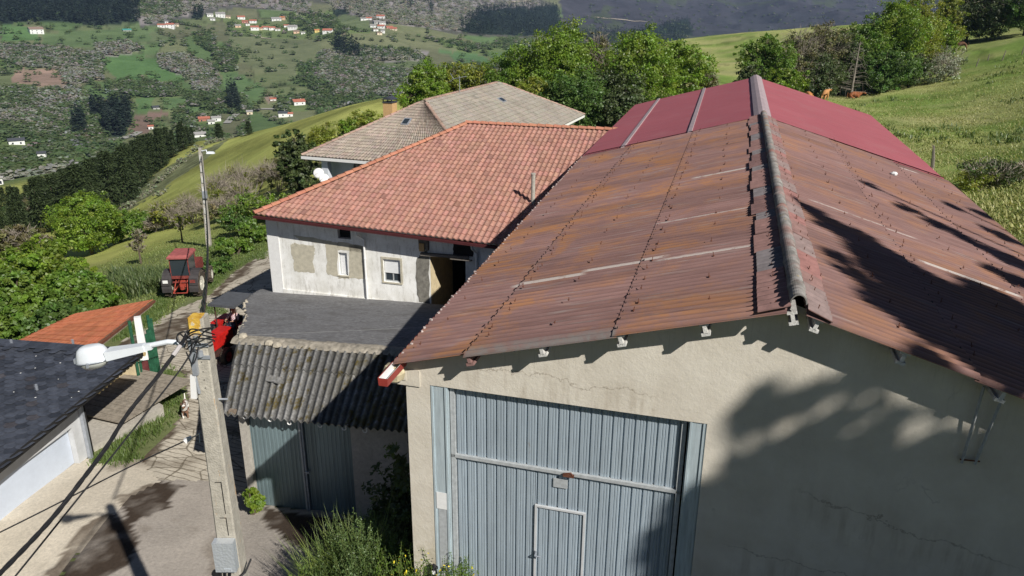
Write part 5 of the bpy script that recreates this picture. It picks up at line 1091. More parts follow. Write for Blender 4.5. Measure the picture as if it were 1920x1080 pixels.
# bracket ironwork
mb = MB(); zb = zp(640); h = wf(zb)/2
mb.b2((-h-.02, -h-.015, zb-.02), (h+.02, -h, zb+.02)); mb.b2((-h-.02, -h-.015, zb-.16), (h+.02, -h, zb-.12)); mb.box((-.055, -h-.03, zb-.12), (.05, .05, .42)); mb.lathe((-.0, -h-.03, zb+.09), [(.026, -.03), (.026, .03)], 8); mb.lathe((.02, -h-.03, zb-.09), [(.03, -.03), (.03, .03)], 8)
mb.tube([(-.09, -h-.03, zb-.12), (-.05, -h-.03, zb-.55)], .016, 6); mb.tube([(h+.0, 0, zp(748)), (h+.11, 0, zp(748))], .012, 5)
obj('clamp_irons', mb, M['steel'], up_)
mb = MB(); mb.box((-.10, -h-.03, zp(716)), (.06, .03, .27), np.array([[cos(.1), 0, sin(.1)], [0, 1, 0], [-sin(.1), 0, cos(.1)]])); obj('number_plate', mb, M['white'], up_)
# lamp
pr = lambda x, y, d=0: at_y(x, y, PY-.12+d)
a0 = pr(345, 648); pts = [a0, pr(332, 642), pr(315, 641), pr(290, 646), pr(262, 652)]
lampo = thing('street_lamp', tuple(a0), 'white street lamp reaching left from the lichen topped pole', 'street lamp')
mb = MB(); mb.tube(pts, [.028, .028, .028, .028, .026], 10); obj('arm', mb, M['lamp'], lampo, world=True)
p1, p2 = pr(270, 650), pr(203, 664); d = (p2-p1)/np.linalg.norm(p2-p1); 
def boxpath(mb, A, B, w0, h0, w1, h1, m=0):
    A, B = np.array(A), np.array(B); d = (B-A)/np.linalg.norm(B-A); s_ = np.cross(d, [0, 0, 1]); s_ /= np.linalg.norm(s_); u = np.cross(s_, d); V = []
    for c, w_, h_ in ((A, w0, h0), (B, w1, h1)): V += [c+s_*w_/2+u*h_/2, c-s_*w_/2+u*h_/2, c-s_*w_/2-u*h_/2, c+s_*w_/2-u*h_/2]
    mb.add(V, [(0, 1, 2, 3), (7, 6, 5, 4), (0, 4, 5, 1), (1, 5, 6, 2), (2, 6, 7, 3), (3, 7, 4, 0)], m)
mb = MB(); boxpath(mb, pr(272, 651), p2, .09, .07, .15, .10); boxpath(mb, pr(285, 649), pr(268, 651.5), .06, .06, .07, .065); obj('gear_box', mb, M['lamp'], lampo, world=True)
# head: an elongated shell, convex above, shallow bowl below
hc = pr(174, 667); dx = (pr(205, 663)-pr(143, 671)); Lh = np.linalg.norm(dx); ax = dx/Lh; sy_ = np.cross([0, 0, 1], ax); sy_ /= np.linalg.norm(sy_); uz = np.cross(ax, sy_)
def shell(mb, lev, m=0):
    V = []; ns = 22
    for (z, kx, ky) in lev:
        for k in range(ns):
            t = 2*pi*k/ns; cx_, sx_ = cos(t), sin(t); ex = np.sign(cx_)*abs(cx_)**.75; ey = np.sign(sx_)*abs(sx_)**.75
            V.append(hc+ax*ex*Lh/2*kx*.93+sy_*ey*.115*ky+uz*z*.88)
    n_ = len(lev); Fs = [(i*ns+k, i*ns+(k+1) % ns, (i+1)*ns+(k+1) % ns, (i+1)*ns+k) for i in range(n_-1) for k in range(ns)]+[tuple(reversed(range(ns))), tuple(range((n_-1)*ns, n_*ns))]; mb.add(V, Fs, m)
mb = MB(); shell(mb, [(-.05, 1.0, 1.08), (-.03, 1.02, 1.10), (.0, .96, 1.02), (.05, .90, .94), (.095, .80, .80), (.125, .60, .58), (.135, .35, .3)]); hd = obj('head', mb, M['lamp'], lampo, world=True, smooth=True)
mb = MB(); shell(mb, [(-.052, 1.03, 1.11), (-.046, 1.045, 1.125), (-.040, 1.03, 1.11)]); mb.box(hc-ax*Lh*.52+uz*-.03, (.03, .06, .05)); mb.box(hc+sy_*-.14-uz*.05, (.02, .02, .05)); obj('seam_clips', mb, M['steel'], hd, world=True)
mb = MB(); shell(mb, [(-.145, .40, .5), (-.125, .68, .78), (-.09, .86, .95), (-.0501, .90, 1.0)]); g = NG('lamp bowl'); M['bowl'] = g.done((.42, .43, .40), .25, .5); obj('diffuser', mb, M['bowl'], hd, world=True, smooth=True)
# ------------------------------------------------------------------ second pole
F2z = 56; PB = at_dep(392, 464, 56.0); P2T = at_y(375, 277, PB[1]); 
p2_ = thing('utility_pole', (PB[0], PB[1], PB[2]-.3), 'far concrete pole carrying a small lamp, standing in the field behind the red tractor', 'utility pole')
mb = MB(); hh = P2T[2]-PB[2]+.3; dxx = P2T[0]-PB[0]; V = []
mb.box((dxx/2, 0, hh/2), (.34, .26, hh), np.array([[1, 0, dxx/hh], [0, 1, 0], [0, 0, 1]]), taper=.6); obj('shaft', mb, M['concrete'], p2_)
mb = MB(); nb = 9
for k in range(nb): z = .6+k*.75; mb.b2((dxx*z/hh-.05, -.18+.01*k*0, z), (dxx*z/hh+.07, -.10, z+.42))
obj('recess_marks', mb, M['beam'], p2_)
q = at_y(384, 365, PB[1]-.25)-np.array([PB[0], PB[1], PB[2]-.3]); mb = MB(); mb.box(q, (.3, .2, .5)); obj('meter_box', mb, M['steel'], p2_)
l0, l1 = at_y(378, 283, PB[1]-.15), at_y(396, 286, PB[1]-.2)
l2_ = thing('street_lamp', tuple(l0), 'small grey street lamp on the far pole', 'street lamp')
mb = MB(); mb.tube([l0, (l0+l1)/2+[0, 0, .12], l1-[.3, 0, 0]], .04, 6); obj('arm', mb, M['lamp'], l2_, world=True); mb = MB(); mb.box(l1-[.05, 0, 0], (.55, .3, .14), taper=.6); obj('head', mb, M['lamp'], l2_, world=True)
# ------------------------------------------------------------------ cables
def spline(P, n=40):
    P = [np.array(p, float) for p in P]; P = [2*P[0]-P[1]]+P+[2*P[-1]-P[-2]]; out = []
    for i in range(1, len(P)-2):
        for t in np.linspace(0, 1, n, endpoint=(i == len(P)-3)):
            a, b, c, d = P[i-1:i+3]; out.append(.5*((2*b)+(-a+c)*t+(2*a-5*b+4*c-d)*t*t+(-a+3*b-3*c+d)*t**3))
    return out
def twisted(mb, P, r, rt, pitch, strands=3):
    L_ = [0]
    for i in range(1, len(P)): L_.append(L_[-1]+np.linalg.norm(P[i]-P[i-1]))
    for s_ in range(strands):
        Q = []
        for i, p in enumerate(P):
            d = P[min(i+1, len(P)-1)]-P[max(i-1, 0)]; d /= np.linalg.norm(d); a_ = np.cross(d, [0, 0, 1]); a_ /= np.linalg.norm(a_)+1e-9; b_ = np.cross(d, a_); an = 2*pi*(L_[i]/pitch+s_/strands); Q.append(p+rt*(cos(an)*a_+sin(an)*b_))
        mb.tube(Q, r, 6)
D = at_dep
path = spline([D(352, 622, 7.8), D(340, 645, 7.6), D(300, 700, 7.4), D(240, 775, 7.1), D(200, 838, 6.8), D(150, 905, 6.5), D(95, 975, 6.2), D(0, 1075, 5.7), D(-160, 1230, 5.0)], 26)
mb = MB(); twisted(mb, path, .0098, .0105, .55, 4); o = obj('power_cable', mb, M['cable']); tag(o, 'thickest twisted black cable sweeping from the near pole to the lower left', 'cable')
path = spline([D(375, 630, 7.8), D(340, 690, 7.6), D(262, 790, 7.3), D(150, 930, 7.0), D(25, 1085, 6.5), D(-120, 1260, 6.0)], 20)
mb = MB(); mb.tube(path, .0085, 6); o = obj('power_cable', mb, M['cable']); tag(o, 'thin straight black cable just right of the thick twisted one', 'cable')
path = spline([D(344, 828, 9.2), D(250, 872, 9.2), D(120, 938, 9.0), D(0, 998, 8.8), D(-150, 1070, 8.6)], 16)
mb = MB(); mb.tube(path, .0085, 6); o = obj('power_cable', mb, M['cable']); tag(o, 'lowest thin cable running from a white clamp on the near pole to the left edge', 'cable')
cl = thing('cable_clamp', tuple(D(358, 822, 9.2)), 'white tension clamp at the pole end of the lowest cable', 'cable clamp')
mb = MB(); boxpath(mb, D(347, 827, 9.2), D(359, 820, 9.2), .05, .055, .03, .04); obj('body', mb, M['white'], cl, world=True)
mb = MB(); mb.tube([D(356, 823, 9.2), D(374, 813, 9.0)], .009, 5); mb.tube([D(374, 813, 9.0), D(374, 830, 9.0)], .006, 4); obj('strap', mb, M['steel'], cl, world=True)
# bundle from the near pole to the far pole
A_, B_ = D(379, 588, 8.4), P2T-np.array([0, 0, .6]); path = [A_*(1-t)+B_*t-np.array([0, 0, 1.6])*4*t*(1-t) for t in np.linspace(0, 1, 90)]
mb = MB(); twisted(mb, path, .016, .018, .7, 3); o = obj('power_cable', mb, M['cable']); tag(o, 'twisted cable bundle rising from behind the lichen covered pole top to the far pole', 'cable')
# tangle of jumpers around the pole head
mb = MB()
for pts in ([(352, 625, 7.75), (360, 617, 7.7), (385, 622, 7.75), (402, 627, 8.1)], [(350, 635, 7.75), (365, 626, 7.7), (392, 631, 7.8), (404, 632, 8.1)], [(336, 642, 7.7), (333, 628, 7.7), (345, 622, 7.7), (352, 630, 7.7)], [(338, 645, 7.7), (331, 636, 7.7), (337, 626, 7.7), (352, 640, 7.7)],
            [(345, 652, 7.7), (352, 640, 7.68), (366, 640, 7.7), (376, 645, 7.8)], [(350, 655, 7.7), (372, 636, 7.68), (398, 637, 7.9), (402, 640, 8.1)], [(358, 660, 7.7), (360, 640, 7.65), (352, 628, 7.7), (375, 618, 7.7), (400, 614, 8.2)], [(349, 660, 7.7), (360, 682, 7.7), (368, 670, 7.75), (372, 650, 7.8)]):
    mb.tube(spline([D(*p) for p in pts], 10), .0080, 6)
o = obj('jumper_wires', mb, M['cable'], up_, world=True)
M['tape'] = plain('grey tape', (.45, .42, .42), .6, .1); mb = MB(); path = spline([D(352, 622, 7.8), D(340, 645, 7.6), D(300, 700, 7.4)], 26); mb.tube(path[28:38], .022, 8); o = obj('tape_sleeve', mb, M['tape']); tag(o, 'grey tape sleeve wrapped round the thick cable near the pole', 'tape')
# ------------------------------------------------------------------ draped ground sheets
def drape(name, poly, cell, off, mat, colf, wob=.10, label=None):
    W_ = hit([p[0] for p in poly], [p[1] for p in poly], 3.0, 70) if np.ndim(poly[0]) and len(poly[0]) == 2 else np.array(poly)
    W_ = W_[~np.isnan(W_[:, 0])]
    x0, y0 = W_[:, 0].min()-.3, W_[:, 1].min()-.3; x1, y1 = W_[:, 0].max()+.3, W_[:, 1].max()+.3
    X, Y = np.meshgrid(np.arange(x0, x1, cell), np.arange(y0, y1, cell), indexing='ij'); Z = hz(X, Y)+off
    Xm, Ym = X[:-1, :-1]+cell/2, Y[:-1, :-1]+cell/2
    m = inpoly(Xm+wob*2*fbm(Xm*1.7, Ym*1.7, 4, 6), Ym+wob*2*fbm(Xm*1.7+9, Ym*1.7, 4, 7), [(a[0], a[1]) for a in W_])
    mb = MB(); mb.grid(np.stack([X, Y, Z], -1), mask=m, col=colf(X, Y, Z).reshape(-1, 3)); V = mb.V[0]; used = np.zeros(len(V), bool); fa = np.array(mb.F); used[fa.ravel()] = True
    idx = np.cumsum(used)-1; o = finish(name, V[used], idx[fa].tolist(), mat, None, None, mb.C[0][used], True); tag(o, kind='structure'); return o
def pxof(X, Y, Z): return projv(np.stack([X, Y, Z], -1))
def blob(X, Y, Z, polys, w=10):
    px, py, _ = pxof(X, Y, Z); wx = px+w*fbm(X*1.5, Y*1.5, 4, 51); wy = py+w*fbm(X*1.5, Y*1.5, 4, 52); m = np.zeros(X.shape, bool)
    for p in polys: m |= inpoly(wx, wy, p)
    return m
MUD = [[(332, 690), (356, 695), (350, 745), (330, 800), (295, 850), (262, 882), (235, 868), (295, 805), (325, 745)], [(205, 650), (300, 612), (365, 580), (350, 606), (290, 655), (240, 668)], [(395, 545), (440, 512), (500, 470), (500, 478), (440, 525), (400, 560)],
       [(215, 935), (300, 902), (348, 905), (312, 945), (285, 962), (240, 990), (228, 960)], [(150, 985), (200, 968), (255, 985), (262, 1030), (235, 1065), (150, 1120), (40, 1150), (95, 1070)], [(490, 952), (560, 960), (660, 985), (640, 1060), (560, 1020), (500, 990)], [(340, 592), (362, 588), (372, 620), (352, 660)]]
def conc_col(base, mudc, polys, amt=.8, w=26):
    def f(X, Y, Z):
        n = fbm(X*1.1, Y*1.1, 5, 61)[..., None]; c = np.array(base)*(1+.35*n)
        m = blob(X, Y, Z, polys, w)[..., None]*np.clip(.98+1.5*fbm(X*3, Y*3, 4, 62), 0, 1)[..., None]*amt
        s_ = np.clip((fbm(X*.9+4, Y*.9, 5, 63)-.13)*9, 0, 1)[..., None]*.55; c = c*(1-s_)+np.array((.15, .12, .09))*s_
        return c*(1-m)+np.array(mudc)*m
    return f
def mk_ground(name, grooves):
    g = NG(name); n = g.noise(2.2, 8, .75); f = g.noise(14, 6, .75); col = g.mix(1.0, g.attr(), g.mix(g.ramp(f, [(.3, 0.0), (.7, 1.0)]), (.78, .78, .78), (1.18, 1.17, 1.15)), 'MULTIPLY')
    col = g.mix(1.0, col, g.mix(n, (.84, .84, .84), (1.14, 1.14, 1.14)), 'MULTIPLY')
    if grooves:
        wv = g.n('ShaderNodeTexWave'); wv.wave_type = 'BANDS'; wv.bands_direction = 'Y'; wv.inputs['Scale'].default_value = grooves; wv.inputs['Distortion'].default_value = 3.0; wv.inputs['Detail'].default_value = 3; wv.inputs['Detail Scale'].default_value = 1.2
        g.l(g.mapped((1, 1, 1), (0, 0, .30)), wv.inputs[0]); ln = g.math('MULTIPLY', g.ramp(wv.outputs['Fac'], [(.0, 1.0), (.13, 0.0)]), g.ramp(n, [(.35, .25), (.6, 1.0)])); col = g.mix(ln, col, (.13, .105, .075))
        cr = g.vor(1.25, None, 'DISTANCE_TO_EDGE'); wob = g.math('ADD', cr, g.math('MULTIPLY', g.math('SUBTRACT', g.noise(4, 5), .5), .12)); ck = g.band(wob, -.02, .025, .012); col = g.mix(g.math('MULTIPLY', ck, .75), col, (.12, .10, .07))
    g.bump(g.math('ADD', f, g.math('MULTIPLY', n, 2)), .4, .03); return g.done(col, .95, .08)
M['track'] = mk_ground('cracked concrete track', 1.35); M['yard'] = mk_ground('swept concrete yard', 0)
drape('track', [(520, 462), (500, 472), (440, 510), (395, 553), (345, 575), (300, 598), (235, 636), (205, 668), (250, 690), (345, 700), (352, 745), (335, 790), (300, 828), (262, 872), (285, 908), (400, 910), (490, 950), (470, 830), (470, 700), (520, 620), (620, 560), (600, 500)], .14, .030, M['track'], conc_col((.56, .51, .425), (.085, .06, .042), MUD, .95))
drape('yard', [(-420, 1250), (-340, 1120), (-90, 1010), (-30, 975), (150, 850), (185, 872), (262, 864), (290, 895), (300, 905), (240, 935), (215, 965), (120, 1075), (60, 1150), (-60, 1350), (-400, 1500)], .11, .042, M['yard'], conc_col((.62, .56, .465), (.13, .10, .075), MUD[3:5], .85))
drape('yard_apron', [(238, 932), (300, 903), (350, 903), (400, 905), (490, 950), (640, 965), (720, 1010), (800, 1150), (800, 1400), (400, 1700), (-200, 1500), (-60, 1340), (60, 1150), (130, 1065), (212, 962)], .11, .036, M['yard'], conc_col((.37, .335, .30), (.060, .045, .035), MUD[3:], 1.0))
# grass and weeds ---------------------------------------------------
def blades(P, h, w, n, c0, c1, spread, lean=.5, seed=1, seedhead=0.0):
    """tufts at points P[N,3]: n blades each -> verts, faces, colours"""
    r = np.random.default_rng(seed); N = len(P)*n; base = np.repeat(P, n, 0)+np.stack([r.normal(0, spread, N), r.normal(0, spread, N), np.zeros(N)-.02], 1)
    th = r.uniform(0, 2*pi, N); hh = h*r.uniform(.5, 1.25, N); ln = lean*hh*r.uniform(.2, 1, N); d = np.stack([np.cos(th), np.sin(th), np.zeros(N)], 1); s_ = np.stack([-np.sin(th), np.cos(th), np.zeros(N)], 1)
    ww = (w*r.uniform(.6, 1.3, N))[:, None]; mid = base+d*(ln*.35)[:, None]+np.array([0, 0, 1])*(hh*.6)[:, None]; tip = base+d*ln[:, None]+np.array([0, 0, 1])*hh[:, None]
    V = np.stack([base-s_*ww/2, base+s_*ww/2, mid+s_*ww*.4, mid-s_*ww*.4, tip], 1).reshape(-1, 3)
    k = np.arange(N)*5; F_ = [(a, a+1, a+2, a+3) for a in k]+[(a+3, a+2, a+4) for a in k]
    t = r.uniform(0, 1, (N, 1)); c = np.array(c0)*(1-t)+np.array(c1)*t; return V, F_, np.repeat(c, 5, 0)
def scatter_poly(poly, n, rmin, rmax, seed, res=None):
    r = np.random.default_rng(seed); px = [p[0] for p in poly]; py = [p[1] for p in poly]; out = []; k = 0
    X = r.uniform(min(px), max(px), n*6); Y = r.uniform(min(py), max(py), n*6); m = inpoly(X, Y, poly); X, Y = X[m][:n], Y[m][:n]
    P = hit(X, Y, rmin, rmax); return P[~np.isnan(P[:, 0])]
def patch_obj(name, parts, mat, kind='stuff'):
    V, F_, C_ = [], [], []; n = 0
    for v, f, c in parts: V.append(v); F_ += [tuple(i+n for i in q) for q in f]; C_.append(c); n += len(v)
    o = finish(name, np.vstack(V), F_, mat, None, None, np.vstack(C_)); tag(o, kind=kind); return o
W1 = (1, 1, 1)
P = scatter_poly([(1380, 190), (1500, 180), (1700, 158), (1920, 95), (2000, 80), (2000, 470), (1850, 430), (1700, 280), (1600, 230)], 11000, 28, 200, 3)
h_ = fbm(P[:, 0]/6, P[:, 1]/6, 3, 8); hi = P[h_ > -.12]
patch_obj('meadow_grass', [blades(P,   .13, .05, 3, (.95, 1.0, .8), (1.3, 1.25, 1.1), .35, 2.2, 4), blades(hi, .20, .06, 2, (1.7, 1.4, 1.6), (2.2, 1.7, 2.2), .5, 2.2, 5)], M['grass'])
P = scatter_poly([(150, 520), (240, 470), (420, 420), (500, 400), (505, 470), (420, 505), (310, 590), (280, 620), (200, 560)], 9000, 25, 80, 5)
patch_obj('field_grass', [blades(P, .12, .05, 2, (.95, 1.0, .9), (1.3, 1.2, 1.1), .18, .7, 6)], M['grass'])
P = np.vstack([scatter_poly(p, n, 10, 60, 7) for p, n in (([(305, 690), (335, 690), (330, 770), (315, 800), (250, 850), (215, 865), (200, 850), (240, 810), (300, 780)], 420), ([(200, 850), (262, 862), (235, 873), (175, 870)], 200), ([(380, 572), (415, 572), (425, 590), (385, 592)], 260),
    ([(320, 560), (300, 600), (255, 630), (215, 640), (285, 560)], 1200), ([(385, 440), (500, 430), (500, 470), (430, 512), (395, 545), (385, 500)], 2600), ([(478, 480), (500, 474), (503, 486), (480, 488)], 100))])
patch_obj('verge_grass', [blades(P, .19, .022, 5, (.5, .65, .5), (.85, .95, .7), .12, .8, 8)], M['grass'])
P = scatter_poly([(330, 555), (300, 540), (250, 560), (215, 545), (215, 520), (300, 520), (320, 530)], 900, 20, 70, 9); patch_obj('verge_bramble', [blades(P, .7, .09, 7, (.3, .42, .4), (.75, .75, .8), .3, .9, 9)], M['grass'])

P = scatter_poly([(1560, 205), (1750, 170), (1920, 110), (2000, 120), (2000, 330), (1800, 310), (1650, 260)], 260, 28, 170, 23); P = P[fbm(P[:, 0]/9, P[:, 1]/9, 3, 30) > -.02]
patch_obj('meadow_weeds', [blades(P, .42, .10, 16, (.35, .5, .4), (.8, .85, .7), .35, 1.1, 24)], M['grass'])
# ------------------------------------------------------------------ trees
def leafcloud(lobes, nleaf, size, c, jit=.25, clump=.26, seed=0, shell=.5, flat=0.0, stretch=1.0):
    r = np.random.default_rng(seed); vols = np.array([l[3]*l[4]*l[5] for l in lobes])**.72; vols = vols/vols.sum(); Vs, Cs = [], []
    for l, wv in zip(lobes, vols):
        n = int(nleaf*wv); nc = max(5, n//34); d = r.normal(size=(nc, 3)); d /= np.linalg.norm(d, axis=1)[:, None]
        rad = (shell+(1-shell)*r.random(nc)**.6)*(1+.18*np.sin(3*d[:, 0]*2+seed)+.12*np.sin(5*d[:, 1]+seed*2)); R_ = np.array(l[3:6]); cc = np.array(l[:3])+d*rad[:, None]*R_
        ct = r.uniform(1-jit, 1+jit, (nc, 1))*(1+r.normal(0, .06, (nc, 3))); k = r.integers(0, nc, n); cr = clump*R_.mean()*r.uniform(.6, 1.3, nc)
        o = r.normal(size=(n, 3)); o /= np.linalg.norm(o, axis=1)[:, None]; p = cc[k]+o*(cr[k]*r.random(n)**.45)[:, None]*np.array([1, 1, .75])
        nrm = r.normal(size=(n, 3))+.9*d[k]+np.array([0, 0, .5]); nrm /= np.linalg.norm(nrm, axis=1)[:, None]
        t = np.cross(nrm, r.normal(size=(n, 3))); t /= np.linalg.norm(t, axis=1)[:, None]; b = np.cross(nrm, t); s = (size*r.uniform(.55, 1.35, n))[:, None]
        V = np.stack([p-t*s*.62*stretch, p+b*s*.36, p+t*s*.62*stretch, p-b*s*.36], 1); Vs.append(V.reshape(-1, 3)); Cs.append(np.repeat(np.clip(np.array(c)*ct[k]*r.uniform(.85, 1.15, (n, 1)), 0, 3), 4, 0))
    V = np.vstack(Vs); return V, [(i, i+1, i+2, i+3) for i in range(0, len(V), 4)], np.vstack(Cs)
def quads_obj(name, V, C_, mat, parent=None):
    me = bpy.data.meshes.new(name); n = len(V); nf = n//4
    me.vertices.add(n); me.vertices.foreach_set('co', V.astype(np.float32).ravel()); me.loops.add(n); me.loops.foreach_set('vertex_index', np.arange(n, dtype=np.int32)); me.polygons.add(nf); me.polygons.foreach_set('loop_start', np.arange(0, n, 4, dtype=np.int32)); me.update(calc_edges=True)
    a = me.color_attributes.new('Col', 'FLOAT_COLOR', 'POINT'); a.data.foreach_set('color', np.hstack([C_, np.ones((n, 1))]).astype(np.float32).ravel()); me.materials.append(mat)
    o = bpy.data.objects.new(name, me); COL.objects.link(o)
    if parent is not None: o.parent = parent; ROOT[o.name] = ROOT.get(parent.name)
    return o
def twigs(lobes, n, L_, w, c, seed=0, droop=0.0):
    r = np.random.default_rng(seed); Vs = []; wts = np.array([l[3]*l[4]*l[5] for l in lobes]); wts = wts/wts.sum(); k = r.choice(len(lobes), n, p=wts); LB = np.array(lobes)[k]
    d = r.normal(size=(n, 3)); d[:, 2] = np.abs(d[:, 2])*.8-.1; d /= np.linalg.norm(d, axis=1)[:, None]; p = LB[:, :3]+d*LB[:, 3:6]*(r.random(n)**.6)[:, None]
    t = d+r.normal(0, .45, (n, 3))+np.array([0, 0, .35-droop]); t /= np.linalg.norm(t, axis=1)[:, None]; s = np.cross(t, r.normal(size=(n, 3))); s /= np.linalg.norm(s, axis=1)[:, None]; ln = (L_*r.uniform(.4, 1.3, n))[:, None]; ww = (w*r.uniform(.5, 1.4, n))[:, None]
    V = np.stack([p-s*ww/2, p+s*ww/2, p+t*ln+s*ww*.15, p+t*ln-s*ww*.15], 1).reshape(-1, 3); return V, np.repeat(np.array(c)*r.uniform(.7, 1.25, (n, 1)), 4, 0)
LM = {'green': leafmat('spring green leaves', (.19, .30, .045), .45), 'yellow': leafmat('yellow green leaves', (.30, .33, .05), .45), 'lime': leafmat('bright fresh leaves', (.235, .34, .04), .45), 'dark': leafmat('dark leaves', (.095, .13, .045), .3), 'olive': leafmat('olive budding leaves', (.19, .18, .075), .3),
      'pine': leafmat('pine needles', (.065, .09, .036), .2), 'blossom': leafmat('grey white blossom', (.32, .34, .24), .2), 'deep': leafmat('deep green leaves', (.12, .21, .045), .4)}
M['twig'] = plain('bare twigs', (.26, .225, .185), .95, .2, 5, attr=True)
def limbs(mb, h, lobes, r0, rs, m=0, ext=.25):
    top = np.array([rs.uniform(-.03, .03)*h, rs.uniform(-.03, .03)*h, h*.6]); mb.tube([(0, 0, -.3), (top[0]*.2, top[1]*.2, h*.15), (top[0]*.6, top[1]*.6, h*.38), top], [r0*1.25, r0, r0*.75, r0*.4], 8, m)
    for l in lobes:
        c = np.array(l[:3]); s = top*rs.uniform(.35, .8); s[2] = min(h*rs.uniform(.22, .5), c[2]); mid = (s+c)/2+np.array([0, 0, -.04*h]); mb.tube([s, mid, c, c+(c-s)*ext], [r0*.45, r0*.3, r0*.16, r0*.04], 6, m)
        for q in range(3):
            e = c+np.array([rs.uniform(-1, 1)*l[3], rs.uniform(-1, 1)*l[4], rs.uniform(-.2, 1)*l[5]])*.8; mb.tube([mid*.4+c*.6, (c+e)/2, e], [r0*.16, r0*.10, r0*.03], 5, m)
def tree(base, h, R_, kind, label, n=6000, leaf=.28, name='tree', nl=7, seed=None, group=None, cat='tree', low=.25, bare=0, jit=.28, shell=.45, asp=1.0):
    seed = seed if seed is not None else int(abs(base[0]*7+base[1]*13)) % 9999; rs = np.random.default_rng(seed); t = thing(name, base, label, cat, group); lobes = []
    for k in range(nl):
        a = 2*pi*k/nl*1.618*1.0+rs.uniform(-.4, .4); f = rs.uniform(.15, .62) if k else 0; z = low+(1-low)*(.25+.55*((k*.618) % 1)); r_ = R_*rs.uniform(.42, .62)*(1-.35*abs(z-.55)); lobes.append((cos(a)*f*R_, sin(a)*f*R_, h*z, r_, r_, r_*rs.uniform(.65, .95)*asp))
    lobes.append((0, 0, h*.88, R_*.42, R_*.42, h*.14)); mb = MB(); limbs(mb, h, lobes, max(.06, h*.028), rs); obj('trunk', mb, M['deadbark'] if bare > .5 else M['bark'], t)
    if n: V, _, C_ = leafcloud(lobes, n, leaf, W1, jit, seed=seed, shell=shell); quads_obj('crown', V, C_, LM[kind], t)
    if bare: V, C_ = twigs(lobes, int(bare*2600), h*.10, .05, W1, seed); tag(quads_obj('twigs' if n else 'crown', V, C_, M['twig'], t), kind='stuff')
    return t
def shrub(base, h, R_, kind, label, n=2500, leaf=.2, bare=0, seed=1, name='shrub', group=None, nl=5):
    rs = np.random.default_rng(seed); t = thing(name, base, label, 'shrub', group); R_ = R_*.85; h = h*(.72 if h > 3 else .85) if name == 'shrub' else h; lobes = [(rs.uniform(-.6, .6)*R_, rs.uniform(-.6, .6)*R_, h*rs.uniform(.3, .62), R_*rs.uniform(.4, .65), R_*rs.uniform(.4, .65), h*rs.uniform(.25, .42)) for _ in range(nl)]
    mb = MB()
    for l in lobes: c = np.array(l[:3]); mb.tube([(c[0]*.15, c[1]*.15, -.2), c*.6, c+[0, 0, l[5]*.5]], [.07, .045, .015], 5)
    obj('stem', mb, M['deadbark'] if bare else M['bark'], t)
    if n: V, _, C_ = leafcloud(lobes, n, leaf, W1, .28, .32, seed=seed, shell=.3); quads_obj('foliage', V, C_, LM[kind], t)
    if bare: V, C_ = twigs(lobes, int(bare*1500), h*.2, .035, W1, seed); tag(quads_obj('twigs', V, C_, M['twig'], t), kind='stuff')
    return t
def gp(x, y, r): d = ray(x, y); q = np.array([d[0], d[1]])/math.hypot(d[0], d[1])*r; return np.array([q[0], q[1], ground(q[0], q[1])])
def treepx(x, ytop, r, wpx, kind, label, **k):
    """tree standing r metres off, crown centred on column x, top at row ytop, crown wpx wide"""
    if x < 420 and r < 60: wpx = wpx*.80; ytop = ytop+8
    b = gp(x, ytop, r); d = ray(x, ytop); zt = H+d[2]*r/math.hypot(d[0], d[1]); dep = projv(b)[2]; return tree(b, max(2.5, zt-b[2]), wpx/2/F*dep, kind, label, **k)
# large leafy mass at the left
treepx(60, 455, 44, 230, 'lime', 'big leafy tree at the left edge, its crown in the sun above the slate roof', n=26000, leaf=.17, nl=10, low=.05, seed=3)
treepx(150, 520, 40, 185, 'green', 'bushy green tree right of the big leafy one, touching the orange shed roof', n=24000, leaf=.16, nl=10, low=.02, seed=5)
treepx(20, 500, 37, 190, 'green', 'leafy tree at the far left edge behind the slate roof', n=20000, leaf=.16, nl=9, low=.02, seed=8)
treepx(95, 560, 33, 170, 'deep', 'low dense green tree just behind the slate roof ridge', n=18000, leaf=.15, nl=8, low=.0, seed=9)
treepx(30, 425, 62, 120, 'olive', 'budding brownish tree at the left edge above the leafy trees', n=5000, leaf=.25, bare=.5, seed=11)
treepx(152, 365, 89, 134, 'lime', 'round bright green tree standing alone in the lower field', n=42000, leaf=.17, nl=14, low=.10, seed=13, shell=.6)
treepx(250, 398, 88, 80, 'green', 'smaller green tree to the right of the round lone tree', n=14000, leaf=.17, nl=8, low=.05, seed=14)
treepx(205, 405, 92, 60, 'lime', 'small tree touching the right side of the round lone tree', n=9000, leaf=.17, nl=6, low=.05, seed=15)
b_ = gp(325, 440, 84); shrub(b_, 4.2, 2.6, 'yellow', 'yellow green shrub at the foot of the hay slope', 3000, .2, .4, 16)
b_ = gp(368, 448, 82); shrub(b_, 4.0, 2.6, 'olive', 'bare greyish shrub left of the far pole', 500, .18, 1.3, 17)
b_ = gp(290, 440, 86); shrub(b_, 2.6, 2.2, 'olive', 'low brown scrub beneath the hay slope', 700, .18, .8, 18)
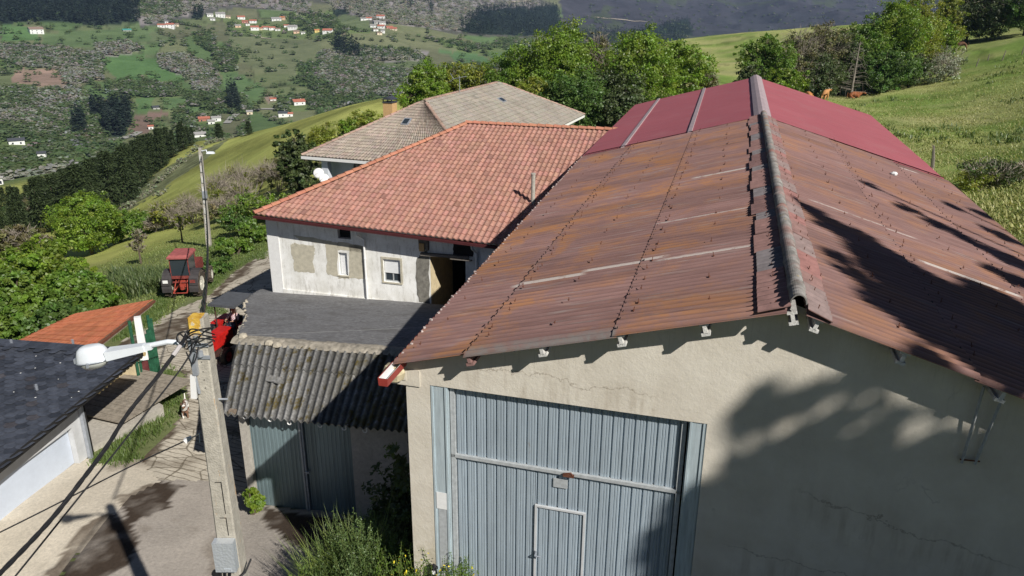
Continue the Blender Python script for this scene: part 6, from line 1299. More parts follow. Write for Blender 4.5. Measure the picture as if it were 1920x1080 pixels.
# scrub between far pole and houses
for k, (x, y, r, h, R_, kd, lb, nn_, br) in enumerate([(418, 445, 72, 3.6, 2.4, 'olive', 'bare grey thicket beside the far pole', 900, 1.6), (440, 400, 74, 4.8, 2.8, 'olive', 'tall bare thicket of pale twigs in the scrub belt', 700, 2.0), (475, 360, 82, 5.5, 3.2, 'olive', 'pale leafless bush high in the scrub belt', 500, 2.2), (470, 420, 66, 3.6, 2.6, 'green', 'green bush in the middle of the scrub belt', 3200, .3), (505, 400, 62, 3.8, 2.3, 'lime', 'bright green bush above the tiled roof corner', 3600, .1), (520, 330, 76, 4.4, 2.6, 'olive', 'brown twiggy bush beneath the dark evergreen', 900, 1.3),
     (455, 455, 60, 2.2, 2.0, 'deep', 'dark low bush beside the field edge', 2400, 0), (490, 445, 56, 2.0, 1.8, 'green', 'low bush by the whitewashed house corner', 2400, 0), (440, 470, 52, 1.6, 1.7, 'green', 'low roadside bush right of the far pole', 2200, 0), (405, 500, 47, 1.1, 1.5, 'deep', 'low weedy bush above the red tractor', 1500, 0), (600, 262, 88, 4.2, 3.0, 'yellow', 'yellow green shrub left of the grey brown roof', 4200, 0), (676, 232, 92, 3.6, 2.4, 'yellow', 'small yellow green shrub beside the brick chimney', 3400, 0), (640, 250, 90, 2.6, 2.2, 'lime', 'low green shrub above the grey brown hip', 2000, 0)]):
    shrub(gp(x, y, r), h, R_, 'yellow' if kd == 'olive' and k in (1, 3) else kd, lb, int(nn_*(2.2 if kd == 'olive' else 1.3)), .17, br*.6, 30+k)
treepx(552, 248, 68, 88, 'dark', 'dark evergreen tree left of the grey brown house', n=12000, leaf=.22, nl=10, low=.0, seed=19, asp=1.5)
treepx(598, 290, 63, 60, 'dark', 'dark evergreen bush under the grey brown eave', n=6000, leaf=.2, nl=7, low=.0, seed=20)
# sapling in the field
treepx(262, 470, 58, 44, 'olive', 'thin sapling in the field left of the big tractor', n=420, leaf=.16, bare=.15, nl=5, seed=21, name='sapling'); treepx(338, 428, 66, 36, 'yellow', 'small sapling in the field near the far pole', n=260, leaf=.16, bare=.1, nl=4, seed=22, name='sapling')
# trees behind the houses
G_ = 'trees behind the grey brown roof'
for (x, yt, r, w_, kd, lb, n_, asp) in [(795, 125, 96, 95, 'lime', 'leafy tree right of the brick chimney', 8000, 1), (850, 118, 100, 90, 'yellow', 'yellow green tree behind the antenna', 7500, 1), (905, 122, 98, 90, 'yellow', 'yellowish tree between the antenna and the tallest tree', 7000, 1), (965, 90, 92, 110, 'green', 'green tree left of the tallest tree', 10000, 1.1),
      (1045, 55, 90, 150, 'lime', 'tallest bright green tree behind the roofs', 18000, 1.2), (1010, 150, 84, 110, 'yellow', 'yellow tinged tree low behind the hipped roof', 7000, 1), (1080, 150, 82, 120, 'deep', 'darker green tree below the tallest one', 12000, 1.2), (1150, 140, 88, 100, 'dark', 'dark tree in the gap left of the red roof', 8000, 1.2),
      (1120, 62, 104, 70, 'olive', 'half bare brownish tree behind the tallest one', 3500, 1), (1205, 66, 92, 120, 'lime', 'broad bright tree just left of the red roof', 15000, 1.2), (1275, 80, 98, 90, 'lime', 'green tree behind the left end of the red roof', 9000, 1.1), (1170, 175, 80, 90, 'dark', 'dark tree low beside the red roof corner', 6000, 1), (1320, 130, 100, 60, 'olive', 'brownish shrubby tree behind the red roof seam', 2600, 1),
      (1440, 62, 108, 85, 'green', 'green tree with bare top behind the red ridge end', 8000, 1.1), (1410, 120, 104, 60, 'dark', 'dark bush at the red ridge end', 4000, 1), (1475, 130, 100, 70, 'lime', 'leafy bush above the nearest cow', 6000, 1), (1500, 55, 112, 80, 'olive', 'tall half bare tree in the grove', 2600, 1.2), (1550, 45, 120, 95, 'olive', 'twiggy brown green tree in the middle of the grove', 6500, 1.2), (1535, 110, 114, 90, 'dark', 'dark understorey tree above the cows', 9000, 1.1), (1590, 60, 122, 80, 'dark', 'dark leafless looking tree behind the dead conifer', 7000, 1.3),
      (1640, 35, 124, 90, 'green', 'green tree in the right half of the grove', 10000, 1.2), (1690, 0, 126, 110, 'lime', 'tall bright tree towering over the grove', 17000, 1.3), (1665, 95, 120, 90, 'deep', 'deep green tree at the grove edge', 9000, 1), (1735, -10, 130, 100, 'yellow', 'fresh yellow green tree at the right of the grove', 14000, 1.3), (1715, 95, 124, 70, 'dark', 'dark tree at the foot of the tall bright one', 5000, 1), (1775, 30, 138, 50, 'lime', 'narrow green tree at the right end of the grove', 5000, 1.3), (1790, -18, 150, 60, 'yellow', 'yellow green tree behind the right end of the grove', 6000, 1.2),
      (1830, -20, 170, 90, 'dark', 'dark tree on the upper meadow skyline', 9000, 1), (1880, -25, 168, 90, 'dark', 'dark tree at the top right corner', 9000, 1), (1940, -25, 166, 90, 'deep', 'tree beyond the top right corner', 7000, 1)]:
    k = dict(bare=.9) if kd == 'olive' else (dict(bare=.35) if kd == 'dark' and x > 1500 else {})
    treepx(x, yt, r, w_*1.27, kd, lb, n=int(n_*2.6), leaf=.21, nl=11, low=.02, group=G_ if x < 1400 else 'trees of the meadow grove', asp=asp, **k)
shrub(gp(1757, 150, 128), 6.5, 4.2, 'blossom', 'pale blossoming shrub at the right foot of the grove', 4500, .22, .8, 60)
# dead conifer: bare leaning stem with drooping side twigs
bd = gp(1597, 166, 117); td = at_y(1613, 78, bd[1]); dc = thing('dead_tree', bd, 'bare pale dead conifer leaning in front of the grove', 'tree'); mb = MB(); v_ = td-bd; mb.tube([(0, 0, -.3), v_*.5, v_], [.2, .13, .04], 7); obj('trunk', mb, M['deadbark'], dc)
mb = MB(); rs = np.random.default_rng(2)
for k in range(95): t = rs.uniform(.12, .97); p = v_*t; a = rs.uniform(0, 2*pi); L_ = (1-t)*3.6+.5; mb.tube([p, p+np.array([cos(a)*L_*.5, sin(a)*L_*.5, rs.uniform(-.1, .35)]), p+np.array([cos(a)*L_*rs.uniform(.5, 1), sin(a)*L_*rs.uniform(.5, 1), -rs.uniform(.05, .5)*L_])], [.022, .014, .005], 4)
obj('branches', mb, M['deadbark'], dc)
# ------------------------------------------------------------------ pine wood on the spur
def pine_mesh(seed, h=11.0, n=2600):
    r = np.random.default_rng(seed); z = r.uniform(.06, 1.0, n)**.85; a = r.uniform(0, 2*pi, n); tier = .75+.25*np.sin(z*34); R_ = (1.04-z)**.62*2.9*tier*(1+.25*np.sin(a*3+seed)); rr = R_*r.uniform(.35, 1.0, n)
    p = np.stack([np.cos(a)*rr, np.sin(a)*rr, z*h-.22*rr], 1); out_ = np.stack([np.cos(a), np.sin(a), np.full(n, -.15)], 1); t = out_+r.normal(0, .35, (n, 3)); t /= np.linalg.norm(t, axis=1)[:, None]; s = np.cross(t, [0, 0, 1])+r.normal(0, .3, (n, 3)); s /= np.linalg.norm(s, axis=1)[:, None]
    L_ = (.55*r.uniform(.6, 1.3, n))[:, None]; w_ = .11; V = np.stack([p-s*w_, p+s*w_, p+t*L_+s*w_*.5, p+t*L_-s*w_*.5], 1).reshape(-1, 3); return V, np.repeat(r.uniform(.65, 1.3, (n, 1))*np.ones((1, 3)), 4, 0)
protos = []
for k in range(3):
    t = thing('pine_tree', (0, 0, 0), 'dark green pine crowded in the pine wood below the hay slope', 'pine', 'pines of the near pine wood'); mb = MB(); mb.tube([(0, 0, -.5), (0, 0, 4), (0, 0, 10.6)], [.14, .10, .03], 6); obj('trunk', mb, M['bark'], t); V, C_ = pine_mesh(k+1); quads_obj('crown', V, C_, LM['pine'], t); protos.append(t)
rs = np.random.default_rng(31); cand = []
for poly, n_, r0, r1 in (([(372, 268), (335, 285), (300, 322), (262, 355), (238, 384), (216, 400), (150, 430), (60, 440), (0, 450), (-30, 455), (-30, 432), (0, 428), (100, 398), (200, 352), (300, 300), (345, 275)], 2600, 110, 330),):
    P = scatter_poly(poly, n_, r0, r1, 17); cand = list(P)
sel = []
for p in cand:
    if all((p[0]-q[0])**2+(p[1]-q[1])**2 > 3.0**2 for q in sel): sel.append(p)
sel = sel[:190]
for k, p in enumerate(sel):
    pxx, pyy, pd_ = [float(v) for v in projv(p)]; yt_ = np.interp(pxx, [0, 100, 200, 300, 350, 372], [352, 325, 290, 240, 225, 236])+abs(rs.normal(0, 14)); s_ = float(np.clip((pyy-yt_)/F*pd_/11.0, .35, 1.5))
    if k < 3: protos[k].location = tuple(p); protos[k].scale = (s_, s_, s_); protos[k].rotation_euler = (0, 0, rs.uniform(0, 6))
    else: copy_thing(protos[k % 3], p, rs.uniform(0, 6), s_)
for x, y, r, s_, lb in ((412, 262, 225, .42, 'lone dark pine on the spur skyline just right of the pine wood'), (467, 249, 200, .30, 'smaller lone pine on the spur skyline, further right')):
    copy_thing(protos[0], gp(x, y, r), 1.0, (s_*1.7, s_*1.7, s_), lb, 'lone pines on the spur')
for k, (x, y, r, w_, kd, n_) in enumerate([(40, 372, 150, 90, 'olive', 4000), (100, 362, 165, 80, 'dark', 5000), (15, 400, 130, 80, 'dark', 5000), (75, 395, 132, 70, 'olive', 3000), (120, 395, 140, 70, 'dark', 4000)]):
    treepx(x, y, r, w_, kd, ['dull brown tree in front of the pine wood', 'dark broadleaf at the pine wood edge', 'dark tree at the left edge below the pine wood', 'brownish leafless tree between the dark ones below the pine wood', 'dark tree above the round lone tree'][k], n=n_, leaf=.35, bare=.5 if kd == 'olive' else 0, seed=70+k, group='trees below the pine wood')
# ------------------------------------------------------------------ trees casting the shade (behind and right of the camera)
Sd = np.array([SUN_DIR[0]*cos(SUN_EL), SUN_DIR[1]*cos(SUN_EL), sin(SUN_EL)])
def shade_tree(P, t, h_extra, R_, seed, n, nl, leaf=.22, low=.35, lobes=None):
    c = np.array(P)+Sd*t; g0 = ground(c[0], c[1]); return c, g0
def big_tree(loc_list, base, label, seed, leaf=.24, n=9000):
    """tree whose crown lobes sit at given world points"""
    rs = np.random.default_rng(seed); g0 = ground(base[0], base[1]); t = thing('tree', (base[0], base[1], g0), label, 'tree', 'tall trees behind the viewpoint'); lobes = [(p[0]-base[0], p[1]-base[1], p[2]-g0, p[3], p[3], p[3]*p[4]) for p in loc_list]
    h = max(l[2]+l[5] for l in lobes); mb = MB(); limbs(mb, h, lobes, .32, rs, ext=.01); obj('trunk', mb, M['bark'], t); V, _, C_ = leafcloud(lobes, n, leaf, W1, .25, .30, seed=seed, shell=.15); quads_obj('crown', V, C_, LM['dark'], t)

bp = shrub(gp(300, 345, 150), 1.5, 1.5, 'blossom', 'white blossoming bush in the scrub strip below the pine wood', 500, .3, .1, 301, group='blossoming bushes of the scrub strip'); rsb = np.random.default_rng(6)
for k in range(26):
    t_ = k/25; x = 222+t_*205+rsb.uniform(-8, 8); y = np.interp(x, [215, 240, 300, 360, 430], [398, 384, 334, 300, 268])+rsb.uniform(-8, 8); r = np.interp(x, [215, 430], [150, 225]); copy_thing(bp, gp(x, y, r), rsb.uniform(0, 6), rsb.uniform(.6, 1.25))
tl_ = []
for (a, z, r) in ((3.5, 2.3, 1.1), (4.9, 2.2, 1.4), (6.3, 2.4, 1.35), (8.0, 2.3, 1.6), (3.3, .6, 1.1), (5.4, .2, 1.6), (7, -.6, 1.6), (3.0, -.9, 1.1), (4.4, -1.0, 1.3), (2.75, 3.2, .42), (3.4, 3.5, .45), (4.0, 3.45, .45), (4.7, 3.5, .42), (5.4, 3.55, .42), (6.1, 3.6, .4), (6.9, 3.5, .5), (2.55, 4.1, .22), (2.95, 4.4, .3), (3.4, 4.55, .26), (3.75, 4.15, .28), (4.5, 4.3, .22), (5.0, 4.05, .28), (5.8, 4.05, .25), (2.1, 2.7, .28), (2.0, 1.9, .35), (1.9, .7, .45), (2.5, 1.7, .45)):
    q = FW.Wd(a, 0, z)+Sd*(26+random.uniform(-2, 2)); tl_.append((q[0], q[1], q[2], r, .9))
rf_ = []
for (x, y, r) in ((1500, 380, .22), (1560, 425, .4), (1610, 455, .45), (1750, 545, .75), (1880, 565, .8), (1900, 665, .85), (1830, 640, .75), (1680, 525, .55), (1530, 400, .35), (1580, 430, .5), (1640, 480, .6), (1700, 530, .8), (1780, 580, .95), (1850, 620, 1.1), (1920, 600, 1.0), (1570, 480, .28), (1620, 520, .4), (1680, 570, .45), (1740, 620, .5), (1810, 655, .55), (1640, 565, .25), (1700, 605, .3), (1860, 690, .55), (1740, 665, .3),
                  (1700, 390, .35), (1760, 420, .38), (1820, 450, .45), (1880, 440, .4), (1910, 490, .5), (1640, 350, .28), (1850, 400, .4), (1790, 385, .3), (1900, 520, .5), (1860, 470, .35)):
    q = FW.on_slope(x, y, AR, 0, ZR, -.295, 0); q = FW.Wd(*q)+Sd*(24+random.uniform(-2, 2)); rf_.append((q[0], q[1], q[2], r, .8))
ctr = lambda L: (sum(p[0] for p in L)/len(L)+1.0, sum(p[1] for p in L)/len(L)-1.0)
big_tree(tl_, ctr(tl_), 'tall tree behind the viewpoint shading the blank part of the gable wall', 91, n=80000)
big_tree(rf_[:24], ctr(rf_[:24]), 'tall tree behind the viewpoint shading the lower right roof slope', 92, n=34000)
big_tree(rf_[24:], ctr(rf_[24:]), 'tree behind the viewpoint casting thin streaks on the far right slope', 93, n=8000)

for k, (x, y, h) in enumerate(((-13, -13, 13), (-5, -22, 15), (5, -33, 17), (-24, -6, 13), (-18, -26, 17))):  # unseen trees added to keep sky light off the gable wall
    tree((x, y, ground(x, y)), h, 5.5, 'green', ['added broad tree left behind the viewpoint, blocking sky light', 'added broad tree straight behind the viewpoint, blocking sky light', 'added far broad tree behind the viewpoint, blocking sky light', 'added broad tree out of view beside the slate roof, blocking sky light', 'added furthest broad tree behind the viewpoint, blocking sky light'][k], n=9000, leaf=.4, nl=8, low=.1, seed=200+k, group='tall trees behind the viewpoint')
# ------------------------------------------------------------------ far woods, hedges (uncountable masses)
rf = np.random.default_rng(77)
def far_quads(P, h, R_, nq, kind, size, seed):
    r = np.random.default_rng(seed); N = len(P); hs = h*r.uniform(.65, 1.25, N); n = N*nq; k = np.repeat(np.arange(N), nq)
    if kind == 'cone': z = r.uniform(.1, 1, n); rad = (1.02-z)*R_*r.uniform(.5, 1, n)
    else: z = r.uniform(.12, 1, n); rad = R_*np.sqrt(np.clip(1-((z-.55)/.5)**2, .05, 1))*r.uniform(.45, 1, n)
    a = r.uniform(0, 2*pi, n); o = np.stack([np.cos(a)*rad, np.sin(a)*rad, z*hs[k]], 1); p = P[k]+o
    nrm = np.stack([np.cos(a)*.45, np.sin(a)*.45, np.full(n, 1.3)], 1)+r.normal(0, .2, (n, 3)); nrm /= np.linalg.norm(nrm, axis=1)[:, None]; t = np.cross(nrm, r.normal(size=(n, 3))); t /= np.linalg.norm(t, axis=1)[:, None]; b = np.cross(nrm, t); s = (size*r.uniform(.6, 1.4, n))[:, None]
    tint = r.uniform(.78, 1.2, (N, 1))*(1+r.normal(0, .06, (N, 3))); V = np.stack([p-t*s, p+b*s*.8, p+t*s, p-b*s*.8], 1).reshape(-1, 3); return V, np.repeat(np.clip(tint[k]*r.uniform(.85, 1.15, (n, 1)), 0, 3), 4, 0)
LM['fpine'] = leafmat('far pines', (.04, .058, .042), .3); LM['fbare'] = leafmat('far leafless woods', (.50, .475, .49), .55); LM['fgreen'] = leafmat('far broadleaf woods', (.19, .255, .12), .55)
# ------------------------------------------------------------------ far houses
HC = {'white': plain('far white walls', (.80, .80, .78), .8, .04), 'cream': plain('far cream walls', (.72, .62, .46), .8, .05), 'peach': plain('far peach walls', (.70, .48, .34), .8, .05), 'yellow': plain('far yellow walls', (.72, .55, .20), .8, .05), 'pink': plain('far pink walls', (.62, .30, .24), .8, .05), 'grey': plain('far grey walls', (.42, .42, .40), .8, .1), 'brickred': plain('far brick walls', (.40, .18, .13), .8, .1)}
HR = {'red': plain('far red roofs', (.42, .15, .10), .8, .12), 'brown': plain('far brown roofs', (.26, .19, .15), .8, .12), 'slate': plain('far slate roofs', (.07, .075, .085), .6, .12), 'grey': plain('far grey roofs', (.32, .31, .30), .8, .12), 'teal': plain('far teal roof', (.08, .30, .26), .6, .1), 'orange': plain('far orange roofs', (.55, .22, .10), .8, .1)}
ORD = ['leftmost', 'second from the left', 'third from the left', 'fourth from the left', 'fifth from the left', 'sixth from the left', 'seventh from the left', 'eighth from the left', 'ninth from the left', 'tenth from the left', 'eleventh from the left', 'twelfth from the left', 'thirteenth from the left', 'fourteenth from the left', 'fifteenth from the left', 'sixteenth from the left', 'seventeenth from the left']
VILL = {
 'plantation hamlet': [(303, 51, 13, 'white', 'red', 1), (320, 53, 15, 'white', 'red', 1.3), (331, 49, 9, 'cream', 'brown', .8), (313, 47, 6, 'white', 'grey', 1.6)],
 'upper hamlet': [(393, 31, 12, 'white', 'grey', 1), (399, 38, 9, 'white', 'grey', .9), (414, 32, 17, 'white', 'grey', 1), (428, 34, 9, 'cream', 'brown', .9)],
 'hillside village': [(446, 51, 11, 'peach', 'grey', .9), (452, 36, 14, 'white', 'red', .9), (460, 43, 11, 'pink', 'red', .9), (464, 48, 8, 'white', 'brown', 1), (475, 43, 13, 'white', 'red', 1), (478, 56, 15, 'white', 'red', 1), (488, 56, 9, 'cream', 'red', .9), (499, 55, 14, 'white', 'red', .9), (510, 56, 12, 'white', 'red', 1.1), (521, 57, 10, 'white', 'brown', .9), (518, 38, 18, 'white', 'grey', .5), (530, 37, 9, 'peach', 'orange', 1.2), (537, 50, 10, 'white', 'red', .8), (549, 55, 17, 'white', 'grey', .9), (556, 62, 11, 'peach', 'brown', 1), (568, 63, 8, 'white', 'grey', .8)],
 'pair east of the village': [(594, 60, 9, 'yellow', 'orange', 1.1), (615, 62, 18, 'white', 'red', .9)],
 'spur village': [(681, 38, 11, 'white', 'grey', .9), (692, 37, 11, 'white', 'red', .9), (700, 51, 11, 'white', 'grey', 1), (704, 58, 10, 'white', 'brown', .9), (706, 44, 12, 'grey', 'grey', .9), (711, 65, 10, 'cream', 'brown', 1), (714, 35, 15, 'white', 'red', .9), (715, 53, 13, 'white', 'red', 1), (717, 46, 12, 'white', 'grey', 1), (718, 62, 8, 'white', 'grey', 1.2), (730, 53, 13, 'pink', 'red', .6), (738, 56, 13, 'cream', 'red', .6)],
 'valley beyond pines': [(283, 242, 9, 'white', 'red', .9), (292, 204, 13, 'grey', 'slate', .6), (375, 256, 21, 'white', 'grey', .8), (383, 226, 20, 'brickred', 'red', .8), (397, 232, 12, 'white', 'grey', .9), (406, 227, 17, 'white', 'grey', 1.1), (468, 214, 11, 'cream', 'grey', .9)],
 'valley row': [(512, 188, 11, 'white', 'red', .6), (531, 219, 17, 'white', 'slate', 1.2), (543, 218, 12, 'white', 'red', .9), (560, 196, 22, 'white', 'red', .9)],
}
HPOS = []
def far_house(px, py, wpx, wc, rc, hf, label, group, rmin=430, rot=None):
    P = hit([px], [py], rmin, 3000)
    if np.isnan(P[0, 0]): return
    P = P[0]; dep = projv(P)[2]; w_ = wpx/F*float(dep)*.95; az = math.atan2(P[0], P[1]); rot = rot if rot is not None else -az+random.uniform(-.35, .35); d_ = w_*random.uniform(.55, .8); hw_ = min(6.5, max(3.2, w_*.38))*hf; rhh = min(w_, d_)*.22
    HPOS.append((P[0], P[1], w_)); t = thing('house', (P[0], P[1], P[2]-.5), label, 'house', group, rz=rot)
    mb = MB(); mb.b2((-w_/2, -d_/2, -2.5), (w_/2, d_/2, hw_)); mb.add([(-w_/2, -d_/2, hw_), (-w_/2, d_/2, hw_), (-w_/2, 0, hw_+rhh), (w_/2, -d_/2, hw_), (w_/2, d_/2, hw_), (w_/2, 0, hw_+rhh)], [(0, 1, 2), (3, 5, 4)]); obj('wall', mb, HC[wc], t)
    mb = MB(); e = .5; s_ = rhh/(d_/2); mb.prism([(-w_/2-e, -d_/2-e, hw_-e*s_+.05), (-w_/2-e, 0, hw_+rhh+.05), (-w_/2-e, d_/2+e, hw_-e*s_+.05), (-w_/2-e, d_/2+e, hw_-e*s_+.3), (-w_/2-e, 0, hw_+rhh+.32), (-w_/2-e, -d_/2-e, hw_-e*s_+.3)], (w_+2*e, 0, 0)); rf__ = obj('roof', mb, HR[rc], t)
    nw = max(1, int(w_/4.2))
    for fl_ in range(2 if hw_ > 4.4 else 1):
        for k in range(nw):
            x = -w_/2+w_*(k+.5)/nw; z = hw_-1.7-2.6*fl_; mb = MB(); mb.b2((x-.5, -d_/2-.03, z-.6), (x+.5, -d_/2-.002, z+.6)); obj('window', mb, M['glass'], t)
    if wpx > 14: mb = MB(); mb.b2((w_*.2, .3, hw_+rhh*.4), (w_*.2+.6, .9, hw_+rhh+.9)); obj('chimney', mb, HC['grey'], rf__)
for vn, L_ in VILL.items():
    L_ = sorted(L_, key=lambda q: q[0])
    for i, (x, y, w_, wc, rc, hf) in enumerate(L_): far_house(x, y, w_, wc, rc, hf, f'{wc if wc != "brickred" else "brick"} house with {rc} roof, {ORD[i]} in the {vn}', 'houses of the '+vn)
far_house(68, 62, 24, 'white', 'brown', .9, 'long white house alone in the meadow under the dark plantation', None); far_house(238, 58, 15, 'grey', 'teal', .45, 'low teal roofed barn in the meadow under the dark plantation', None)
far_house(32, 270, 27, 'white', 'slate', .9, 'white house with dark slate roof low at the left edge of the valley', None, 380); far_house(80, 297, 14, 'white', 'slate', 1.2, 'small tall white house below the slate roofed one in the valley', None, 380); far_house(2, 346, 9, 'white', 'grey', 1, 'white house cut by the left edge above the leafy trees', None, 330)
acc = {'pine': [], 'bare': [], 'green': []}
for kd, poly, n_, r0 in WOODS:
    P = scatter_poly(poly, n_, r0, 6500, int(poly[0][0]+poly[0][1]*3+n_) % 9973); 
    if len(P) == 0: continue
    acc[kd].append(P)
    if kd == 'bare' and len(P) > 20: acc['green'].append(P[::5]+[2, 2, 0])
    if kd == 'green': acc['bare'].append(P[::6]+[2, -2, 0])
# hedge lines along field borders
eg = (EDGE < 2.4) & (PYF > -30) & (PXF > -60) & (PXF < 1980); Xf, Yf, Zf = GX[GR >= 250][eg], GY[GR >= 250][eg], GZ[GR >= 250][eg]; rr_f = np.hypot(Xf, Yf); idx = np.where(rr_f > 520)[0]; pick = rf.choice(idx, min(3600, len(idx)), replace=False)
patchy = fbm(Xf[pick]/90, Yf[pick]/90, 3, 12) > -.03; pick = pick[patchy]; P = np.stack([Xf[pick], Yf[pick], Zf[pick]], 1); acc['green'].append(P[::1][:2400]); acc['bare'].append(P[2:2400:4])
# loose trees dotted over the fields
P = scatter_poly([(-20, 40), (600, 40), (930, 90), (900, 170), (560, 200), (400, 240), (0, 300)], 420, 520, 2500, 88); acc['green'].append(P)
# everything must stay off the meadow side
for kd, nm, h, R_, nq, shp, sz, mt, in (('pine', 'far_pine_wood', 15, 2.7, 18, 'cone', 1.2, 'fpine'), ('bare', 'far_bare_wood', 4.0, 4.6, 28, 'ball', 1.2, 'fbare'), ('green', 'far_green_wood', 4.6, 4.3, 28, 'ball', 1.25, 'fgreen')):
    P = np.vstack(acc[kd]); keep = np.ones(len(P), bool)
    for (hx, hy, hw__) in HPOS:
        rr0 = math.hypot(hx, hy); dx_, dy_ = P[:, 0]-hx, P[:, 1]-hy; al = -(dx_*hx+dy_*hy)/rr0; pe = np.abs(dx_*hy-dy_*hx)/rr0; keep &= ~((pe < hw__*.62+3) & (al > -hw__*.5-3) & (al < 34))
    P = P[keep]; V, C_ = far_quads(P, h, R_, nq, shp, sz, 5); 
    o = quads_obj(nm, V, C_, LM[mt]); tag(o, {'pine': 'dark pine plantations on the opposite hillside', 'bare': 'grey leafless woods on the opposite hillside', 'green': 'green broadleaf woods and hedges on the opposite hillside'}[kd], 'woodland', kind='stuff')
# winding valley road
def strip(name, pts, w_, off, mat, rmin=420, rmax=2500):
    P = hit([p[0] for p in pts], [p[1] for p in pts], rmin, rmax); P = P[~np.isnan(P[:, 0])]; Q = spline([np.array([p[0], p[1], 0]) for p in P], 14); mb = MB(); G_ = np.zeros((len(Q), 3, 3))
    for i, q in enumerate(Q):
        d = Q[min(i+1, len(Q)-1)]-Q[max(i-1, 0)]; d /= np.linalg.norm(d)+1e-9; n = np.array([-d[1], d[0], 0])
        for j, e in enumerate((-1, 0, 1)): c = q+n*e*w_/2; G_[i, j] = (c[0], c[1], hz(c[0:1], c[1:2])[0]+off)
    mb.grid(G_); o = obj(name, mb, mat, smooth=True); tag(o, kind='structure')
M['farroad'] = plain('pale far road', (.34, .33, .31), .9, .1); M['fartrack'] = plain('pale far earth', (.46, .40, .32), .9, .1)
strip('road', [(60, 283), (110, 281), (150, 272), (195, 265), (240, 258), (262, 248)], 5.5, .6, M['farroad']); strip('road', [(425, 232), (440, 217), (455, 210), (480, 206), (520, 205)], 6, .6, M['farroad']); strip('path', [(470, 66), (490, 71), (508, 73)], 3.5, .7, M['fartrack'], 700); strip('path', [(950, 5), (985, 3), (1010, 9)], 9, 1.5, M['fartrack'], 1200, 5000); strip('path', [(1115, 32), (1150, 36), (1180, 40), (1215, 42)], 7, 1.5, M['fartrack'], 1200, 6000)
# ------------------------------------------------------------------ haze
mb = MB(); zlo = float(GZ.min())-1.5; zhi = float(GZ.max())+30
vs = [(-5750, -5750, zlo), (5750, -5750, zlo), (5750, 5750, zlo), (-5750, 5750, zlo), (-5750, -5750, zhi), (5750, -5750, zhi), (5750, 5750, zhi), (-5750, 5750, zhi)]
mb.add(vs, [(3, 2, 1, 0), (4, 5, 6, 7), (0, 1, 5, 4), (1, 2, 6, 5), (2, 3, 7, 6), (3, 0, 4, 7)])
hm = bpy.data.materials.new('haze air'); hm.use_nodes = True; N_ = hm.node_tree.nodes; N_.remove(N_['Principled BSDF']); pv = N_.new('ShaderNodeVolumePrincipled'); pv.inputs['Color'].default_value = (.30, .44, .74, 1); pv.inputs['Density'].default_value = 1.3e-4; pv.inputs['Anisotropy'].default_value = .1; hm.node_tree.links.new(pv.outputs[0], N_['Material Output'].inputs['Volume'])
hz_o = obj('haze', mb, hm, fixn=False); tag(hz_o, kind='stuff')
# ------------------------------------------------------------------ vehicles
def wheel(par, c, r, w_, rimc, steer=0.0, tread=True):
    mb = MB(); Rt = rotz(steer) @ np.array([[0, 0, 1], [0, 1, 0], [-1, 0, 0.0]])
    mb.lathe(c, [(r*.55, -w_*.42), (r*.80, -w_*.5), (r*.94, -w_*.42), (r*.97, 0), (r*.94, w_*.42), (r*.80, w_*.5), (r*.55, w_*.42)], 28, axis=Rt, cap=False)
    if tread:
        for k in range(18):
            for sd_ in (-1, 1):
                a = 2*pi*(k+.5*(sd_ > 0))/18; q = np.array([sd_*w_*.22, cos(a)*r*.965, sin(a)*r*.965]); e = np.array([[1, 0, 0], [0, cos(a), -sin(a)], [0, sin(a), cos(a)]]); e2 = e @ rotz(0) @ np.array([[cos(.6*sd_), 0, sin(.6*sd_)*0], [0, 1, 0], [0, 0, 1]]); mb.box(np.array(c)+rotz(steer) @ q, (w_*.48, r*.09, r*.07), rotz(steer) @ e @ np.array([[1, 0, 0], [0, 1, 0], [0, 0, 1]]))
    o = obj('wheel', mb, M['tyre'], par)
    mb = MB(); mb.lathe(c, [(.02, -w_*.10), (r*.2, -w_*.12), (r*.26, -w_*.30), (r*.54, -w_*.36), (r*.57, -w_*.43), (r*.57, w_*.43), (r*.54, w_*.36), (r*.26, w_*.30), (r*.2, w_*.12), (.02, w_*.10)], 24, axis=Rt)
    for k in range(8): a = 2*pi*k/8; [mb.lathe(np.array(c)+rotz(steer) @ np.array([sd_*w_*.3, cos(a)*r*.17, sin(a)*r*.17]), [(.02, -.02), (.02, .02)], 6, axis=Rt) for sd_ in (-1, 1)]
    obj('rim', mb, rimc, o); return o
M['tyre'] = plain('muddy tyre rubber', (.035, .03, .027), .85, .4, 5, c2=(.15, .12, .09)); M['rimw'] = plain('cream rims', (.62, .60, .52), .5, .1); M['tred'] = plain('faded tractor red', (.20, .045, .038), .7, .45, 7); M['tred2'] = plain('bright tractor red', (.50, .018, .014), .45, .25, 6); M['tdark'] = plain('greasy dark steel', (.045, .035, .032), .6, .4, 9, c2=(.12, .05, .04)); M['tgrey'] = plain('grey mudguard', (.055, .05, .052), .55, .2, 5)
tb = at_z(350, 556, -5.1); tb[2] = ground(tb[0], tb[1]); YT = radians(6)
t1 = thing('tractor', (tb[0], tb[1], tb[2]+.02), 'old red tractor with closed cab parked on the left side of the track', 'tractor', rz=YT)
R_, r2 = .80, .52; t1.scale = (.9, .9, .9)
for sx in (-1, 1): wheel(t1, (sx*.80, 0, R_), R_, .44, M['rimw']); wheel(t1, (sx*.78, 2.45, r2), r2, .30, M['rimw'], .1)
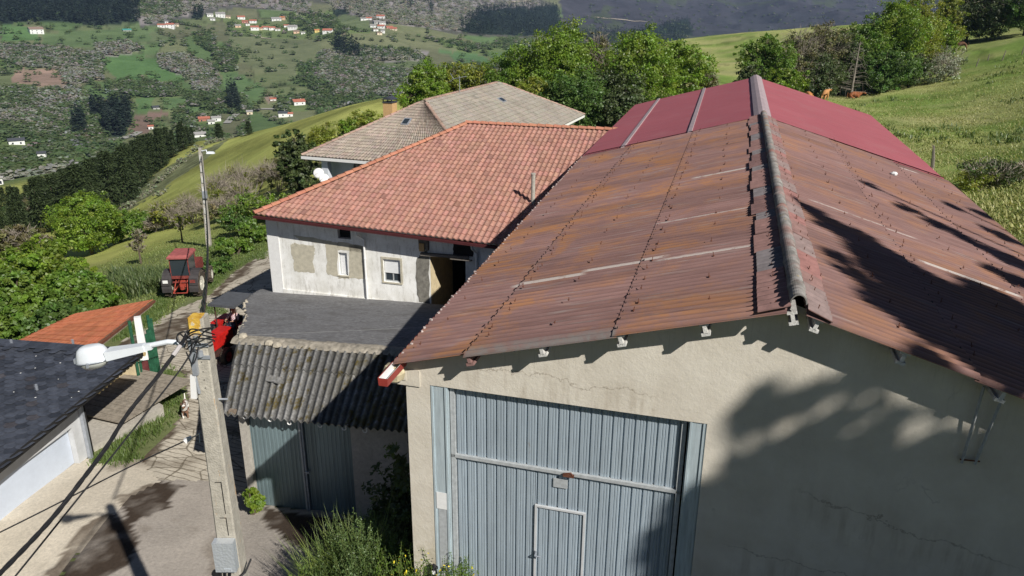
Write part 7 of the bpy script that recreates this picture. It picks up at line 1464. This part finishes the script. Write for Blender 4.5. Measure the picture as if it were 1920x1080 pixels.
mb = MB(); mb.b2((-.30, .45, .85), (.30, 2.95, 1.48)); mb.prism([(-.30, 2.95, .85), (.30, 2.95, .85), (.25, 3.08, .95), (.25, 3.05, 1.4), (-.25, 3.05, 1.4), (-.25, 3.08, .95)][:0] or [(-.30, 2.952, .85), (.30, 2.952, .85), (.30, 2.952, 1.46), (-.30, 2.952, 1.46)], (0, .08, 0)); mb.b2((-.26, .5, 1.481), (.26, 2.9, 1.52)); obj('bonnet', mb, M['tred'], t1)
mb = MB(); mb.b2((-.24, -.35, .55), (.24, 2.9, .85)); mb.tube([(-.75, 2.45, .52), (.75, 2.45, .52)], .07, 8); mb.tube([(-.8, 0, .8), (.8, 0, .8)], .12, 8); obj('chassis', mb, M['tdark'], t1)
mb = MB()   # three point hitch
for sx in (-1, 1): mb.tube([(sx*.28, -.3, .75), (sx*.38, -1.0, .55)], .035, 6); mb.tube([(sx*.30, -.35, 1.25), (sx*.38, -.85, .60)], .028, 6); mb.tube([(sx*.12, -.3, 1.30), (sx*.32, -.55, 1.28)], .03, 6)
mb.tube([(0, -.35, 1.15), (0, -.9, 1.0)], .035, 6); mb.b2((-.2, -.42, .7), (.2, -.3, 1.35)); mb.tube([(-.38, -1.0, .55), (.38, -1.0, .55)], .03, 6); mb.lathe((0, -.5, .7), [(.12, -.1), (.14, .1)], 10); obj('hitch', mb, plain('red hitch bars', (.35, .06, .04), .6, .4, 6), t1)
for sx in (-1, 1):
    mb = MB(); P = np.zeros((12, 2, 3))
    for i, a in enumerate(np.linspace(-.25, pi*.86, 12)):
        for j, x in enumerate((.50, 1.02)): P[i, j] = (sx*x, -cos(a)*(R_+.10)*-1*-1, R_+sin(a)*(R_+.10))
    mb.grid(P); Q = P.copy(); Q[..., 2] -= .03; mb.grid(Q); mb.grid(np.stack([P[:, 1], Q[:, 1]])); mb.b2((min(sx*.50, sx*.53), -.62, 1.0), (max(sx*.50, sx*.53), .7, 1.66)); mb.b2((min(sx*.55, sx*1.0), -.93, .98), (max(sx*.55, sx*1.0), -.88, 1.38)); m_ = obj('mudguard', mb, M['tgrey'], t1)
    mb = MB(); mb.b2((min(sx*.62, sx*.9), -.96, 1.14), (max(sx*.62, sx*.9), -.932, 1.32)); obj('plate' if sx < 0 else 'tail_light', mb, M['white'] if sx < 0 else M['tred'], m_)
cab = MB(); zc0, zc1 = 1.35, 2.52
for sx in (-1, 1):
    for (y0, y1) in ((-.55, -.50), (.85, .75)): cab.tube([(sx*.52, y0, zc0), (sx*.50, y1, zc1)], .035, 5)
    cab.b2((min(sx*.50, sx*.54), -.55, 1.0), (max(sx*.50, sx*.54), .85, 1.42))
cab.b2((-.52, -.58, 1.28), (.52, -.52, 1.45)); cab.b2((-.52, .82, 1.2), (.52, .86, 1.5)); cab.b2((-.5, -.5, 1.0), (.5, .8, 1.05)); co = obj('cab', cab, M['tred'], t1)
mb = MB(); mb.b2((-.60, -.68, 2.50), (.60, .95, 2.60)); mb.add([(-.60, -.68, 2.60), (.60, -.68, 2.60), (.60, .95, 2.60), (-.60, .95, 2.60), (-.5, -.55, 2.70), (.5, -.55, 2.70), (.5, .8, 2.72), (-.5, .8, 2.72)], [(0, 1, 5, 4), (1, 2, 6, 5), (2, 3, 7, 6), (3, 0, 4, 7), (4, 5, 6, 7)]); obj('roof', mb, plain('faded red cab roof', (.34, .10, .095), .7, .25, 5), co)
for k, bx in enumerate((((-.48, -.545, 1.46), (.48, -.535, 2.48)), ((-.48, .80, 1.5), (.48, .81, 2.48)), ((-.515, -.48, 1.43), (-.505, .76, 2.48)), ((.505, -.48, 1.43), (.515, .76, 2.48)))): mb = MB(); mb.b2(*bx); obj('window', mb, M['glass'], co)
mb = MB(); mb.b2((-.22, -.2, 1.1), (.22, .25, 1.35)); mb.b2((-.22, -.25, 1.35), (.22, -.15, 1.8)); obj('seat', mb, M['black'], co)
mb = MB(); mb.tube([(.15, 2.0, 1.5), (.15, 2.0, 2.3)], .035, 8); obj('exhaust', mb, M['rust'], t1)
# compact tractor with canopy and driver
tb2 = at_z(428, 668, -3.9); tb2[2] = ground(tb2[0], tb2[1]); YT2 = radians(180-12)
t2 = thing('tractor', (tb2[0]+.05, tb2[1]+.9, tb2[2]+.02), 'bright red open tractor under a grey canopy by the garage, driver aboard', 'tractor', rz=YT2)
for sx in (-1, 1): wheel(t2, (sx*.58, 0, .58), .58, .34, M['tred2']); wheel(t2, (sx*.52, 1.55, .36), .36, .22, M['tred2'])
mb = MB(); mb.b2((-.27, .55, .72), (.27, 1.95, 1.18)); mb.prism([(-.27, 1.95, .72), (.27, 1.95, .72), (.27, 1.95, 1.16), (-.27, 1.95, 1.16)], (0, .07, 0)); mb.b2((-.25, .6, 1.181), (.25, 1.85, 1.23)); obj('bonnet', mb, M['tred2'], t2)
mb = MB(); mb.b2((-.22, -.4, .4), (.22, 1.9, .7)); mb.tube([(-.5, 1.55, .36), (.5, 1.55, .36)], .06, 8); mb.b2((-.45, .1, .5), (.45, .6, .56)); mb.b2((-.25, 2.03, .75), (.25, 2.06, 1.1)); obj('chassis', mb, M['tdark'], t2)
for sx in (-1, 1):
    mb = MB(); mb.b2((min(sx*.42, sx*.80), -.62, 1.18), (max(sx*.42, sx*.80), .42, 1.24)); mb.b2((min(sx*.42, sx*.46), -.55, .7), (max(sx*.42, sx*.46), .42, 1.18)); obj('mudguard', mb, M['tred2'], t2)
    mb = MB(); mb.lathe((sx*.17, 2.04, 1.05), [(.06, -.02), (.06, .02)], 10, axis=np.array([[1, 0, 0], [0, 0, 1], [0, -1, 0]])); obj('headlight', mb, M['white'], t2)
mb = MB(); mb.b2((-.22, -.30, .85), (.22, .10, .97)); mb.b2((-.22, -.36, .97), (.22, -.27, 1.35)); obj('seat', mb, M['black'], t2)
mb = MB(); 
for sx in (-1, 1):
    for y in (-.55, .50): mb = MB(); mb.tube([(sx*.44, y, .8), (sx*.46, y, 2.12)], .028, 6); obj('canopy_post', mb, M['tdark'], t2)
mb = MB(); mb.box((0, .0, 2.17), (1.15, 1.5, .05)); mb.box((0, .0, 2.12), (1.18, 1.53, .04)); obj('canopy', mb, plain('grey canopy', (.09, .095, .105), .6, .2), t2)
mb = MB(); mb.tube([(0, .62, 1.15), (0, .45, 1.32)], .02, 6); Q = [(.17*cos(a), .44+.17*sin(a)*.5, 1.33+.17*sin(a)*.6) for a in np.linspace(0, 2*pi, 17)]; mb.tube(Q, .014, 6); obj('steering_wheel', mb, M['black'], t2)
# skinned figures ---------------------------------------------------
def skin(name, nodes, edges, mat, par=None, lvl=2, root=0):
    me = bpy.data.meshes.new(name); keys = list(nodes); me.from_pydata([nodes[k][0] for k in keys], [(keys.index(a), keys.index(b)) for a, b in edges], []); me.update(); o = bpy.data.objects.new(name, me); COL.objects.link(o)
    o.modifiers.new('skin', 'SKIN'); s_ = o.modifiers.new('sub', 'SUBSURF'); s_.levels = lvl; s_.render_levels = lvl; sv = me.skin_vertices[0].data if me.skin_vertices else None
    if sv is None: me.skin_vertices.new() if hasattr(me.skin_vertices, 'new') else None; sv = me.skin_vertices[0].data
    for i, k in enumerate(keys): r = nodes[k][1]; sv[i].radius = (r, r) if np.ndim(r) == 0 else r; sv[i].use_root = (i == root)
    dg = bpy.context.evaluated_depsgraph_get(); dg.update(); m2 = bpy.data.meshes.new_from_object(o.evaluated_get(dg)); bpy.data.objects.remove(o); m2.materials.clear(); [m2.materials.append(m) for m in (mat if isinstance(mat, list) else [mat])]
    m2.name = name; m2.polygons.foreach_set('use_smooth', np.ones(len(m2.polygons), bool)); o = bpy.data.objects.new(name, m2); COL.objects.link(o)
    if par is not None: o.parent = par; ROOT[o.name] = ROOT.get(par.name)
    return o
skn = skin; M['skin'] = plain('skin', (.50, .28, .19), .6, .08); M['hair'] = plain('dark hair', (.03, .02, .015), .7, .2); M['denim'] = plain('dark blue trousers', (.03, .04, .07), .9, .2)
g = NG('pink check shirt'); wv = g.n('ShaderNodeTexChecker'); wv.inputs['Scale'].default_value = 18; g.l(g.obj(), wv.inputs[0]); M['shirt'] = g.done(g.mix(wv.outputs['Fac'], (.75, .72, .74), (.55, .25, .28)), .9)
pr_ = bpy.data.objects.new('person', None); COL.objects.link(pr_); rot = Matrix.Rotation(YT2, 3, 'Z'); base_w = Vector(t2.location)+rot @ Vector((0, -.10, .97)); pr_.location = base_w; pr_.rotation_euler = (0, 0, YT2); ROOT['person'] = np.array(base_w); tag(pr_, 'person in a pale pink check shirt and dark trousers driving the bright red tractor', 'person')
body = {'pelvis': ((0, 0, .10), .135), 'waist': ((0, -.01, .26), .12), 'chest': ((0, .01, .44), .145), 'neck0': ((0, .02, .58), .07), 'head0': ((0, .04, .68), .075), 'head1': ((0, .05, .77), .095), 'head2': ((0, .04, .85), .07),
        'shL': ((-.19, .01, .50), .06), 'elL': ((-.25, .20, .33), .042), 'haL': ((-.15, .46, .38), .032), 'shR': ((.19, .01, .50), .06), 'elR': ((.25, .20, .33), .042), 'haR': ((.15, .46, .38), .032),
        'hpL': ((-.10, .06, .08), .10), 'knL': ((-.16, .46, .12), .065), 'anL': ((-.16, .52, -.32), .045), 'ftL': ((-.16, .66, -.36), .035), 'hpR': ((.10, .06, .08), .10), 'knR': ((.16, .46, .12), .065), 'anR': ((.16, .52, -.32), .045), 'ftR': ((.16, .66, -.36), .035)}
ed = [('pelvis', 'waist'), ('waist', 'chest'), ('chest', 'neck0'), ('neck0', 'head0'), ('head0', 'head1'), ('head1', 'head2'), ('chest', 'shL'), ('shL', 'elL'), ('elL', 'haL'), ('chest', 'shR'), ('shR', 'elR'), ('elR', 'haR'), ('pelvis', 'hpL'), ('hpL', 'knL'), ('knL', 'anL'), ('anL', 'ftL'), ('pelvis', 'hpR'), ('hpR', 'knR'), ('knR', 'anR'), ('anR', 'ftR')]
bo = skn('body', body, ed, M['skin'], pr_)
sh_ = {k: (v[0], v[1]*1.14) for k, v in body.items() if k in ('waist', 'chest', 'shL', 'shR', 'elL', 'elR')}; sh_['pel'] = ((0, 0, .16), .15); sh_['nk'] = ((0, .02, .55), .085)
skn('shirt', sh_, [('pel', 'waist'), ('waist', 'chest'), ('chest', 'nk'), ('chest', 'shL'), ('shL', 'elL'), ('chest', 'shR'), ('shR', 'elR')], M['shirt'], pr_, root=0)
tr_ = {k: (v[0], v[1]*1.13) for k, v in body.items() if k in ('pelvis', 'hpL', 'hpR', 'knL', 'knR', 'anL', 'anR')}; skn('trousers', tr_, [('pelvis', 'hpL'), ('hpL', 'knL'), ('knL', 'anL'), ('pelvis', 'hpR'), ('hpR', 'knR'), ('knR', 'anR')], M['denim'], pr_)
skn('hair', {'a': ((0, .0, .80), .085), 'b': ((0, .04, .87), .085), 'c': ((0, .09, .885), .05)}, [('a', 'b'), ('b', 'c')], M['hair'], pr_)
mb = MB(); mb.lathe((0, .145, .765), [(.012, -.02), (.02, .0), (.01, .03)], 6); [mb.lathe((sx*.035, .137, .79), [(.006, -.008), (.012, 0), (.006, .008)], 6) for sx in (-1, 1)]; [mb.tube([(sx*.15, .45, .38), (sx*.12, .50+.008*k, .36+.012*k), (sx*.10, .48, .33+.012*k)], .009, 5) for sx in (-1, 1) for k in range(4)]; obj('face_and_fingers', mb, M['skin'], pr_)
# animals -----------------------------------------------------------
def cow(P, rz, label, tone, head=0.0, lying=False, group='russet cows grazing along the grove'):
    t = thing('cow', P, label, 'cow', group, rz=rz); zo = -.52 if lying else 0; c = plain('cow coat', tone, .85, .2, 3)
    nd = {'rump': ((0, -.75, 1.16+zo), (.27, .30)), 'loin': ((0, -.35, 1.18+zo), (.30, .33)), 'belly': ((0, .10, 1.08+zo), (.35, .38)), 'chest': ((0, .55, 1.10+zo), (.29, .36)), 'neck': ((.05*head, .90, 1.22+zo-.25*(head < 0)), (.15, .20)), 'poll': ((.18*head, 1.18, 1.33+zo-.75*(head < 0)), (.12, .14)), 'nose': ((.25*head, 1.52, 1.12+zo-.90*(head < 0)), (.075, .085))}
    e = [('rump', 'loin'), ('loin', 'belly'), ('belly', 'chest'), ('chest', 'neck'), ('neck', 'poll'), ('poll', 'nose')]
    for sx in (-1, 1):
        if lying:
            nd[f'k{sx}'] = ((sx*.34, .35, .14), .10); nd[f'f{sx}'] = ((sx*.38, .80, .07), .06); nd[f'h{sx}'] = ((sx*.40, -.65, .22), .16); nd[f'g{sx}'] = ((sx*.48, -.15, .08), .06)
        else:
            nd[f'k{sx}'] = ((sx*.20, .55, .62), .10); nd[f'f{sx}'] = ((sx*.20, .56, .04), .055); nd[f'h{sx}'] = ((sx*.22, -.66, .72), .15); nd[f'g{sx}'] = ((sx*.22, -.92, .45), .065)
            nd[f'i{sx}'] = ((sx*.22, -.84, .04), .055); e.append((f'g{sx}', f'i{sx}'))
        e += [('chest', f'k{sx}'), (f'k{sx}', f'f{sx}'), ('rump', f'h{sx}'), (f'h{sx}', f'g{sx}')]
    skn('body', nd, e, c, t, 1)
    mb = MB(); hd = np.array(nd['poll'][0])
    for sx in (-1, 1): mb.tube([hd+[sx*.08, 0, .10], hd+[sx*.20, .03, .18], hd+[sx*.22, .08, .30]], [.03, .02, .006], 6)
    obj('horns', mb, M['beam'], t); mb = MB()
    for sx in (-1, 1): mb.box(hd+[sx*.20, -.04, .02], (.18, .03, .10))
    obj('ears', mb, c, t); mb = MB(); mb.tube([(0, -.98, 1.30+zo), (0, -1.08, .95+zo), (0, -1.06, .55+zo*.9)], [.04, .025, .035], 6); obj('tail', mb, c, t); return t
def gz(x, y, r): return gp(x, y, r)
cow(gz(1510, 186, 104)+[.25, 0, 0], radians(10), 'orange brown cow seen from behind, nearest the red roof edge', (.48, .21, .07), -1)
cow(gz(1547, 183, 108), radians(-35), 'pale orange cow standing in the shade between its two neighbours', (.50, .25, .10), 1)
cow(gz(1603, 174, 117), radians(-82), 'chestnut cow lying by the foot of the dead conifer', (.26, .09, .035), 1, True)
cow(gz(1803, 84, 160), radians(60), 'small dark brown cow alone high on the meadow', (.14, .07, .04), -1, False, None)
dg = at_z(349, 778, -3.0); dg[2] = ground(dg[0], dg[1])+.03
d_ = thing('dog', dg, 'white dog with brown patches standing on the track', 'dog', rz=radians(200))
nd = {'rump': ((0, -.24, .36), (.085, .10)), 'mid': ((0, 0, .37), (.09, .10)), 'chest': ((0, .22, .37), (.095, .125)), 'neck': ((0, .33, .48), (.065, .07)), 'head': ((0, .40, .58), (.065, .07)), 'nose': ((0, .53, .54), (.032, .035)), 'tail': ((0, -.40, .45), .022), 'tip': ((0, -.50, .58), .014)}
e = [('mid', 'rump'), ('mid', 'chest'), ('chest', 'neck'), ('neck', 'head'), ('head', 'nose'), ('rump', 'tail'), ('tail', 'tip')]
for sx in (-1, 1): nd[f'k{sx}'] = ((sx*.07, .22, .22), .035); nd[f'f{sx}'] = ((sx*.07, .23, .02), .026); nd[f'h{sx}'] = ((sx*.07, -.20, .24), .05); nd[f'g{sx}'] = ((sx*.07, -.31, .15), .026); nd[f'i{sx}'] = ((sx*.07, -.28, .02), .025); e += [('chest', f'k{sx}'), (f'k{sx}', f'f{sx}'), ('rump', f'h{sx}'), (f'h{sx}', f'g{sx}'), (f'g{sx}', f'i{sx}')]
g = NG('dog coat'); M['dogc'] = g.done(g.mix(g.ramp(g.noise(4.2, 2, .4, g.mapped(loc=(1, 2, 0))), [(.50, 0.0), (.54, 1.0)]), (.78, .75, .70), (.20, .11, .07)), .9); skn('body', nd, e, M['dogc'], d_, 2)
mb = MB(); [mb.box((sx*.06, .385, .635), (.03, .05, .07)) for sx in (-1, 1)]; obj('ears', mb, plain('brown ears', (.16, .09, .06), .9), d_)
# ------------------------------------------------------------------ fence posts on the meadow
for k, (x, y, r, hh, ln) in enumerate([(1748, 320, 61, 1.75, -.22), (1673, 163, 128, 1.5, .05), (1722, 154, 130, 1.2, .2), (1777, 140, 132, 1.5, .06), (1830, 124, 136, 1.2, .25), (1852, 112, 142, 1.0, .1), (1879, 111, 138, 1.5, .3), (1917, 97, 141, 1.5, .1), (1707, 162, 127, .8, .1)]):
    b_ = gp(x, y, r); t = thing('fence_post', b_, ['split weathered post just beyond the red roof corner, nearest one', 'stout pale post at the grove edge, leftmost of the far row', 'thin leaning post second of the far meadow row', 'slim upright post before the blossoming shrub', 'tilted post right of the blossoming shrub', 'short stub post in the far meadow row', 'leaning post far up the meadow row', 'post at the right edge of the far row', 'tiny stake beside the stout pale post'][k], 'fence post', 'fence posts across the meadow')
    mb = MB(); w_ = .13 if k < 2 else .08; mb.tube([(0, 0, -.2), (ln*.5, 0, hh*.5), (ln, .02, hh)], [w_, w_*.85, w_*.5], 6); obj('post', mb, M['oldwood'], t)
    if k == 0: mb = MB(); mb.tube([(.08, 0, 0), (-.06, 0, hh*.6), (-.38, 0, hh*1.08)], [.06, .06, .02], 5); obj('split', mb, M['wood'], t)
# ------------------------------------------------------------------ near plants
b_ = gp(1875, 352, 48); shrub(b_, 1.7, 2.6, 'dark', 'dark bramble bank with yellow flowers beyond the right eave', 3200, .13, .5, 61, nl=8); shrub(gp(1835, 352, 46), 1.5, 1.6, 'yellow', 'yellow flowering weeds on the bank beyond the right eave', 2200, .09, 0, 62); shrub(gp(1918, 345, 50), 1.4, 2.0, 'olive', 'brown dry weeds at the right edge of the bank', 1400, .12, .6, 63)
q = FW.Wd(-3.6, 16.1, 1.0); t = thing('plant', (q[0], q[1], 0.2), 'leafy sprig growing up between the tiled roof and the rusty roof edge', 'plant'); V, _, C_ = leafcloud([(0, 0, .7, .35, .5, .5), (.1, .4, 1.1, .25, .4, .35), (-.1, -.4, .4, .25, .4, .4)], 900, .13, W1, .3, .35, seed=4, shell=.2); quads_obj('foliage', V, C_, LM['lime'], t); mb = MB(); mb.tube([(0, 0, -4.5), (0, 0, .8)], .03, 5); obj('stem', mb, M['bark'], t)
b_ = at_z(478, 950, -2.75); shrub((b_[0], b_[1]-.25, ground(b_[0], b_[1]-.25)), 1.15, .42, 'lime', 'bright green nettle clump at the foot of the garage pillar', 2600, .075, 0, 64)
# dark ivy bank between garage and warehouse, in the shade
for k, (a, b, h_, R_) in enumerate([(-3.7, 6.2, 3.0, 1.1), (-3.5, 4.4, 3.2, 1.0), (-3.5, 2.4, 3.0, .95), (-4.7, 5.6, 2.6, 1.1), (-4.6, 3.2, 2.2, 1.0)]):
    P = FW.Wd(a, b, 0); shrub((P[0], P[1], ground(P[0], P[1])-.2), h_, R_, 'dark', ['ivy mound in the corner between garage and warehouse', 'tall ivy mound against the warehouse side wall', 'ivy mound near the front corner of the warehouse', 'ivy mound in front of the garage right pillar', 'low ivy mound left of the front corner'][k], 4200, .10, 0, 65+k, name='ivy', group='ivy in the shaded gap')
# foreground weeds at the lower middle
def sprig(loc, h, n, seed, label, col='green', leaf=.05, R_=.35, name='weed'):
    rs = np.random.default_rng(seed); t = thing(name, loc, label, 'plant', 'weeds at the foot of the warehouse corner'); mb = MB(); Vs, Cs = [], []
    for k in range(n):
        a = rs.uniform(0, 2*pi); rr = R_*rs.random()**.5; x0, y0 = cos(a)*rr, sin(a)*rr; hh = h*rs.uniform(.55, 1.1); lx, ly = rs.normal(0, .12, 2)*hh; pts = [np.array([x0, y0, -.1]), np.array([x0+lx*.4, y0+ly*.4, hh*.5]), np.array([x0+lx, y0+ly, hh])]; mb.tube(pts, [.008, .006, .003], 4)
        m = int(60*hh); z = rs.uniform(.15, 1, m); p = np.array(pts[0])*(1-z[:, None])+np.array(pts[2])*z[:, None]+np.stack([rs.normal(0, .05, m), rs.normal(0, .05, m), rs.normal(0, .02, m)], 1)*(1.4-z[:, None]); t_ = rs.normal(size=(m, 3)); t_ /= np.linalg.norm(t_, axis=1)[:, None]; s_ = np.cross(t_, rs.normal(size=(m, 3))); s_ /= np.linalg.norm(s_, axis=1)[:, None]; L_ = (leaf*rs.uniform(.6, 1.3, m)*(1.3-.7*z))[:, None]
        Vs.append(np.stack([p, p+t_*L_*.5+s_*L_*.35, p+t_*L_, p+t_*L_*.5-s_*L_*.35], 1).reshape(-1, 3)); Cs.append(np.repeat(rs.uniform(.7, 1.3, (m, 1))*np.ones((1, 3)), 4, 0))
    obj('stem', mb, M['grass'], t); quads_obj('foliage', np.vstack(Vs), np.vstack(Cs), LM[col], t); return t
LM['sage'] = leafmat('pale sage leaves', (.15, .225, .075), .35, .2)
k = 0
for (x, y, f, h_, n_, cl, lb) in [(640, 1040, 12.6, 1.0, 60, 'sage', 'tall pale leaved weed with a spire, leftmost of the corner weeds'), (680, 1010, 12.4, 1.25, 60, 'sage', 'tallest pale leaved weed below the ivy'), (715, 1040, 12.2, 1.05, 55, 'sage', 'pale leaved weed left of the warehouse corner'), (745, 1065, 12.0, .8, 50, 'green', 'greener weed touching the warehouse corner'), (655, 1090, 12.0, .9, 60, 'green', 'green weed at the bottom edge under the spires'), (710, 1095, 11.8, .8, 60, 'sage', 'pale weed at the bottom edge near the corner'), (600, 1085, 12.3, .8, 50, 'green', 'grassy weed at the bottom edge, furthest left')]:
    P = at_y(x, y+22, f); gzv = ground(P[0], P[1]); top = P[2]+h_*.42; sprig((P[0], P[1], gzv), max(h_, top-gzv), n_*2, 70+k, lb, cl, .06, .55); k += 1
for (x, f, h_, lb) in ((795, 11.6, .62, 'yellow flowering weed at the gate jamb'), (845, 11.4, .5, 'low yellow flowering weed under the gate corner'), (765, 11.7, .6, 'yellow flowering weed right against the corner wall')):
    P = at_y(x, 1085, f-.6); gzv = ground(P[0], P[1]); t = sprig((P[0], P[1], gzv), max(.4, P[2]+.35-gzv), 60, 80+k, lb, 'green', .05, .4); k += 1; rs = np.random.default_rng(k); m = 34; p = np.stack([rs.normal(0, .26, m), rs.normal(0, .2, m), max(.4, P[2]+.35-gzv)*rs.uniform(.7, 1.05, m)], 1); a_ = rs.normal(size=(m, 3))*.013; b2_ = rs.normal(size=(m, 3))*.013; V = np.stack([p-a_, p+b2_, p+a_, p-b2_], 1).reshape(-1, 3); M['yflower'] = M.get('yflower') or plain('yellow petals', (.75, .60, .04), .7); tag(quads_obj('flowers', V, np.ones((len(V), 3)), M['yflower'], t), kind='stuff')
rs = np.random.default_rng(4); P = np.array([at_y(x, y, 12.6) for x, y in zip(rs.uniform(575, 700, 200), rs.uniform(1030, 1120, 200))]); P[:, 2] = hz(P[:, 0], P[:, 1]); patch_obj('tall_grass', [blades(P, 1.5, .016, 5, (.9, 1.1, .8), (1.5, 1.5, 1.2), .12, .7, 14)], M['grass'])
lt = thing('floor_light', FW.Wd(GL+.02, -.12, .30), 'small black lantern at the foot of the gate jamb', 'lantern'); mb = MB(); mb.box((0, 0, .1), (.10, .10, .16), taper=.8); mb.lathe((0, 0, .19), [(.08, -.01), (.02, .05)], 4); obj('body', mb, M['black'], lt); mb = MB(); mb.b2((-.03, -.055, .06), (.03, -.051, .14)); obj('pane', mb, M['white'], lt)
